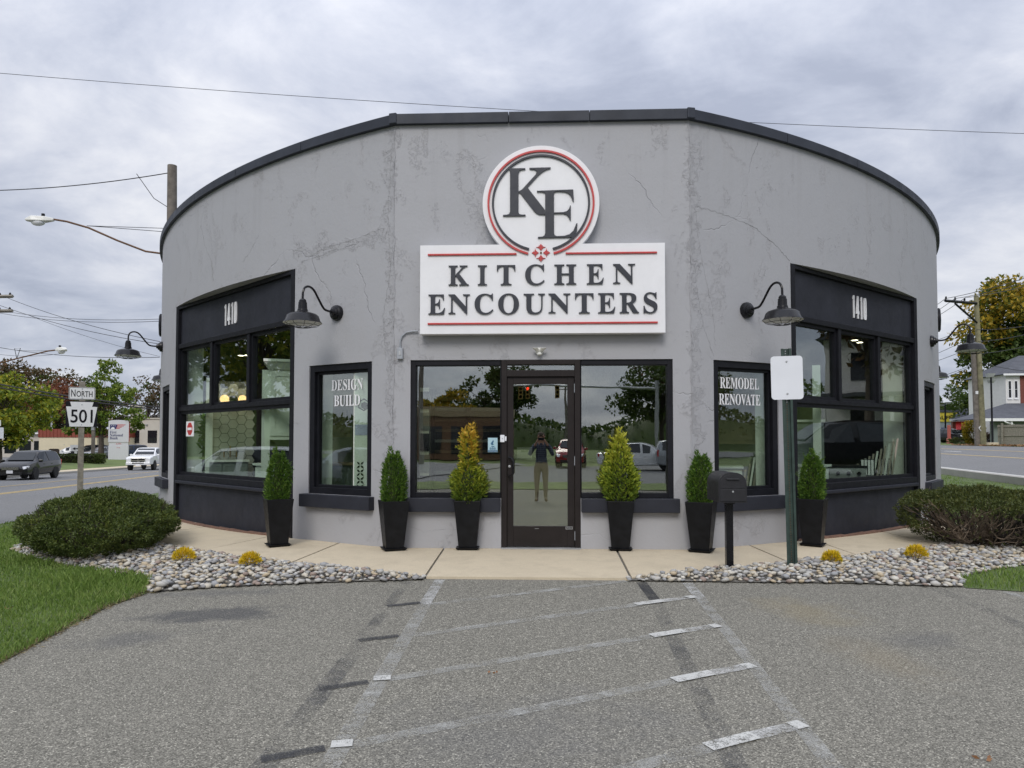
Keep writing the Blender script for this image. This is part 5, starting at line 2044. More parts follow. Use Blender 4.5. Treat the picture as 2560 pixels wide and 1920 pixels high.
for z in (2.545, 2.335, 2.175, 1.71):
    MB().lathe([(0.013, 0), (0.013, 0.004), (0, 0.006)], 10, Matrix.Translation((0, 0.0, z - zb)) @ Matrix.Rotation(R(90), 4, 'X')).build("bolt", M['grey_metal'], rs)

# wide black tub behind the left yew, green valve cover in the right lawn
tub = MB()
tub.lathe([(0.55, 0.0), (0.66, 0.26), (0.68, 0.30), (0.69, 0.335), (0.66, 0.34), (0.63, 0.30), (0.52, 0.05), (0.0, 0.05)], 36)
o = tub.build("tub", M['plastic_black'], None, (-8.35, 4.75, T(-8.35, 4.75) - 0.03), smooth=True)
tag(o, "wide round black tub standing behind the left yew bush", "tub")
o = MB().lathe([(0.33, 0.0), (0.33, 0.10), (0.30, 0.13), (0.0, 0.14)], 28).build("valve_cover", M['green_post'], None, (11.7, 10.6, T(11.7, 10.6)), smooth=True)
tag(o, "low dark green round cover set in the right lawn", "valve cover")

# ------------------------------------------------------------------ vehicles
def paint(name, c, metal=0.0):
    return mat(name, c, 0.14, metal, var=0.04, vscale=2, spec=0.4, coat=0.2)


M['car_black'] = paint("car_paint_black", (0.005, 0.0055, 0.007))
M['car_white'] = paint("car_paint_white", (0.70, 0.71, 0.72))
M['car_silver'] = paint("car_paint_silver", (0.33, 0.35, 0.37), 0.3)
M['car_red'] = paint("car_paint_red", (0.25, 0.02, 0.02))
M['car_blue'] = paint("car_paint_blue", (0.03, 0.05, 0.10))

# stations along the length: (x, z_low, z_belt, z_top, half_width_low, half_width_belt, half_width_top)
BODY = {
    'suv': [(-2.24, .48, .95, 1.02, .72, .78, .66), (-2.20, .36, 1.0, 1.28, .80, .86, .66), (-2.02, .30, 1.03, 1.58, .86, .89, .62), (-1.5, .28, 1.02, 1.655, .88, .90, .62),
            (-.3, .28, 1.0, 1.67, .88, .90, .63), (.35, .28, .99, 1.60, .88, .90, .62), (.72, .28, 1.0, 1.34, .88, .89, .68), (1.08, .28, 1.02, 1.06, .88, .88, .74),
            (1.7, .28, .93, .99, .88, .86, .66), (2.12, .30, .78, .84, .82, .80, .55), (2.26, .36, .62, .68, .68, .68, .5)],
    'sedan': [(-2.4, .42, .86, .92, .70, .76, .6), (-2.3, .32, .93, .99, .80, .84, .66), (-1.75, .26, .94, 1.03, .88, .89, .66), (-1.2, .25, .93, 1.32, .89, .90, .60), (-.7, .25, .92, 1.43, .90, .90, .58),
              (.1, .25, .91, 1.45, .90, .90, .58), (.55, .25, .91, 1.33, .90, .90, .62), (1.08, .25, .92, .97, .89, .89, .70), (1.75, .26, .84, .89, .88, .87, .6), (2.2, .28, .72, .78, .80, .80, .5), (2.38, .34, .6, .64, .66, .68, .45)],
    'pickup': [(-2.9, .60, 1.16, 1.17, .92, .95, .93), (-2.86, .52, 1.22, 1.23, .96, .98, .94), (-1.15, .50, 1.22, 1.24, .98, 1.0, .94), (-1.12, .50, 1.24, 1.86, .98, 1.0, .76), (-.3, .48, 1.24, 1.93, .98, 1.0, .74),
               (.55, .48, 1.24, 1.90, .98, 1.0, .74), (.95, .48, 1.24, 1.62, .98, 1.0, .80), (1.3, .48, 1.25, 1.30, .98, .99, .86), (2.2, .50, 1.20, 1.26, .98, .98, .82), (2.75, .52, 1.10, 1.16, .97, .96, .78), (2.9, .58, 1.0, 1.05, .9, .9, .72)],
}


def vehicle(name, kind, paint_m, x, y, head, label, cat, group=None, z=None, mini=False):
    """x forward, y left, z up in its own frame"""
    t = thing(name, label, cat, (x, y, T(x, y) if z is None else z), head, group)
    st = BODY[kind]
    S = len(st)
    vs, fs = [], []
    for (sx, zl, zb_, zt, wl_, wb, wt) in st:
        zm = zl + (zb_ - zl) * 0.45
        half = [(wl_ * 0.9, zl), (wl_, zl + 0.06), (max(wl_, wb) * 1.01, zm), (wb, zb_), (wt * 1.0 + (wb - wt) * 0.06, zt - (zt - zb_) * 0.08), (wt * 0.82, zt)]
        row = [(sx, h_, z_) for h_, z_ in half] + [(sx, -h_, z_) for h_, z_ in half[::-1]]
        vs += row
    n = 12
    body = MB()
    glassq = []
    for i in range(S - 1):
        for k in range(n - 1):
            q = (i * n + k, (i + 1) * n + k, (i + 1) * n + k + 1, i * n + k + 1)
            fs.append(q)
    fs += [tuple(range(n)), tuple((S - 1) * n + k for k in range(n))[::-1]]
    for i in range(S - 1):
        fs.append((i * n, i * n + n - 1, (i + 1) * n + n - 1, (i + 1) * n))
    body.add(vs, fs)
    b = body.build("body", paint_m, t, smooth=True, angle=32)
    bm = bmesh.new()
    bm.from_mesh(b.data)
    bmesh.ops.recalc_face_normals(bm, faces=bm.faces)
    bm.to_mesh(b.data)
    bm.free()

    def P(i, k):
        return Vector(vs[i * n + k])

    def pane(nm, corners, m, shrink=0.86, push=0.012):
        c = sum(corners, Vector()) / len(corners)
        nn = (corners[1] - corners[0]).cross(corners[-1] - corners[0]).normalized()
        ctr = Vector((0, 0, 0.9))
        if nn.dot(c - ctr) < 0:
            nn = -nn
        p = [c + (q - c) * shrink + nn * push for q in corners]
        p2 = [q - nn * (push + 0.03) for q in p]
        m_ = MB()
        k = len(p)
        m_.add(p + p2, [tuple(range(k)), tuple(range(k, 2 * k))[::-1]] + [(i, (i + 1) % k, (i + 1) % k + k, i + k) for i in range(k)])
        return m_.build(nm, m, t)
    # glazing: cabin stations
    cab = [i for i in range(S) if st[i][3] - st[i][2] > 0.3]
    f_, l_ = cab[0], cab[-1]
    for sgn in (0, 1):
        kk = (3, 4) if sgn == 0 else (8, 7)
        groups = [(cab[0], cab[len(cab) // 2]), (cab[len(cab) // 2], cab[-1])]
        for a, c in groups:
            lo = [P(i, kk[0]) for i in range(a, c + 1)]
            hi = [P(i, kk[1]) for i in range(a, c + 1)][::-1]
            pane("side_window", lo + hi, M['car_glass'], 0.88, 0.016)
    # windscreen spans from bonnet to roof front
    i0, i1 = l_ + 1, l_ - 1
    pane("windscreen", [P(i0, 4), P(i1, 4), P(i1, 7), P(i0, 7)], M['car_glass'], 0.86, 0.05)
    j0, j1 = max(0, f_ - (1 if kind == 'sedan' else 0)), f_ + 1
    pane("rear_window", [P(j0, 4), P(j1, 4), P(j1, 7), P(j0, 7)], M['car_glass'], 0.80, 0.05)
    # wheels
    wx = {'suv': (-1.34, 1.30), 'sedan': (-1.42, 1.42), 'pickup': (-1.85, 1.80)}[kind]
    wr = {'suv': .345, 'sedan': .325, 'pickup': .41}[kind]
    hw = {'suv': .88, 'sedan': .89, 'pickup': .98}[kind]
    for xx in wx:
        for s in (-1, 1):
            Mx = Matrix.Rotation(R(90), 4, 'X')
            arch_ = MB().lathe([(wr * 1.14, -0.10), (wr * 1.14, 0.10), (0, 0.10)], 20, Mx).build("wheel_arch", M['rubber'], t, (xx, s * (hw - 0.075), wr * 1.06))
            w = MB().lathe([(wr * .66, -.11), (wr * .95, -.11), (wr, -.06), (wr, .06), (wr * .95, .11), (wr * .66, .11)], 24, Mx).build("wheel", M['rubber'], t, (xx, s * (hw - 0.05), wr), smooth=True)
            rm = MB()
            rm.lathe([(wr * .67, -.05), (wr * .67, .09), (wr * .61, .10), (wr * .58, .05)], 20, Matrix.Rotation(R(90 * s), 4, 'X') @ Matrix.Scale(1, 4))
            for q in range(5):
                a = q * 2 * PI / 5 + 0.3
                rm.cbox((math.cos(a) * wr * .33, s * 0.075, math.sin(a) * wr * .33), (wr * .62, 0.03, wr * .16), (0, -a, 0))
            rm.lathe([(wr * .14, 0.06), (wr * .14, 0.10), (0, .10)], 10, Matrix.Rotation(R(-90 * s), 4, 'X'))
            rm.build("rim", M['grey_metal'] if kind != 'pickup' else M['chrome'], w)
    # lights, grille, bumpers, mirrors, handles
    fx = st[-1][0]
    zl = st[-2][2]
    hwf = st[-2][5]
    for s in (-1, 1):
        m_ = MB()
        m_.frustum((0, 0, -0.07), (0.34, 0.34, 0), (-0.08, -s * 0.0, 0.07), (0.30, 0.36))
        m_.build("headlight", M['lamp_clear'], t, (fx - 0.17, s * (hwf - 0.17), zl - 0.05), (0, R(8), s * R(-14)), bevel=0.03)
        MB().cbox((0, 0, 0), (0.10, 0.16, 0.34 if kind != 'sedan' else 0.18)).build("tail_light", M['lamp_red'], t, (st[1][0] + 0.02, s * (st[1][5] - 0.06), st[1][2] - 0.08), bevel=0.02)
        MB().cbox((0, 0, 0), (0.13, 0.20, 0.14)).build("mirror", paint_m, t, (st[l_ + 1][0] - 0.18, s * (hw + 0.10), st[l_ + 1][2] + 0.06), bevel=0.03)
        for xx in ((-0.75, 0.25) if kind != 'pickup' else (-0.6, 0.3)):
            MB().cbox((0, 0, 0), (0.18, 0.03, 0.03)).build("handle", M['chrome'] if kind == 'pickup' else paint_m, t, (xx, s * (hw + 0.025), st[4][2] - 0.12))
    g = MB()
    gw = hwf * 1.15
    if kind == 'pickup':
        g.box(-0.03, 0.03, -gw / 2, gw / 2, -0.24, 0.24)
        gr = g.build("grille", M['chrome'], t, (fx + 0.0, 0, zl - 0.24), bevel=0.02)
        for a in (-1, 1):
            for b_ in (-1, 1):
                MB().box(0.03, 0.045, -gw * .21, gw * .21, -0.085, 0.085).build("grille_opening", M['rubber'], gr, (0, a * gw * .235, b_ * 0.115))
        MB().cbox((0, 0, 0), (0.18, 1.86, 0.24)).build("bumper", paint_m, t, (fx - 0.01, 0, 0.62), bevel=0.04)
        MB().cbox((0, 0, 0), (0.03, 0.9, 0.07)).build("bumper_opening", M['rubber'], t, (fx + 0.085, 0, 0.66))
    else:
        g.box(-0.03, 0.03, -gw / 2, gw / 2, -0.10, 0.08)
        gr = g.build("grille", M['rubber'], t, (fx - 0.03, 0, zl - 0.10), bevel=0.02)
        for z_ in (-0.05, 0.0, 0.05):
            MB().box(0.03, 0.04, -gw * .46, gw * .46, z_ - 0.012, z_ + 0.012).build("grille_bar", M['chrome'], gr)
        MB().cbox((0, 0, 0), (0.12, 1.2, 0.18)).build("lower_intake", M['rubber'], t, (fx - 0.05, 0, 0.40), bevel=0.03)
    MB().cbox((0, 0, 0), (0.02, 0.32, 0.16)).build("number_plate", M['letter_white'], t, (fx + (0.09 if kind == 'pickup' else 0.03), 0, 0.50))
    MB().cbox((0, 0, 0), (0.02, 0.32, 0.16)).build("number_plate", M['letter_white'], t, (st[0][0] - 0.02, 0, 0.75))
    return t


hl = math.atan2(-LD.y, -LD.x)       # towards the viewer on the left road
vehicle("parked_car", 'suv', M['car_black'], -29.9, 31.6, hl, "black SUV driving towards the viewer on the left road", "car")
vehicle("parked_car", 'sedan', M['car_red'], -36.6, 34.6, hl, "dull red car at the left picture edge behind the black SUV", "car")
vehicle("pickup_truck", 'pickup', M['car_white'], -34.2, 51.9, hl, "white pickup truck with chrome grille coming along the left road", "truck")
for o_ in bpy.data.objects:
    if o_.name.startswith("parked_car"):
        o_.name = "car"
for i, (x, y, k, pm, hd, lb) in enumerate((
        (-58.3, 77.4, 'sedan', 'car_white', R(200), "white sedan parked left of the ginkgo trunk in the bank car park"),
        (-55.9, 77.2, 'suv', 'car_black', R(205), "dark SUV parked just left of the ginkgo trunk"),
        (-53.4, 75.9, 'sedan', 'car_silver', R(250), "silver sedan parked right of the ginkgo trunk"),
        (-51.3, 77.5, 'suv', 'car_blue', R(240), "dark blue SUV parked beside the bank sign"))):
    vehicle("car", k, M[pm], x, y, hd, lb, "car", "cars parked in front of the bank")
vehicle("car", 'sedan', M['car_black'], 42.0, 66.2, R(-72), "black sedan parked beside the red bollard across the right road", "car", z=1.06)


# ------------------------------------------------------------------ trees
M['lf_green'] = leaf_mat("maple_green", ((0.15, (0.025, 0.05, 0.010)), (0.45, (0.055, 0.092, 0.018)), (0.78, (0.105, 0.14, 0.028)), (1.0, (0.17, 0.18, 0.045))), 0.25, 0.3)
M['lf_locust'] = leaf_mat("locust_yellow_green", ((0.12, (0.06, 0.105, 0.012)), (0.36, (0.14, 0.20, 0.024)), (0.60, (0.27, 0.30, 0.03)), (0.88, (0.55, 0.44, 0.035))), 0.28, 0.32)
M['lf_brown'] = leaf_mat("oak_russet", ((0.12, (0.045, 0.042, 0.016)), (0.42, (0.085, 0.070, 0.026)), (0.70, (0.145, 0.085, 0.036)), (0.95, (0.22, 0.10, 0.05))), 0.22, 0.25)
M['lf_red'] = leaf_mat("maple_red", ((0.12, (0.075, 0.04, 0.018)), (0.42, (0.15, 0.058, 0.03)), (0.7, (0.24, 0.085, 0.045)), (0.95, (0.32, 0.16, 0.07))), 0.25, 0.28)
M['lf_ginkgo'] = leaf_mat("ginkgo_green", ((0.12, (0.055, 0.105, 0.012)), (0.40, (0.11, 0.18, 0.022)), (0.68, (0.20, 0.26, 0.035)), (0.95, (0.34, 0.34, 0.06))), 0.3, 0.34)
M['lf_gold'] = leaf_mat("maple_gold", ((0.12, (0.07, 0.10, 0.014)), (0.36, (0.20, 0.19, 0.022)), (0.60, (0.42, 0.29, 0.028)), (0.9, (0.62, 0.42, 0.045))), 0.22, 0.32)


def tree(name, label, x, y, z0, h, crown, mleaf, n_clump, per, leaf, seed, group=None, trunk_r=0.22, droop=0.0, gaps=0.25, low=0.28, mats2=None):
    """crown: list of lobes (dx, dy, dz, rx, ry, rz) relative to the foot; trunk forks into limbs that reach the clumps"""
    r2 = np.random.default_rng(seed)
    t = thing(name, label, "tree", (x, y, z0), 0, group)
    vol = np.array([c[3] * c[4] * c[5] for c in crown])
    pick = r2.choice(len(crown), n_clump, p=vol / vol.sum())
    cents = []
    for k in pick:
        dx, dy, dz, rx, ry, rz = crown[k]
        u = unit(r2, 1)[0]
        r_ = r2.uniform(0.25, 1.0) ** (1 / 2.2)
        cents.append((dx + u[0] * rx * r_, dy + u[1] * ry * r_, dz + u[2] * rz * r_))
    cents = np.array(cents)
    cr_ = np.mean([min(c[3], c[5]) for c in crown])
    rad = r2.uniform(0.20, 0.42, n_clump) * cr_
    keep = r2.random(n_clump) > gaps * 0.5
    Ps, Ds = [], []
    for c, rr, kp in zip(cents, rad, keep):
        m_ = per if kp else per // 5
        u = unit(r2, m_)
        q = c + u * rr * np.cbrt(r2.uniform(0.1, 1, m_))[:, None] * np.array((1, 1, 0.62))
        Ps.append(q)
        Ds.append(u * 0.8 + (0, 0, -droop) + r2.normal(size=(m_, 3)) * 0.5)
    P = np.concatenate(Ps)
    D = np.concatenate(Ds)
    v, f = cards(P, D, r2.uniform(.6, 1.3, len(P)) * leaf, leaf * 0.62, r2)
    ob = mesh_np("crown", v, f, mleaf, t)
    if mats2 is not None:
        # some whole boughs have turned colour earlier than others
        ob.data.materials.append(mats2[0])
        sel = np.concatenate([np.full(per if kp else per // 5, mats2[1](c)) for c, kp in zip(cents, keep)])
        mi = (sel & (r2.random(len(sel)) < 0.85)).astype(np.int32)
        ob.data.polygons.foreach_set("material_index", mi)
    mb = MB()
    top = h * 0.55
    tp = [(0, 0, -0.3), (0.03, 0.0, h * 0.12), (-0.04, 0.03, low * h), (0.05, -0.05, top)]
    mb.tube(tp, [trunk_r * 1.35, trunk_r, trunk_r * 0.85, trunk_r * 0.35], 10)
    mb.build("trunk", M['bark'], t, smooth=True)
    lb = MB()
    order = r2.permutation(n_clump)[:min(n_clump, 26)]
    for k in order:
        c = cents[k]
        s0 = r2.uniform(low * 0.9, 0.5) * h
        a = np.array((0.0, 0.0, min(s0, max(0.3 * h * low, c[2] - 0.1 * h))))
        mid = (a + c) / 2 + np.array((0, 0, 0.06 * h)) + r2.normal(size=3) * 0.15
        lb.tube([tuple(a), tuple(mid), tuple(c)], [trunk_r * 0.34, trunk_r * 0.2, trunk_r * 0.06], 6, False)
    lb.build("limbs", M['bark'], t)
    return t


tree("locust_tree", "yellow-green locust tree cut by the left picture edge", -48.2, 52.6, T(-48, 52), 9.2,
     [(0.5, 0, 5.2, 4.2, 4.0, 3.0), (-2.5, 0, 5.6, 3.2, 3, 2.6), (1.4, -0.5, 3.4, 2.9, 2.6, 1.5), (-1, 0, 7.0, 2.4, 2.4, 1.5)], M['lf_locust'], 190, 75, 0.34, 201, None, 0.2, 0.2,
     mats2=(M['lf_green'], lambda c: c[2] < 4.2 and c[0] < 1.5))
tree("ginkgo_tree", "tall bright green ginkgo with drooping branches behind the route sign", -52.0, 73.2, T(-52, 73), 12.0,
     [(0.3, 0, 9.6, 1.5, 1.4, 2.1), (1.0, 0, 11.0, 1.5, 1.2, 0.7), (-0.5, 0, 7.4, 2.4, 2.0, 1.6), (2.3, 0, 7.6, 1.9, 1.6, 1.4), (-2.2, 0, 5.0, 2.1, 1.8, 2.1), (2.9, 0, 5.1, 2.4, 1.8, 1.4), (0.2, 0, 4.6, 2.4, 2.0, 1.7), (-3.3, 0, 3.6, 1.0, 1.0, 1.6), (3.9, 0.2, 4.3, 1.2, 1.0, 1.0)],
     M['lf_ginkgo'], 200, 62, 0.33, 202, None, 0.3, 0.7, gaps=0.35)
tree("oak_tree", "big russet-brown tree rising above the locust at the left", -88.5, 107.3, T(-88, 107), 17.0,
     [(0, 0, 11, 6.5, 5, 4.6), (-6, 0, 11.5, 5.5, 5, 4.4), (6.5, 1, 9.6, 4.6, 4.5, 4.0), (2, 0, 6.5, 7, 5, 3.0), (9.5, 0, 6.5, 3.2, 3, 3.4)], M['lf_brown'], 250, 60, 0.52, 203, "autumn trees behind the bank", 0.35,
     mats2=(M['lf_green'], lambda c: (math.sin(c[0] * 1.3) + math.cos(c[2] * 1.1)) > 0.9))
tree("maple_tree", "rust-red maple behind the yellow building with the red roof", -70.2, 93.2, T(-70, 93), 12.0,
     [(0, 0, 7.6, 4.6, 4, 3.4), (-3.5, 0, 6, 3.2, 3, 3.0), (3.4, 0, 6.6, 3.2, 3, 3.0)], M['lf_red'], 170, 60, 0.42, 204, "autumn trees behind the bank", 0.25,
     mats2=(M['lf_green'], lambda c: c[2] < 6.2))
tree("oak_tree", "thin russet-brown tree with sky showing through behind the bank", -66.3, 108.2, T(-66, 108), 14.0,
     [(0, 0, 10.6, 3.6, 3, 2.6), (3.2, 0, 10.2, 3.6, 3, 3.0), (-2, 0, 7.6, 3.4, 3, 2.6), (5.5, 0, 7, 4, 3, 3.4), (9, 0, 10, 4, 3, 3.4)], M['lf_brown'], 130, 50, 0.46, 205, "autumn trees behind the bank", 0.3, gaps=0.7,
     mats2=(M['lf_green'], lambda c: math.sin(c[0] * 2.0) > 0.55))
tree("spruce_tree", "dark green spruce tip standing behind the ginkgo", -68.4, 96.2, T(-68, 96), 13.6,
     [(0, 0, 12.3, 0.45, 0.45, 1.0), (0, 0, 10.6, 0.9, 0.9, 1.0), (0, 0, 9, 1.4, 1.4, 1.1), (0, 0, 7, 1.9, 1.9, 1.4)], M['lf_green'], 90, 50, 0.36, 206, None, 0.2)
tree("maple_tree", "large golden and green maple towering over the white house", 50.5, 68.5, 0.9, 19.0,
     [(-0.5, 0, 14.5, 3.6, 3.6, 3.4), (-3.4, 0, 12.0, 2.9, 3, 2.4), (2.4, 0, 15.6, 3.6, 3.4, 3.0), (-2.4, 0, 8.6, 4.0, 3.6, 3.2), (2.8, 0, 9.4, 5.0, 4, 4.2), (-0.5, 0, 5.0, 4.6, 3.6, 2.8), (-2.6, 0, 4.4, 3.0, 3, 2.2), (5.5, 0, 12, 4, 4, 4)], M['lf_green'], 430, 84, 0.46, 207, None, 0.45, gaps=0.25,
     mats2=(M['lf_gold'], lambda c: c[2] + 1.6 * math.sin(c[0] * 1.7 + c[1]) - 0.75 * c[0] > 13.8 or (c[2] > 6 and c[0] < -4.8)))
tree("maple_tree", "distant round green tree behind the yellow-signed building", 62.8, 103.6, 1.2, 9.6,
     [(0, 0, 6.3, 2.9, 2.5, 2.4), (-2.6, 0, 5.2, 2.2, 2.2, 2.4), (-0.6, 0, 3.6, 3.2, 2.6, 1.8)], M['lf_green'], 110, 55, 0.40, 208, "distant trees up the right road", 0.22,
     mats2=(M['lf_gold'], lambda c: c[2] < 4.0 and c[0] > 0))
tree("maple_tree", "distant green tree right of it behind the grey roof", 67.6, 103.9, 1.2, 9.0,
     [(0, 0, 5.8, 2.7, 2.5, 2.3), (2.6, 0, 5.0, 2.4, 2.2, 2.2), (-1, 0, 3.4, 3.2, 2.6, 1.8)], M['lf_green'], 100, 55, 0.40, 209, "distant trees up the right road", 0.22,
     mats2=(M['lf_gold'], lambda c: c[2] < 4.2 and c[0] < 0.5))
for o_ in bpy.data.objects:
    if o_.get("label") == "distant green tree right of it behind the grey roof":
        o_["label"] = "distant green tree behind the grey roof beside the utility poles"


def bushy(name, label, x, y, z, rx, ry, h, m, n, leaf, seed, group=None, cat="bush"):
    r2 = np.random.default_rng(seed)
    t = thing(name, label, cat, (x, y, z), 0, group)
    u = unit(r2, n)
    P = np.stack((u[:, 0] * rx, u[:, 1] * ry, h * 0.5 + u[:, 2] * h * 0.5), 1) * (np.cbrt(r2.uniform(.3, 1, n)) * (1 + 0.1 * np.sin(u[:, 0] * 9 + u[:, 2] * 7)))[:, None]
    P[:, 2] = np.maximum(P[:, 2], 0.02)
    v, f = cards(P, u + (0, 0, .4) + r2.normal(size=(n, 3)) * .4, r2.uniform(.7, 1.2, n) * leaf, leaf * .55, r2)
    mesh_np("foliage", v, f, m, t)
    mb = MB()
    for k in range(6):
        a = k * 1.05
        mb.tube([(0, 0, -0.1), (rx * .3 * math.cos(a), ry * .3 * math.sin(a), h * .4), (rx * .6 * math.cos(a), ry * .6 * math.sin(a), h * .7)], (0.03, 0.02, 0.008), 5)
    mb.build("stem", M['bark'], t)
    return t


hx0, hy0, hx1, hy1 = -48.0, 59.4, -43.6, 59.8
r2 = np.random.default_rng(300)
hd = thing("hedge", "low clipped dark hedge on the verge in front of the ginkgo", "hedge", (-45.8, 59.6, T(-45.8, 59.6)), 0.1)
n = 5200
P = r2.uniform(-1, 1, (n, 3))
ax_ = r2.integers(0, 3, n)
P[np.arange(n), ax_] = np.sign(P[np.arange(n), ax_]) * r2.uniform(.8, 1, n)
P = P * (2.5, 0.55, 0.42) + (0, 0, 0.43)
v, f = cards(P, P * (0.2, 1, 1) + r2.normal(size=(n, 3)), r2.uniform(.10, .17, n), 0.08, r2)
mesh_np("foliage", v, f, M['yew'], hd)
MB().box(-2.3, 2.3, -0.4, 0.4, 0, 0.7).build("branches", M['twig_dark'], hd)
bushy("arborvitae", "yellow-green arborvitae in front of the red wall by the utility poles", 40.1, 58.9, 1.0, 0.85, 0.8, 2.35, M['lf_gold'], 2200, 0.2, 301)
bushy("low_shrub", "low olive shrub in front of the black sedan", 40.6, 61.2, 0.98, 1.5, 0.6, 0.55, M['yew_brown'], 1500, 0.14, 302)
bushy("low_shrub", "brown leafless shrub between the arborvitae and the poles", 41.6, 59.6, 1.0, 0.7, 0.6, 1.0, M['twig'], 900, 0.18, 303)

# ------------------------------------------------------------------ buildings across the left road
M['cream'] = mat("cream_render", (0.62, 0.55, 0.39), 0.8, var=0.06, vscale=1)
M['beige'] = mat("beige_render", (0.50, 0.465, 0.41), 0.8, var=0.06, vscale=0.7)
M['mansard'] = mat("red_metal_roof", (0.22, 0.05, 0.03), 0.5, var=0.12)
M['win_dark'] = mat("dark_window_glass", (0.012, 0.014, 0.018), 0.08, var=0.2)
M['roof_grey'] = mat("asphalt_shingle", (0.085, 0.09, 0.105), 0.9, var=0.2, vscale=2, bump=0.4, bscale=12)

yb = thing("yellow_building", "cream yellow low building with standing-seam red mansard roof", "building", (-63.7, 78.9, -1.05), R(2))
MB().box(0, 7.4, 0, 9, 0, 2.72).build("wall", M['cream'], yb)
rf = MB().box(-0.08, 7.48, -0.08, 9.08, 2.722, 3.78).build("roof", M['mansard'], yb)
for k in range(17):
    MB().box(0.02 + k * 0.46, 0.06 + k * 0.46, -0.13, -0.081, 2.73, 3.77).build("roof_seam", M['mansard'], rf)
MB().box(3.2, 3.3, -0.04, -0.001, 1.75, 1.82).build("vent", M['grey_metal'], yb)
wb_ = thing("low_building", "grey-white low building with dark window band behind the locust tree", "building", (-74, 80.5, -1.0), R(3))
MB().box(0, 10, 0, 8, 0, 3.1).build("wall", M['beige'], wb_)
for k in range(5):
    MB().box(0.6 + k * 1.9, 2.1 + k * 1.9, -0.03, 0.05, 0.6, 2.2).build("window", M['win_dark'], wb_)
MB().box(-0.3, 10.3, -0.5, 8.3, 3.101, 3.3).build("roof", M['white'], wb_)
bk = thing("bank_building", "beige flat-roofed bank building with square dark windows and a parapet block", "building", (-60.6, 88.6, -1.0), R(-8))
MB().box(0, 16, 0, 12, 0, 5.25).build("wall", M['beige'], bk)
MB().box(3.0, 4.15, 0.5, 1.6, 5.251, 7.3).build("parapet_block", M['beige'], bk)
MB().box(-0.15, 16.1, -0.15, 12.1, 5.25, 5.40).build("roof", M['beige'], bk)
for k in range(6):
    wn_ = MB().box(3.3 + k * 2.75, 4.75 + k * 2.75, -0.02, 0.06, 1.9, 3.65).build("window", M['win_dark'], bk)
MB().box(2.0, 15.9, -1.3, -0.001, 0.85, 1.2).build("canopy", M['alu_white'], bk)
MB().lathe([(0.06, 0), (0.12, 0.1), (0.14, 0.2)], 12).build("wall_light", M['grey_metal'], bk, (5.9, -0.1, 4.3))

bs = thing("bank_sign", "tall white bank pylon sign with red side reading First National Bank", "sign", (-48.77, 71.4, T(-48.8, 71.4)), R(24))
zb = 0
M['pylon'] = mat("pylon_white", (0.60, 0.60, 0.63), 0.4, var=0.03)
MB().box(-1.02, 1.02, -0.2, 0.3, 0, 1.62).build("base", M['pylon'], bs)
MB().box(-0.98, 0.98, -0.15, 0.25, 1.622, 2.0).build("panel", M['pylon'], bs)
tp_ = [(-1.04, 2.03), (1.04, 2.03), (1.04, 4.42)] + [(1.04 * math.cos(R(a)) if 0 < a < 180 else 0, 4.42 + 0.16 * math.sin(R(a))) for a in range(15, 180, 15)] + [(-1.04, 4.42)]
MB().prism(tp_, -0.22, 0.22).build("cabinet", M['pylon'], bs)
MB().box(1.041, 1.06, -0.2, 0.30, 2.05, 4.40).build("side_panel", M['red'], bs)
M['bank_blue'] = mat("bank_blue", (0.02, 0.025, 0.12), 0.5)
for k, (w_, ln) in enumerate(((0.66, "First"), (1.32, "National"), (0.82, "Bank"))):
    text("lettering", bold(ln), w_, 0.30, 0.01, M['bank_blue'], bs, (-0.88, -0.221, 3.02 - k * 0.34), center=False)
text("lettering", "ATM", 0.5, 0.17, 0.01, M['red'], bs, (0, -0.151, 1.73))
text("lettering", "1416", 0.34, 0.12, 0.01, M['red'], bs, (0, -0.201, 1.32))
em = MB()
em.prism([(-0.88, 3.52), (-0.30, 3.52), (-0.20, 3.70), (-0.12, 4.05), (-0.88, 4.05)], -0.232, -0.221)
em.build("emblem", M['bank_blue'], bs)
em = MB()
em.prism([(-0.78, 3.52), (-0.42, 3.52), (-0.40, 3.66), (-0.58, 3.76), (-0.76, 3.66)], -0.243, -0.233)
for q in range(3):
    em.cbox((-0.72 + 0.17 * q, -0.238, 3.90), (0.07, 0.01, 0.07))
em.build("emblem_eagle", M['letter_white'], bs)
for q, (a, b) in enumerate(((-0.16, 0.74), (-0.18, 0.58), (-0.22, 0.36), (-0.26, 0.16))):
    MB().prism([(a, 4.05 - q * 0.14), (b, 4.05 - q * 0.14), (b - 0.12, 3.98 - q * 0.14), (a - 0.04, 3.98 - q * 0.14)], -0.232, -0.2215).build("emblem_stripe", M['red'], bs)
o = thing("small_sign", "small brown panel sign on the verge behind the black SUV", "sign", (-49.4, 61.4, T(-49.4, 61.4)), R(25))
MB().prism(round_rect(0.95, 0.85, 0.18), -0.05, 0.05).build("panel", mat("sign_brown", (0.055, 0.04, 0.032), 0.6), o, (0, 0, 0.95))
MB().box(-0.3, -0.2, -0.03, 0.03, 0, 0.6).build("post", M['pole_grey'], o)
MB().box(0.2, 0.3, -0.03, 0.03, 0, 0.6).build("post", M['pole_grey'], o)
MB().box(-0.3, 0.3, -0.056, -0.051, 0.98, 1.03).build("lettering", M['tan'], o)
MB().box(-0.25, 0.25, -0.056, -0.051, 0.84, 0.88).build("lettering", M['tan'], o)
o = thing("direction_sign", "white direction sign with dark arrow on a white post by the hedge", "sign", (-48.6, 63.6, T(-48.6, 63.6)), R(28))
MB().box(-0.12, 0.12, -0.06, 0.06, 0, 1.1).build("post", M['pylon'], o)
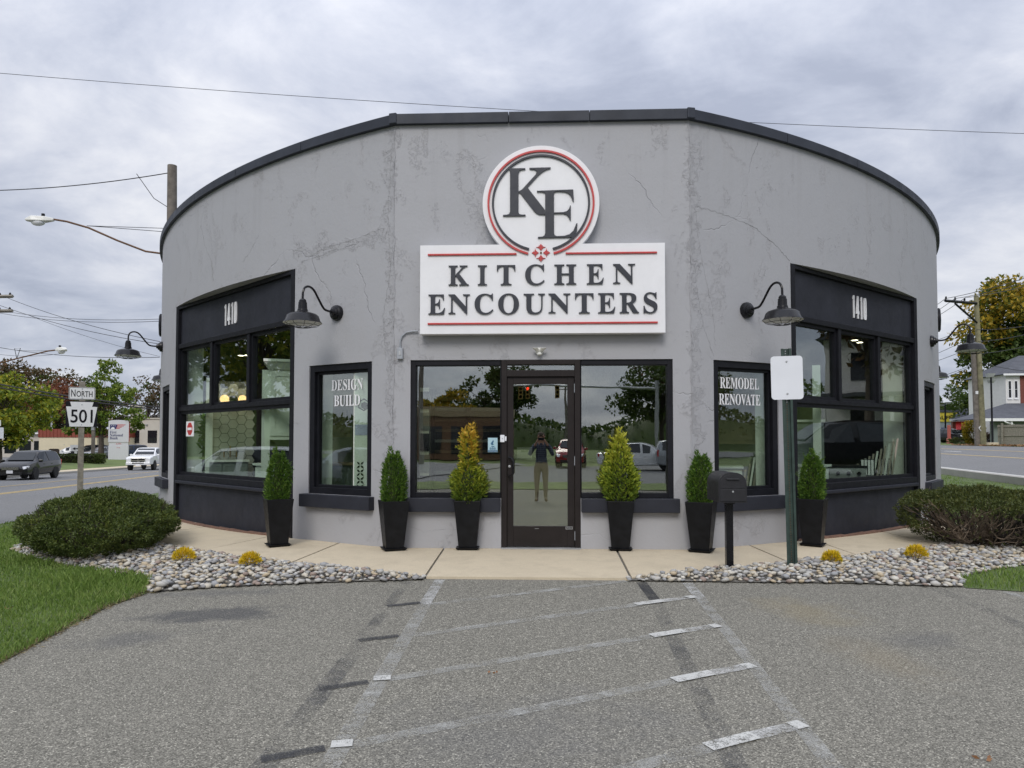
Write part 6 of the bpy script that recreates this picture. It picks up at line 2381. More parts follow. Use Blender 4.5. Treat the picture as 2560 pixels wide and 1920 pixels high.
MB().box(-0.5, 0.55, -0.08, 0.08, 1.1, 1.75).build("panel", M['pylon'], o)
MB().prism([(-0.3, 1.35), (-0.05, 1.2), (-0.05, 1.3), (0.35, 1.3), (0.35, 1.4), (-0.05, 1.4), (-0.05, 1.5)], -0.095, -0.081).build("arrow", M['frame'], o)
o = thing("sign_support", "bare grey signpost standing right of the 501 post beyond the road", "post", (-45.4, 61.5, T(-45.4, 61.5)))
MB().box(-0.14, 0.14, -0.1, 0.1, -0.2, 3.65).build("post", M['pole_grey'], o)
MB().box(-0.14, 0.14, -0.16, -0.101, 3.3, 3.65).build("clamp", M['grey_metal'], o)
o = thing("flag_pole", "thin pale metal pole rising behind the cream building", "pole", (-65.4, 83.6, -1.0))
MB().tube([(0, 0, 0), (0, 0, 6.45)], 0.13, 8).build("shaft", M['galv'], o)
MB().sphere((0, 0, 6.5), 0.16, 10, 6).build("finial", M['galv'], o)
# sign plates at the left edge, seen from the back
o = thing("sign_cluster", "three pale sign plates stacked on one post at the left picture edge", "road sign", (-18.6, 14.5, T(-18.6, 14.5)), R(50))
MB().box(-0.05, 0.05, 0.02, 0.1, -0.2, 2.2).build("post", M['galv'], o)
for z_, w_, h_ in ((2.58, 0.55, 0.21), (2.24, 0.72, 0.38), (1.88, 0.50, 0.24)):
    MB().prism(round_rect(w_, h_, 0.03), 0.0, 0.015).build("plate", M['alu_white'], o, (0.0, 0, z_))

# ------------------------------------------------------------------ across the right road
M['house_white'] = mat("white_brick_paint", (0.70, 0.69, 0.68), 0.8, var=0.06, vscale=3, bump=0.3, bscale=14)
M['house_red'] = mat("red_brick_wall", (0.17, 0.055, 0.04), 0.85, var=0.2, vscale=8, bump=0.3)
M['awning'] = mat("red_awning", (0.62, 0.035, 0.035), 0.6, var=0.08)
M['yellow_sign'] = mat("yellow_fascia", (0.85, 0.68, 0.07), 0.5, var=0.05)
M['pale_blue'] = mat("pale_blue_front", (0.42, 0.47, 0.52), 0.6, var=0.08)
M['blue_bin'] = mat("dark_blue", (0.02, 0.045, 0.15), 0.5)

ra = math.atan2(RD.y, RD.x)     # direction of the right road
yo = thing("yellow_shop", "shop with yellow fascia lettered in black, half hidden by the shop corner", "building", (46.2, 83.3, 1.2), R(2))
MB().box(0, 8.4, 0, 7, 0, 2.45).build("wall", M['pale_blue'], yo)
MB().box(-0.05, 8.45, -0.12, 6.9, 2.451, 3.62).build("fascia", M['yellow_sign'], yo)
MB().box(-0.1, 8.5, -0.2, 7, 3.621, 3.95).build("roof", M['roof_grey'], yo)
for k in range(3):
    MB().box(0.5 + k * 2.0, 2.2 + k * 2.0, -0.04, 0.02, 0.2, 1.7).build("window", M['blue_bin'], yo)
text("lettering", "KAUFFE", 2.75, 0.47, 0.03, M['frame'], yo, (3.45, -0.121, 2.74), center=False, offset=0.012)
for o_ in yo.children:
    if o_.name.startswith("lettering"):
        o_.location.x = 3.45
rb = thing("red_building", "low red building with grey gable roof, white fascia and bright red awning", "building", (46.9, 74.2, 1.15), R(-28))
MB().box(0, 4.4, 0, 6, 0, 2.45).build("wall", M['house_red'], rb)
mb = MB()
mb.add([(-0.3, -0.6, 2.55), (4.8, -0.6, 2.55), (4.8, 3.4, 4.75), (2.2, 3.4, 4.75), (-0.2, 6.4, 2.55), (4.8, 6.4, 2.55)], [(0, 1, 2, 3), (3, 2, 5, 4), (0, 3, 4), (1, 5, 2), (0, 4, 5, 1)])
mb.build("roof", M['roof_grey'], rb)
MB().box(-0.31, 4.8, -0.66, -0.60, 2.30, 2.56).build("fascia", M['white'], rb)
MB().box(-0.31, 4.8, -0.60, -0.001, 2.451, 2.50).build("soffit", M['white'], rb)
mb = MB()
mb.add([(0.3, -0.002, 2.44), (2.0, -0.002, 2.44), (2.0, -1.3, 1.35), (0.3, -1.3, 1.35), (0.3, -0.002, 1.35), (2.0, -0.002, 1.35)], [(0, 3, 2, 1), (0, 4, 3), (1, 2, 5), (3, 4, 5, 2)])
mb.build("awning", M['awning'], rb)
for xa in (0.5, 1.3, 2.6, 3.6):
    w_ = MB().box(xa, xa + 0.6, -0.03, 0.04, 0.55, 1.3 if xa < 2 else 1.9).build("window", M['win_dark'], rb)
    MB().box(xa - 0.05, xa + 0.65, -0.05, -0.031, 0.48, 0.549).build("sill", M['white'], w_)
mb = MB()
gb = [(2.6, 2.56), (4.7, 2.56), (4.7, 3.8)]
mb.prism(gb, -0.9, -0.661)
mb.build("gable", M['white'], rb)
rl_ = thing("balustrade", "red and white slatted roof balustrade left of the white house", "railing", (49.0, 71.2, 3.45), R(5))
MB().box(0, 1.75, -0.05, 0.05, 0.0, 0.12).build("rail", M['house_red'], rl_)
MB().box(0, 1.75, -0.05, 0.05, 0.95, 1.08).build("rail", M['house_red'], rl_)
for k in range(11):
    MB().box(0.03 + k * 0.16, 0.11 + k * 0.16, -0.03, 0.03, 0.121, 0.949).build("slat", M['awning'] if k % 2 else M['mansard'], rl_)
MB().box(0, 1.75, 0.3, 2, -2.5, -0.02).build("wall", M['house_red'], rl_)

ho = thing("white_house", "white painted brick house with grey hip roof, porch and red brick corner", "house", (42.0, 57.1, 0.9), R(-2))
hw_ = MB().box(0, 1.22, 0, 6, 0, 6.35).build("wall", M['house_white'], ho)
MB().box(1.221, 8, -0.03, 6, 0, 6.35).build("brick_wall", M['house_red'], ho)
mb = MB()
mb.add([(-0.35, -0.35, 6.38), (8.4, -0.35, 6.38), (8.4, 6.4, 6.38), (-0.35, 6.4, 6.38), (3.0, 3.0, 8.4), (5.4, 3.0, 8.4)], [(0, 1, 5, 4), (1, 2, 5), (2, 3, 4, 5), (3, 0, 4), (0, 3, 2, 1)])
rf = mb.build("roof", M['roof_grey'], ho)
MB().box(-0.4, 8.4, -0.42, -0.355, 6.25, 6.42).build("gutter", M['white'], rf)
for xa in (0.32, 0.86):
    wn_ = MB()
    ring_frame(wn_, 0.34, 1.62, 0.06, -0.05, 0.02, 4.2, xa - 0.17)
    wf_ = wn_.build("window", M['white'], ho)
    MB().box(xa - 0.11, xa + 0.11, -0.03, 0.0, 4.26, 5.0).build("pane", M['win_dark'], wf_)
    MB().box(xa - 0.11, xa + 0.11, -0.03, 0.0, 5.05, 5.76).build("pane", M['win_dark'], wf_)
    MB().box(xa - 0.2, xa + 0.2, -0.08, 0.0, 4.1, 4.199).build("sill", M['white'], wf_)
# porch
mb = MB()
mb.add([(-4.3, -3.4, 2.25), (8.0, -3.4, 2.25), (8.0, -0.04, 3.75), (0.0, -0.04, 3.75), (-4.3, 1.0, 2.25)], [(0, 1, 2, 3), (0, 3, 4)])
mb.add([(-4.3, -3.4, 2.18), (8.0, -3.4, 2.18), (8.0, -0.04, 3.68), (0.0, -0.04, 3.68), (-4.3, 1.0, 2.18)], [(3, 2, 1, 0), (4, 3, 0)])
mb.build("porch_roof", M['roof_grey'], ho)
MB().box(-4.35, 8.0, -3.48, -3.40, 2.06, 2.30).build("porch_fascia", M['white'], ho)
mb = MB()
mb.prism([(-0.6, 2.31), (8.0, 2.31), (8.0, 3.7), (3.5, 3.7)], -3.46, -3.40)
mb.build("porch_gable", M['white'], ho)
for xa in (-4.1, -1.6, 1.4, 4):
    MB().box(xa, xa + 0.12, -3.35, -3.23, 0, 2.06).build("porch_post", M['white'], ho)
MB().tube([(-2.2, -3.5, 2.05), (-2.1, -3.45, 1.95), (-1.2, -3.0, 1.8), (-1.05, -2.95, 1.6), (-1.05, -2.95, 0.1)], 0.07, 8).build("downpipe", M['white'], ho)
MB().box(-2.6, -0.01, -2.6, -2.0, 0, 2.1).build("porch_wall", M['cab_grey'], ho)
dr = MB().box(0.35, 1.0, -0.05, -0.001, 0.1, 2.05).build("door", M['white'], ho)
MB().box(0.42, 0.93, -0.056, -0.051, 1.1, 1.9).build("pane", M['win_dark'], dr)

fe = thing("wooden_fence", "weathered grey board fence with rails and posts before the white house", "fence", (37.25, 50.8, 0.86), math.atan2(46.9 - 50.8, 39.4 - 37.25))
L_ = 5.2
r3 = random.Random(4)
k = 0
xx = 0.0
while xx < L_:
    w_ = 0.138
    zt_ = 1.72 + r3.uniform(-0.02, 0.02)
    MB().box(xx, xx + w_, 0.0, 0.02, 0.04, zt_).build("slat", M['wood_grey'], fe)
    xx += w_ + 0.006
for z_ in (0.12, 0.85, 1.58):
    MB().box(0, L_, -0.05, -0.001, z_ - 0.05, z_ + 0.05).build("rail", M['wood_grey'], fe)
for xa in (0.35, 2.8, 5.1):
    MB().box(xa, xa + 0.12, -0.17, -0.051, -0.2, 1.85).build("post", M['wood_grey'], fe)
rb_ = thing("bollard", "faded red square bollard beside the black sedan", "bollard", (40.2, 63.0, T(40.2, 63.0)), 0.2)
MB().box(-0.12, 0.12, -0.12, 0.12, -0.1, 1.85).build("post", mat("faded_red", (0.42, 0.11, 0.09), 0.6, var=0.15), rb_, bevel=0.03)
MB().box(-0.17, 0.17, -0.17, 0.17, -0.1, 0.55).build("sleeve", mat("faded_red_sleeve", (0.46, 0.16, 0.13), 0.6, var=0.15), rb_, bevel=0.03)

# ------------------------------------------------------------------ poles, street lamps, overhead lines
up_ = thing("utility_pole", "tall greenish treated utility pole with side crossarm beside the right road", "utility pole", (31.1, 42.57, T(31.1, 42.57)))
zb = T(30.87, 42.57)
MB().tube([(0, 0, -0.3), (-0.22, -0.15, 5), (-0.44, -0.3, 11.52 - zb)], [0.21, 0.18, 0.145], 12).build("shaft", M['pole_green'], up_, smooth=True)
ca_ = MB()
ca_.tube([(27.25 - 31.1, 40.0 - 42.57, 10.74 - zb), (30.6 - 31.1, 42.15 - 42.57, 10.95 - zb)], 0.10, 4)
ca_o = ca_.build("crossarm", M['frame'], up_)
MB().tube([(28.31 - 31.1, 40.72 - 42.57, 10.68 - zb), (30.62 - 31.1, 42.2 - 42.57, 9.6 - zb)], 0.07, 6).build("brace", M['frame'], up_)
for (x, y, z) in ((27.35, 40.07, 10.86), (28.3, 40.68, 10.92), (29.3, 41.32, 10.98)):
    MB().lathe([(0.05, 0), (0.07, 0.05), (0.05, 0.12), (0.06, 0.16), (0.0, 0.2)], 10).build("insulator", M['frame'], ca_o, (x - 31.1, y - 42.57, z - zb))
us = thing("utility_pole", "shorter dark grey leaning stub pole beside the tall utility pole", "utility pole", (30.84, 42.75, T(30.84, 42.75)))
MB().tube([(0, 0, -0.3), (-0.22, -0.2, 4), (-0.38, -0.3, 7.6)], [0.20, 0.18, 0.15], 12).build("shaft", M['pole_grey'], us, smooth=True)
MB().cbox((-0.22, -0.38, 3.75), (0.16, 0.06, 0.22)).build("tag_plate", M['white'], us)
ch = MB()
ch.tube([(0.16, -0.30, 1.55), (-0.10, -0.32, 1.25), (0.12, -0.30, 0.95)], 0.03, 5)
ch.build("chevron_mark", M['letter_white'], us)
bl = thing("flood_light_pole", "slim black light pole with two flood lamps on a concrete foot", "lamp post", (30.95, 41.3, T(30.95, 41.3)))
MB().lathe([(0.36, -0.2), (0.36, 0.22), (0.34, 0.24), (0, 0.24)], 16).build("foot", M['concrete'], bl)
MB().tube([(0, 0, 0.2), (0, 0, 4.8)], 0.06, 8).build("pole", M['frame'], bl)
MB().frustum((0, 0, -0.12), (0.35, 0.22), (0.08, 0, 0.14), (0.55, 0.3)).build("lamp_head", M['galv'], bl, (-0.1, 0, 4.85))
MB().frustum((0, 0, -0.1), (0.25, 0.2), (0.05, 0, 0.1), (0.4, 0.3)).build("lamp_head", M['galv'], bl, (0.15, 0.3, 4.45))
pl_ = thing("lamp_pole", "far twin-head light pole in front of the yellow shop", "lamp post", (49.2, 79.8, 1.2), 0.3)
MB().tube([(0, 0, 0), (0, 0, 4.5)], 0.09, 8).build("pole", M['frame'], pl_)
for s in (-1, 1):
    MB().frustum((0, 0, -.1), (0.3, 0.3), (0, 0, 0.1), (0.6, 0.4)).build("lamp_head", M['galv'], pl_, (s * 0.5, 0, 4.5 + 0.15 * s))
    MB().tube([(0, 0, 4.4), (s * 0.4, 0, 4.5 + 0.15 * s)], 0.05, 6).build("arm", M['galv'], pl_)

lp = thing("street_light_pole", "weathered wooden pole behind the shop carrying a cobra-head street light", "utility pole", (-11.79, 13.43, T(-11.79, 13.43)))
zb = T(-11.79, 13.43)
MB().tube([(0, 0, -0.3), (0.02, -0.15, 5), (0.05, -0.33, 10.1 - zb)], [0.20, 0.17, 0.14], 12).build("shaft", M['pole_grey'], lp, smooth=True)
ap = [(-11.75, 13.2, 7.25), (-12.5, 13.0, 7.32), (-13.3, 12.8, 7.62), (-14.1, 12.6, 7.97), (-14.7, 12.45, 8.13), (-15.1, 12.35, 8.18)]
MB().tube([(x + 11.79, y - 13.43, z - zb) for x, y, z in ap], 0.03, 8).build("arm", M['rust'], lp, smooth=True)
for d in (0.0, 0.12):
    MB().tube([(-14.15 + 11.79, 12.58 - 13.43, 8.03 - zb), (-11.75 + 11.79, 13.1 - 13.43, 7.95 + d - zb)], 0.010, 5).build("stay_rod", M['wire'], lp)


def cobra(parent, loc, rz, s=1.0):
    h_ = MB()
    h_.add(*(lambda: ((
        [(0.0, -.05, -.04), (0.0, .05, -.04), (0.0, .05, .05), (0.0, -.05, .05),
         (0.25, -.13, -.06), (0.25, .13, -.06), (0.25, .11, .10), (0.25, -.11, .10),
         (0.6, -.17, -.05), (0.6, .17, -.05), (0.6, .12, .12), (0.6, -.12, .12),
         (0.8, -.06, -.02), (0.8, .06, -.02), (0.8, .05, .05), (0.8, -.05, .05)]),
        [(i * 4 + k, i * 4 + (k + 1) % 4, i * 4 + 4 + (k + 1) % 4, i * 4 + 4 + k) for i in range(3) for k in range(4)] + [(3, 2, 1, 0), (12, 13, 14, 15)]))())
    o = h_.build("lamp_head", M['enamel_white'], parent, loc, (0, R(4), rz), bevel=0.03)
    o.scale = (s, s, s)
    MB().sphere((0.45, 0, -0.07), (0.2, 0.13, 0.11), 14, 8).build("lens", M['lamp_clear'], o, smooth=True)
    MB().lathe([(0.05, 0), (0.05, 0.09), (0, 0.1)], 10).build("photocell", M['frame'], o, (0.3, 0, 0.105))
    return o


cobra(lp, (-15.05 + 11.79, 12.37 - 13.43, 8.16 - zb), math.atan2(-0.237, -0.97))
MB().tube([(-13.05 + 11.79, 13.36 - 13.43, 9.95 - zb), (-12.4 + 11.79, 13.25 - 13.43, 9.1 - zb), (-11.85 + 11.79, 13.1 - 13.43, 8.75 - zb)], 0.012, 5).build("drip_loop", M['wire'], lp)
s2 = thing("street_light", "second cobra-head street light on a long arm over the left road", "street light", (-36.5, 35.8, T(-36.5, 35.8)))
zb = T(-36.5, 35.8)
MB().tube([(0, 0, -0.3), (0, 0, 8.6)], [0.17, 0.13], 10).build("pole", M['pole_grey'], s2)
MB().tube([(0.1, -0.05, 6.0 - zb), (3.27, -1.07, 6.49 - zb), (6.0, -1.97, 6.86 - zb), (7.0, -2.5, 6.86 - zb)], 0.045, 8).build("arm", M['rust'], s2)
MB().tube([(3.3, -1.05, 6.50 - zb), (3.1, -1.0, 7.15 - zb), (3.6, -1.15, 7.15 - zb), (3.3, -1.05, 6.50 - zb)], 0.02, 5).build("hanger", M['wire'], s2)
cobra(s2, (6.8, -2.4, 6.87 - zb), -0.5, 1.4)
for nm, z in (("upper", 7.42), ("lower", 6.80)):
    pass
cp = thing("crossarm_pole", "two grey crossarm ends of a pole beyond the left picture edge", "utility pole", (-24.6, 20.3, T(-24.6, 20.3)))
zb = T(-24.6, 20.3)
MB().tube([(0, 0, -0.3), (0, 0, 8.6 - zb)], [0.2, 0.15], 10).build("shaft", M['pole_grey'], cp)
for z in (7.42, 6.80):
    a_ = MB().tube([(-0.6, 0, z + 0.02 - zb), (2.3, -0.16, z - zb)], 0.075, 4).build("crossarm", M['wood_grey'], cp)
    for dx in (1.7, 2.15):
        MB().lathe([(0.03, 0), (0.05, 0.05), (0.03, 0.1), (0.0, 0.13)], 8).build("insulator", M['frame'], a_, (dx, -0.12, z + 0.05 - zb))


def cable(a, b, sag, r, label, group="overhead lines along the roads"):
    a, b = Vector(a), Vector(b)
    mb = MB()
    mb.tube([a.lerp(b, u) - Vector((0, 0, sag * 4 * u * (1 - u))) for u in np.linspace(0, 1, 15)], r, 5)
    tag(mb.build("overhead_wire", M['wire']), label, "wire", group)


cable((-27.19, 23.53, 19.01), (24.85, 25.77, 15.95), 0.35, 0.013, "single long wire crossing the sky above the shop roof", None)
cable((-18.89, 14.18, 9.77), (-11.87, 13.06, 9.84), 0.12, 0.016, "single wire running from the left edge to the street light pole top", None)
WL = (((-25.61, 21.96, 8.45), (-12.34, 13.63, 4.54), .014), ((-25.61, 21.98, 7.91), (-12.34, 13.63, 4.46), .014), ((-24.81, 21.03, 7.26), (-12.12, 13.21, 5.2), .012), ((-24.81, 21.04, 7.14), (-12.12, 13.21, 5.13), .012),
      ((-27.21, 23.98, 6.06), (-12.29, 13.55, 4.02), .014), ((-32.01, 29.78, 6.44), (-29.09, 32.9, 6.57), .014), ((-43.32, 49.15, 11.91), (-32.19, 49.73, 8.4), .02), ((-36.01, 34.58, 7.66), (-30.49, 33.83, 6.89), .016))
for a, b, r_ in WL:
    cable(a, b, 0.25, r_ * 0.7, "thin black overhead wire left of the shop above the left road", "thin overhead wires over the left road")
for a, b in (((-19.21, 14.38, 3.42), (-12.13, 13.31, 2.39)), ((-19.21, 14.39, 3.30), (-12.13, 13.31, 2.32))):
    cable(a, b, 0.08, 0.022, "thick black cable passing low behind the 501 sign", "thick low cables behind the route sign")
WR = (((27.31, 40.07, 10.9), (21.33, 21.88, 8.47)), ((28.17, 40.5, 10.98), (21.33, 21.89, 8.26)), ((29.13, 40.94, 11.12), (21.33, 21.89, 8.08)),
      ((27.31, 40.07, 10.9), (32.1, 52.24, 12.07)), ((28.17, 40.5, 10.98), (32.1, 52.26, 11.52)), ((29.13, 40.94, 11.12), (32.1, 52.28, 11.05)),
      ((30.66, 42.27, 9.11), (24.17, 26.06, 6.96)), ((30.72, 42.3, 8.27), (24.17, 26.07, 6.63)), ((30.72, 42.33, 7.42), (24.17, 26.09, 6.06)), ((30.78, 42.36, 6.8), (28.43, 32.3, 5.11)),
      ((30.66, 42.26, 9.5), (33.17, 54.37, 9.64)), ((30.66, 42.28, 8.79), (33.16, 54.42, 8.35)), ((30.66, 42.31, 8.04), (33.16, 54.44, 7.82)), ((30.72, 42.35, 6.8), (33.16, 54.49, 6.37)), ((30.72, 42.36, 6.7), (32.09, 52.45, 5.97)))
for a, b in WR:
    cable(a, b, 0.10, 0.018, "thin black overhead wire strung to the tall utility pole at the right", "overhead wires at the right utility pole")

# fallen leaves along the verge of the right road
r2 = np.random.default_rng(400)
n = 1500
S_, Q_ = r2.uniform(44, 62, n), 19.3 + r2.exponential(0.8, n)
P = np.array([(*Rp(a, b), 0) for a, b in zip(S_, Q_)])
P[:, 2] = [T(float(a), float(b)) + 0.05 for a, b, _ in P]
D = unit(r2, n) * (1, 1, 0.25)
v, f = cards(P, D, r2.uniform(.10, .2, n), 0.1, r2)
tag(mesh_np("fallen_leaves", v, f, leaf_mat("dry_leaves", ((0.1, (0.13, 0.06, 0.03)), (0.5, (0.26, 0.13, 0.06)), (0.9, (0.42, 0.28, 0.15))), 1.0, 0.1)), "brown fallen leaves along the far verge of the right road", None, None, "stuff")

# ------------------------------------------------------------------ inside the show rooms
def inner(side, o):
    c, rz, w = chord(side, o[0], o[1])
    ca, sa = math.cos(rz), math.sin(rz)

    def f(x, y):
        return (c.x + ca * x - sa * y, c.y + sa * x + ca * y)
    return f, rz, w


def cabinet(name, label, pos, rz, w, d, z0, h, m, doors, crown=False, top=None, group=None):
    t = thing(name, label, "cabinet", (pos[0], pos[1], z0), rz, group)
    MB().box(-w / 2, w / 2, 0.02, d, 0, h).build("carcass", m, t)
    dw = w / doors
    for k in range(doors):
        a, b = -w / 2 + k * dw + 0.012, -w / 2 + (k + 1) * dw - 0.012
        mb = MB()
        fr = min(0.07, dw * 0.2)
        mb.box(a, a + fr, 0, 0.019, 0.06, h - 0.03)
        mb.box(b - fr, b, 0, 0.019, 0.06, h - 0.03)
        mb.box(a + fr, b - fr, 0, 0.019, 0.06, 0.06 + fr)
        mb.box(a + fr, b - fr, 0, 0.019, h - 0.03 - fr, h - 0.03)
        mb.box(a + fr, b - fr, 0.010, 0.0195, 0.06 + fr, h - 0.03 - fr)
        dd = mb.build("door", m, t)
        MB().box(b - 0.045, b - 0.03, -0.025, -0.001, h * 0.45, h * 0.45 + 0.14).build("handle", M['frame'], dd)
    if crown:
        mb = MB()
        mb.frustum((0, d / 2, h + 0.001), (w + 0.02, d + 0.02), (0, d / 2, h + 0.11), (w + 0.16, d + 0.16))
        mb.box(-w / 2 - 0.09, w / 2 + 0.09, -0.09, d + 0.09, h + 0.111, h + 0.15)
        mb.build("crown_moulding", m, t)
    if top is not None:
        MB().box(-w / 2 - 0.02, w / 2 + 0.02, -0.03, d + 0.01, h + 0.001, h + 0.035).build("worktop", top, t)
    return t


fi, rzL, wL = inner(-1, OP[-1][1])
fr_, rzR, wR = inner(1, OP[1][1])


def see(side, k, u, extra):
    """a spot behind window k at u along it, extra metres further in, and the turn that faces the street"""
    f_, rz_, w_ = inner(side, OP[side][k])
    p = Vector(f_(u, 0.0))
    d = (p - Vector((PX, PY))).normalized()
    q = p + d * extra
    return q.x, q.y, math.atan2(d.y, d.x) - PI / 2


def pier(side, k, u, extra, w):
    x, y, a = see(side, k, u, extra)
    MB().box(-w / 2, w / 2, 0, 0.12, 0.03, 3.9).build("pier", M['plaster'], shop, (x, y, 0), (0, 0, a))


pier(-1, 1, -1.22, 0.85, 0.27)
pier(1, 1, 1.0, 1.0, 0.30)
pier(-1, 0, -0.26, 0.45, 0.21)
pier(1, 0, 0.25, 0.45, 0.17)
# left 1410 window
x, y, a = see(-1, 1, 0.22, 1.5)
hb = thing("tile_board", "grey hexagon tile display board behind the left 1410 window", "display board", (x, y, 0.03), a)
M['hex_tile'] = mat("hex_tile_grey", (0.33, 0.335, 0.30), 0.4, var=0.12, vscale=4)
M['grout'] = mat("dark_grout", (0.055, 0.058, 0.055), 0.9)
MB().box(-0.32, 0.30, 0.012, 0.08, 0.0, 2.35).build("backing", M['grout'], hb)
MB().box(-0.44, -0.325, -0.05, 0.10, 0.0, 2.40).build("frame_post", M['cab_white'], hb)
hexr = 0.086
hm = MB().prism([(hexr * math.cos(R(60 * k)), hexr * math.sin(R(60 * k))) for k in range(6)], 0, 0.011).build("tile", M['hex_tile'], hb)
first = True
for i in range(-2, 3):
    for j in range(14):
        px_, z = i * 0.137, 0.18 + j * 0.158 + (0.079 if i % 2 else 0)
        if z > 2.28:
            continue
        if first:
            hm.location = (px_, 0, z)
            first = False
        else:
            c_ = hm.copy()
            link(c_, hb)
            c_.location = (px_, 0, z)
x, y, a = see(-1, 1, 0.23, 1.38)
lt = thing("wall_sconce", "vanity sconce with two glowing globes on the hexagon tile board", "lamp", (x, y, 2.06), a)
MB().lathe([(0.07, 0), (0.07, 0.02), (0.03, 0.05)], 20, Matrix.Rotation(R(90), 4, 'X')).build("base", M['frame'], lt)
MB().tube([(-0.15, -0.06, 0), (0.15, -0.06, 0)], 0.012, 8).build("bar", M['frame'], lt)
for s in (-1, 1):
    MB().sphere((s * 0.145, -0.06, 0), 0.075, 18, 12).build("globe", M['bulb'], lt, smooth=True)
M['brass'] = mat("brass", (0.45, 0.30, 0.12), 0.3, 0.9, var=0.1)
x, y, a = see(-1, 1, 0.14, 1.22)
tp = thing("tap_set", "brass three-piece tap set on the counter under the sconce", "tap", (x, y, 1.06), a)
for q, h_ in ((-0.1, .10), (0, .20), (0.1, .10)):
    MB().tube([(q, 0, 0), (q, 0, h_)], 0.012, 8).build("spout" if q == 0 else "tap_handle", M['brass'], tp)
x, y, a = see(-1, 1, 0.1, 1.15)
cabinet("base_cabinet", "pale base cabinet with worktop under the brass taps", (x, y), a, 0.62, 0.12, 0.03, 0.95, M['cab_grey'], 3, False, M['cab_white'])
x, y, a = see(-1, 1, 1.80, 0.7)
cabinet("tall_cabinet", "white panelled wall cabinet with crown moulding behind the left 1410 window", (x, y), a, 0.42, 0.4, 1.36, 1.05, M['cab_white'], 1, True)
x, y, a = see(-1, 1, 1.27, 0.45)
MB().box(-0.06, 0.06, 0, 0.10, 0.03, 2.42).build("display_post", M['cab_white'], None, (x, y, 0), (0, 0, a))
tag(bpy.data.objects["display_post"], "white square display post beside the white wall cabinet", "post")
(x, y), a = fi(0.75, 0.30), rzL
cabinet("base_cabinet", "white base cabinet with worktop at the right end of the left 1410 window", (x, y), a, 0.8, 0.45, 0.03, 0.93, M['cab_white'], 2, False, M['cab_white'])
x, y, a = see(-1, 1, -0.72, 1.1)
pt = thing("house_plant", "dark leafy plant inside the left 1410 window", "plant", (x, y, 0.03), a)
MB().lathe([(0.14, 0), (0.18, 0.4), (0.15, 0.4), (0.0, 0.36)], 16).build("pot", M['cab_white'], pt)
r2 = np.random.default_rng(500)
n = 110
P = np.tile(np.array((0.0, 0.0, 1.45)), (n, 1)) + r2.normal(size=(n, 3)) * (0.05, 0.05, 0.25)
v, f = cards(P, unit(r2, n) + (0, 0, 0.3), r2.uniform(.12, .24, n), 0.05, r2)
mesh_np("leaves", v, f, M['arb_green'], pt)
MB().tube([(0, 0, 0.35), (0.02, 0, 1.6)], 0.02, 6).build("stem", M['bark'], pt)
# right 1410 window
(x, y), a = fr_(-0.75, 0.30), rzR
cabinet("base_cabinet", "white base cabinet with pale worktop behind the right 1410 window", (x, y), a, 0.62, 0.5, 0.03, 0.93, M['cab_white'], 2, False, M['cab_white'])
x, y, a = see(1, 1, -1.6, 1.2)
cabinet("wall_cabinet", "grey wall unit behind the blank sign plate", (x, y), a, 0.5, 0.4, 0.03, 1.6, M['cab_grey'], 1, False, M['cab_white'])
x, y, a = see(1, 1, -1.31, 0.55)
MB().box(-0.055, 0.055, 0, 0.10, 0.03, 2.45).build("display_post", M['cab_white'], None, (x, y, 0), (0, 0, a))
tag(bpy.data.objects["display_post.001"], "white square display post behind the right 1410 window", "post")
x, y, a = see(1, 1, -0.75, 1.3)
rg = thing("cooking_range", "stainless cooking range with dark knobs behind the right 1410 window", "range", (x, y, 0.03), a)
M['steel'] = mat("brushed_steel", (0.42, 0.43, 0.43), 0.35, 0.6, var=0.08)
MB().box(-0.4, 0.4, 0, 0.6, 0, 0.86).build("body", M['cab_grey'], rg)
MB().box(-0.4, 0.4, -0.04, -0.001, 0.72, 0.88).build("control_panel", M['steel'], rg)
MB().box(-0.42, 0.42, -0.02, 0.62, 0.881, 0.92).build("hob", M['frame'], rg)
for k in range(5):
    MB().lathe([(0.03, 0), (0.03, 0.03), (0, 0.03)], 12, Matrix.Rotation(R(90), 4, 'X')).build("knob", M['frame'], rg, (-0.3 + k * 0.15, -0.041, 0.80))
M['sample'] = mat("sample_strip", (0.34, 0.30, 0.25), 0.5, var=0.2)


def rack(side, k, u, extra, n, label, sp, h0, dh):
    x, y, a = see(side, k, u, extra)
    rk = thing("sample_rack", label, "rack", (x, y, 0.03), a)
    MB().box(-n * sp / 2, n * sp / 2, 0.06, 0.10, 0, h0 * 0.8).build("frame", M['frame'], rk)
    for q in range(n):
        M_ = Matrix.Translation((-n * sp / 2 + q * sp, 0.0, 0)) @ Matrix.Rotation(R(9), 4, 'Y')
        MB().box(-sp * .27, sp * .27, 0, 0.03, 0.1, h0 + dh * q, M_).build("sample_strip", M['sample'] if q % 3 else M['cab_white'], rk)


rack(1, 1, -0.1, 1.25, 15, "slanting rack of flooring sample strips behind the right 1410 window", 0.052, 0.78, 0.042)
for k, ua in enumerate((0.13, 0.68)):
    x, y, a = see(1, 1, ua, 0.62)
    st_ = thing("tile_stack", ("white tile samples at the middle of the right 1410 window", "white tile samples beside the pier of the right 1410 window")[k], "tile samples", (x, y, 0.80), a)
    for q in range(4):
        MB().box(-0.09 + q * 0.047, -0.055 + q * 0.047, 0, 0.03, 0, 0.24).build("tile", M['letter_white'], st_)
    MB().box(-0.105, 0.105, 0.031, 0.08, -0.75, 0.25).build("holder", M['frame'], st_)
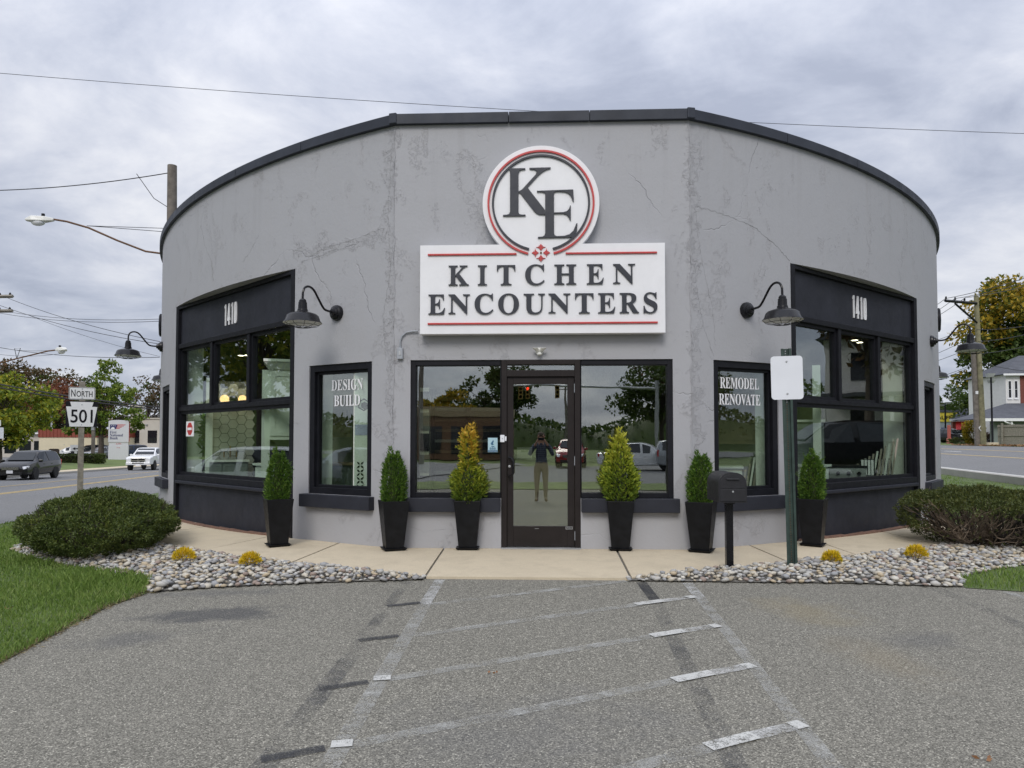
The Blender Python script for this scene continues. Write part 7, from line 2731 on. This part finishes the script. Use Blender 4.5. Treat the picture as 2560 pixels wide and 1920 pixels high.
# behind the DESIGN BUILD window
x, y, a = see(-1, 0, 0.05, 1.3)
cabinet("base_cabinet", "green-grey base cabinet behind the DESIGN BUILD window", (x, y), a, 0.8, 0.4, 0.03, 0.95, M['cab_grey'], 3, False, M['tan'])
x, y, a = see(-1, 0, 0.03, 1.55)
cabinet("wall_cabinet", "cream wall cabinet above the counter behind the DESIGN BUILD window", (x, y), a, 0.28, 0.35, 1.40, 0.60, M['tan'], 1)
MB().box(-0.5, 0.5, 0.5, 0.55, 0, 3.0).build("partition", M['int_wall'], shop, (x, y, 0), (0, 0, a))
x, y, a = see(-1, 0, 0.40, 0.22)
sh = thing("tile_board", "white tile sample board with hexagon and petal prints inside the DESIGN BUILD window", "display board", (x, y, 0.66), a)
MB().box(-0.11, 0.11, 0, 0.03, 0, 1.72).build("board", M['cab_white'], sh)
for z_ in (0.07, 0.17, 0.27, 0.37):
    for q in range(4):
        M_ = Matrix.Translation((-0.02, -0.003, z_)) @ Matrix.Rotation(R(45 + 90 * q), 4, 'Y')
        MB().prism([(0, 0.006), (0.014, 0.03), (0, 0.066), (-0.014, 0.03)], -0.001, 0.0025, M_).build("petal", M['frame'], sh)
oc = [(0.085 * math.cos(R(60 * k + 30)), 0.085 * math.sin(R(60 * k + 30))) for k in range(6)]
ic = [(p[0] * 0.78, p[1] * 0.78) for p in oc]
hx = MB()
hx.add([(p[0], -0.002, p[1]) for p in oc] + [(p[0], -0.002, p[1]) for p in ic], [(k, (k + 1) % 6, 6 + (k + 1) % 6, 6 + k) for k in range(6)])
hx.build("hexagon", M['frame'], sh, (0.02, 0, 1.16))
MB().prism([(p[0] * 0.6, p[1] * 0.6) for p in oc], -0.004, -0.001).build("hexagon", M['frame'], sh, (0.03, 0, 1.15))
MB().box(-0.09, 0.09, -0.004, -0.001, 0.76, 0.90).build("poster", mat("lilac_print", (0.42, 0.42, 0.62), 0.6), sh)
# behind the REMODEL window
x, y, a = see(1, 0, -0.3, 1.5)
cabinet("wall_cabinet", "tan wall cabinet with hood behind the REMODEL window", (x, y), a, 0.8, 0.4, 1.30, 1.2, M['tan'], 2)
MB().box(-0.6, 0.6, 0.5, 0.55, 0, 3.0).build("partition", M['int_wall'], shop, (x, y, 0), (0, 0, a))
x, y, a = see(1, 0, -0.4, 1.3)
cabinet("base_cabinet", "pale base cabinet behind the REMODEL window", (x, y), a, 0.5, 0.5, 0.03, 0.92, M['cab_white'], 1, False, M['cab_white'])
rack(1, 0, -0.02, 0.7, 9, "slanting rack of sample strips behind the REMODEL window", 0.045, 0.85, 0.085)
# middle: sample tower, shelf of door samples, reception desk
tw = thing("sample_tower", "narrow white sample tower at the left edge of the storefront", "display rack", (-1.50, 0.28, 0.03))
MB().box(-0.06, 0.06, 0, 0.12, 0, 2.0).build("post", M['cab_white'], tw)
for k in range(5):
    MB().box(-0.05, 0.07, -0.02, -0.001, 0.65 + k * 0.27, 0.87 + k * 0.27).build("sample", M['cab_grey'] if k % 2 else M['frame'], tw)
sd = thing("sample_shelf", "dark shelf unit of cabinet door samples behind the storefront", "shelf", (-1.15, 2.2, 0.03))
MB().box(-0.55, 0.6, 0.3, 0.36, 0, 2.15).build("back", M['int_dark'], sd)
for x in (-0.56, 0.01, 0.58):
    MB().box(x, x + 0.03, 0, 0.299, 0, 2.15).build("side", M['frame'], sd)
for k in range(11):
    z = 0.3 + k * 0.165
    for x in (-0.53, 0.04):
        MB().box(x + 0.02, x + 0.5, 0.05, 0.28, z, z + 0.045).build("door_sample", M['tan'] if k % 3 else M['cab_white'], sd)
MB().box(-2.7, -0.6, 3.3, 3.36, 0.03, 3.9).build("partition", M['wood_brown'], shop)
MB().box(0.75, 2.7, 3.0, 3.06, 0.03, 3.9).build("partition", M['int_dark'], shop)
M['tan_white'] = mat('desk_cream', (0.40, 0.37, 0.27), 0.5, var=0.05)
dk = cabinet("reception_desk", "pale panelled reception desk seen through the entrance door", (0.0, 1.35), 0, 1.9, 0.6, 0.03, 1.02, M['tan_white'], 4, False, M['int_dark'])
o = thing("desk_frame", "small white framed notice on the reception desk", "notice", (-0.24, 1.5, 1.09))
MB().box(-0.11, 0.11, 0, 0.02, 0, 0.16).build("card", M['letter_white'], o)
MB().box(-0.05, 0.05, -0.002, -0.0005, 0.09, 0.12).build("print", M['cab_grey'], o)
# ceiling spots
for k, (x, y) in enumerate((see(-1, 1, 0.46, 1.6)[:2], see(-1, 1, 0.67, 1.7)[:2], see(-1, 1, 1.5, 1.2)[:2], see(1, 1, -0.2, 1.9)[:2], see(1, 1, -0.05, 2.1)[:2])):
    s_ = thing("ceiling_spot", ("first of the lit ceiling spots over the hexagon board", "second lit ceiling spot over the hexagon board", "lit ceiling spot deep in the left show room", "lit ceiling spot in the right show room", "second lit ceiling spot in the right show room")[k], "ceiling light", (x, y, 2.85 if k < 2 else 3.1), 0, "lit ceiling spots in the show rooms")
    MB().tube([(0, 0, 0), (0, 0, 1.05 if k < 2 else 0.8)], 0.012, 6).build("rod", M['frame'], s_)
    MB().lathe([(0.055, -0.02), (0.05, 0.07), (0.0, 0.09)], 14).build("housing", M['frame'], s_)
    MB().lathe([(0.0, -0.0215), (0.05, -0.0215)], 14).build("lamp", M['spot'], s_)
    ld = bpy.data.lights.new("spot_light", 'SPOT')
    ld.energy = 28
    ld.spot_size = R(120)
    ld.spot_blend = 0.6
    ld.color = (1.0, 0.86, 0.68)
    ld.shadow_soft_size = 0.05
    lo = bpy.data.objects.new("spot_light", ld)
    link(lo, s_)
    lo.location = (0, 0, -0.03)

# ------------------------------------------------------------------ what the windows mirror: the other side of the crossing
vehicle("car", 'suv', M['car_white'], -13.2, 4.4, math.atan2(LD.y, LD.x), "white SUV passing on the near lane left of the picture", "car")
vehicle("car", 'suv', M['car_black'], 15.6, 4.2, math.atan2(-RD.y, -RD.x), "dark SUV passing on the side road right of the picture", "car")
vehicle("car", 'sedan', M['car_silver'], -17.5, -4.5, math.atan2(LD.y, LD.x), "silver sedan on the left road beside the viewpoint", "car")
vehicle("car", 'sedan', M['car_white'], 5.6, -31.0, R(15), "white sedan waiting at the crossing behind the viewpoint", "car")
vehicle("car", 'suv', M['car_red'], 1.9, -36.0, R(95), "red SUV facing the shop across the crossing", "car")
vehicle("car", 'suv', M['car_silver'], 8.5, -30.0, R(5), "silver SUV turning at the crossing", "car")
big = [(0, 0, 6.2, 3.6, 3.4, 3.2), (-2.2, 0, 5.2, 2.8, 2.8, 2.2), (2.2, 0, 7.6, 2.8, 2.6, 2.4)]
for k, (x, y, s, m_) in enumerate(((-31, 8.5, 1.25, 'lf_locust'), (-35, 16, 1.3, 'lf_green'), (-31.5, 4.0, 1.15, 'lf_green'), (-62, -30, 0.8, 'lf_brown'),
                                   (30, 15, 1.2, 'lf_green'), (27.5, 8.5, 1.3, 'lf_brown'), (58, -22, 1.0, 'lf_green'), (-4.3, -62, 0.95, 'lf_green'), (-9.5, -58, 0.62, 'lf_gold'), (11.6, -60, 1.05, 'lf_green'), (15.5, -52, 1.4, 'lf_green'), (17, -60, 1.4, 'lf_brown'))):
    crown = [tuple(q * s for q in c_) for c_ in big]
    tree("street_tree", ("tree number %d" % k), x, y, T(x, y), 10 * s, crown, M[m_], 85, 95, 0.36, 600 + k, "trees around the crossing outside the picture", 0.22)
    for o_ in bpy.data.objects:
        if o_.get("label") == "tree number %d" % k:
            o_["label"] = "leafy street tree %s outside the picture" % ("left of the left road" if x < -20 else "right of the right road" if x > 20 else "behind the crossing")
r2 = np.random.default_rng(700)
n = 30000
A = r2.uniform(R(150), R(390), n)
rad = r2.uniform(105, 125, n)
hgt = 6.5 + 2.5 * np.sin(A * 9) + 1.5 * np.sin(A * 23 + 1)
P = np.stack((np.cos(A) * rad, -9 + np.sin(A) * rad, (1 - r2.random(n) ** 1.6) * hgt * 1.05), 1)
v, f = cards(P, unit(r2, n), r2.uniform(0.5, 1.1, n), 0.6, r2)
tl = mesh_np("inner_mass", *(lambda q: (np.concatenate([np.stack((np.cos(q) * r_, -9 + np.sin(q) * r_, z_), 1) for r_, z_ in ((103, -2 + 0 * q), (108, (6.5 + 2.5 * np.sin(q * 9) + 1.5 * np.sin(q * 23 + 1)) * .78), (120, (6.5 + 2.5 * np.sin(q * 9) + 1.5 * np.sin(q * 23 + 1)) * .8), (126, -2 + 0 * q))]), np.array([(k * 241 + i, k * 241 + i + 1, (k + 1) * 241 + i + 1, (k + 1) * 241 + i) for k in range(3) for i in range(240)])))(np.linspace(R(150), R(390), 241)), M['lf_green'])
tl_o = tag(mesh_np("treeline", v, f, M['lf_green']), "far dark treeline round the horizon behind the viewpoint", None, None, "stuff")
tl.parent = tl_o
hs = thing("clapboard_house", "white clapboard house with porch right of the right road", "house", (33.5, 13.0, 0.9), R(-70))
MB().box(-5, 5, 0, 8, 0, 6.0).build("wall", M['house_white'], hs)
mb = MB()
mb.prism([(-5.4, 6.0), (5.4, 6.0), (0, 9.2)], -0.4, 8.4)
mb.build("roof", M['roof_grey'], hs)
MB().box(-5, 5, -2.2, 0, 2.7, 2.9).build("porch_roof", M['roof_grey'], hs)
for x in (-4.8, -1.6, 1.6, 4.8):
    MB().box(x - 0.1, x + 0.1, -2.1, -1.9, 0, 2.7).build("porch_post", M['white'], hs)
for k in range(30):
    MB().box(-4.7 + k * 0.32, -4.62 + k * 0.32, -2.05, -1.97, 0.35, 1.1).build("baluster", M['white'], hs)
MB().box(-4.8, 4.8, -2.1, -1.92, 1.1, 1.18).build("rail", M['white'], hs)
for x in (-3.2, 0, 3.2):
    for z in (0.8, 3.7):
        wn_ = MB().box(x - 0.5, x + 0.5, -0.05, 0.05, z, z + 1.5).build("window", M['win_dark'], hs)
br = thing("brown_store", "brown brick store with tan fascia across the crossing", "building", (-13.5, -50, -0.3), 0)
MB().box(0, 11, -8, 0, 0, 3.6).build("wall", M['wood_brown'], br)
MB().box(-0.1, 11.1, -8, 0.15, 3.6, 4.4).build("fascia", M['tan'], br)
for k in range(4):
    MB().box(0.8 + k * 2.6, 2.6 + k * 2.6, -0.02, 0.05, 0.5, 2.8).build("window", M['win_dark'], br)
ts = thing("traffic_signal", "mast arm with hanging traffic signals across the crossing", "traffic light", (9.5, -50, -0.3))
MB().tube([(0, 0, 0), (0, 0, 6.6)], 0.16, 10).build("pole", M['galv'], ts)
MB().tube([(0, 0, 5.9), (-13, 0, 6.3)], [0.13, 0.07], 8).build("arm", M['galv'], ts)
for k, x in enumerate((-11.2, -10.6, -8.2, -6.6)):
    hd_ = MB().box(x - 0.18, x + 0.18, -0.15, 0.15, 5.1, 6.15).build("signal_head", mat("signal_yellow", (0.20, 0.13, 0.02), 0.6) if k == 0 else bpy.data.materials["signal_yellow"], ts)
    for q in range(3):
        lit = (k == 1 and q == 2)
        MB().lathe([(0, 0.0), (0.12, 0.0)], 14, Matrix.Translation((x, 0.155, 5.28 + q * 0.34)) @ Matrix.Rotation(R(-90), 4, 'X')).build("lens", emit_mat("red_signal", (1, 0.05, 0.02), 4.0) if lit else M['frame'], hd_)
for k, (x, y) in enumerate(((-3.2, -72), (3.4, -92), (-8, -38))):
    up2 = thing("utility_pole", ("utility pole far behind the crossing", "farthest utility pole behind the crossing", "utility pole beside the brown store")[k], "utility pole", (x, y, -0.3))
    MB().tube([(0, 0, 0), (0, 0, 10.5)], [0.18, 0.13], 8).build("shaft", M['pole_grey'], up2)
    for z in (9.8, 8.8):
        MB().box(-1.3, 1.3, -0.06, 0.06, z, z + 0.12).build("crossarm", M['pole_grey'], up2)
for k in range(5):
    cable((-40, -37.5 - k * .2, 7.2 + 0.55 * k), (40, -36.0 + k * .2, 6.8 + 0.6 * k), 0.5, 0.025, "overhead wire crossing the junction behind the viewpoint", "wires over the crossing behind")

# ------------------------------------------------------------------ the photographer, seen only in the door glass
def photographer():
    gz = T(0, -9.16)
    root = thing("person", "photographer in dark plaid shirt and khaki trousers holding up a phone", "person", (0.0, -9.16, gz))
    J, E_, RR = [], [], []

    def j(p, r, parent=None):
        J.append(p)
        RR.append(r)
        if parent is not None:
            E_.append((parent, len(J) - 1))
        return len(J) - 1
    pel = j((0, 0, 0.94), 0.15)
    bel = j((0, 0.01, 1.08), 0.145, pel)
    chs = j((0, 0.0, 1.28), 0.165, bel)
    shd = j((0, -0.01, 1.43), 0.12, chs)
    nek = j((0, 0.01, 1.52), 0.058, shd)
    jaw = j((0, 0.035, 1.60), 0.072, nek)
    hd_ = j((0, 0.03, 1.68), 0.092, jaw)
    crn = j((0, 0.02, 1.745), 0.07, hd_)
    nos = j((0, 0.135, 1.645), 0.014, jaw)
    for s in (-1, 1):
        j((s * 0.105, 0.02, 1.65), 0.016, hd_)
        sh_ = j((s * 0.185, -0.01, 1.42), 0.075, shd)
        el = j((s * 0.30, 0.10, 1.19), 0.048, sh_)
        wr_ = j((s * 0.125, 0.29, 1.50), 0.031, el)
        pm = j((s * 0.095, 0.315, 1.555), 0.034, wr_)
        for q in range(4):
            k1 = j((s * (0.078 - 0.004 * q), 0.335 - 0.012 * q, 1.585 + 0.012 * q), 0.010, pm)
            j((s * (0.055 - 0.006 * q), 0.338 - 0.014 * q, 1.60 + 0.012 * q), 0.008, k1)
        th = j((s * 0.085, 0.30, 1.535), 0.011, pm)
        j((s * 0.055, 0.305, 1.55), 0.009, th)
        hp = j((s * 0.095, 0, 0.88), 0.105, pel)
        kn = j((s * 0.105, 0.02, 0.50), 0.066, hp)
        an = j((s * 0.115, 0.0, 0.10), 0.046, kn)
        j((s * 0.13, 0.14, 0.045), 0.042, an)
    me = bpy.data.meshes.new("body")
    me.from_pydata(J, E_, [])
    o = bpy.data.objects.new("body", me)
    link(o, root)
    sk = o.modifiers.new("skin", 'SKIN')
    sv = me.skin_vertices[0].data
    for i, r_ in enumerate(RR):
        sv[i].radius = (r_, r_ * (0.75 if i in (bel, chs, pel, shd) else 1.0))
        sv[i].use_root = (i == pel)
    sub = o.modifiers.new("sub", 'SUBSURF')
    sub.levels = sub.render_levels = 2
    dg = bpy.context.evaluated_depsgraph_get()
    m2 = bpy.data.meshes.new_from_object(o.evaluated_get(dg))
    o.modifiers.clear()
    o.data = m2
    m2.name = "body"
    pl_ = NT("plaid_shirt")
    a = pl_.n.new("ShaderNodeTexWave")
    a.inputs["Scale"].default_value = 6.5
    pl_.l.new(pl_.mapping(pl_.coord(), (1, 0.001, 0.001)), a.inputs[0])
    b = pl_.n.new("ShaderNodeTexWave")
    b.bands_direction = 'Z'
    b.inputs["Scale"].default_value = 6.5
    pl_.l.new(pl_.coord(), b.inputs[0])
    f_ = pl_.math('MAXIMUM', pl_.ramp(a.outputs["Fac"], ((0.78, 0.0), (0.86, 1.0))), pl_.ramp(b.outputs["Fac"], ((0.78, 0.0), (0.86, 1.0))))
    shirt = pl_.done(pl_.principled(pl_.mix(pl_.math('MULTIPLY', f_, 0.8), (0.012, 0.02, 0.045), (0.16, 0.18, 0.22)), 0.8))
    mats = [mat("skin", (0.42, 0.24, 0.17), 0.5, var=0.05), shirt, mat("khaki", (0.30, 0.24, 0.16), 0.8, var=0.08), mat("tan_shoes", (0.20, 0.11, 0.055), 0.6)]
    for m_ in mats:
        m2.materials.append(m_)
    for p in m2.polygons:
        c = p.center
        k = 0
        if c.z < 0.085:
            k = 3
        elif c.z < 1.0:
            k = 2
        elif c.z < 1.47 and not (c.y > 0.27):
            k = 1
        elif c.z < 1.52 and abs(c.x) > 0.08 and c.y < 0.25:
            k = 1
        p.material_index = k
        p.use_smooth = True
    hr = MB()
    hr.sphere((0, 0.005, 1.70), (0.098, 0.105, 0.088), 18, 12)
    hr.build("hair", mat("grey_brown_hair", (0.09, 0.065, 0.045), 0.8), root, smooth=True)
    for s in (-1, 1):
        MB().sphere((s * 0.033, 0.112, 1.672), (0.013, 0.008, 0.010), 10, 6).build("eye", M['frame'], root)
    MB().box(-0.022, 0.022, 0.100, 0.112, 1.596, 1.603).build("mouth", M['rust'], root)
    ph = thing("phone", "dark phone held up sideways by the photographer", "phone", (0.0, -9.16 + 0.348, gz + 1.60))
    MB().box(-0.078, 0.078, -0.004, 0.004, -0.037, 0.037).build("body", M['frame'], ph, bevel=0.003)


photographer()

# ------------------------------------------------------------------ small litter and the worn lawn edge
for k, (x, y, lb) in enumerate(((2.02, -5.42, "single curled brown leaf lying on the asphalt at lower right"), (-0.3, -4.4, "tiny dark leaf scrap near the middle of the parking lot"), (-4.3, -3.2, "pale dry leaf on the left lawn"))):
    r2 = np.random.default_rng(900 + k)
    v, f = cards(np.array(((0, 0, 0.012), (0.02, 0.01, 0.014), (-0.015, 0.02, 0.010))), np.array(((1, 0.2, 0.2), (0.6, 0.9, 0.25), (-0.8, 0.5, 0.2))), 0.035 if k != 1 else 0.02, 0.018, r2)
    o = mesh_np("fallen_leaf", v, f, bpy.data.materials["dry_leaves"])
    o.location = (x, y, T(x, y) + (0.0 if k < 2 else 0.06))
    tag(o, lb, "leaf", "loose leaves in front of the shop")
edge = [(-3.86, -1.84), (-3.58, -2.43), (-3.66, -2.92), (-3.59, -3.6), (-3.52, -4.24), (-3.47, -7.5)]
r2 = np.random.default_rng(910)
Vs = []
for (ax, ay), (bx, by) in zip(edge[:-1], edge[1:]):
    n = int(math.hypot(bx - ax, by - ay) * 520)
    u = r2.random(n)
    off = r2.normal(0, 0.03, n)
    ln = math.hypot(bx - ax, by - ay)
    nx_, ny_ = -(by - ay) / ln, (bx - ax) / ln
    Vs.append(np.stack((ax + (bx - ax) * u + nx_ * off, ay + (by - ay) * u + ny_ * off, np.zeros(n)), 1))
P = np.concatenate(Vs)
P[:, 2] = [T(float(a), float(b)) + 0.006 for a, b, _ in P]
v, f = cards(P, unit(r2, len(P)) * (1, 1, 0.5) + (0, 0, 0.25), r2.uniform(.02, .055, len(P)), 0.006, r2)
M['dry_grass'] = leaf_mat("dry_grass", ((0.1, (0.07, 0.05, 0.025)), (0.5, (0.20, 0.16, 0.08)), (0.9, (0.34, 0.29, 0.16))), 3.0, 0.1)
tag(mesh_np("dry_grass", v, f, M['dry_grass']), "dry brown grass fringe where the left lawn meets the asphalt", None, None, "stuff")
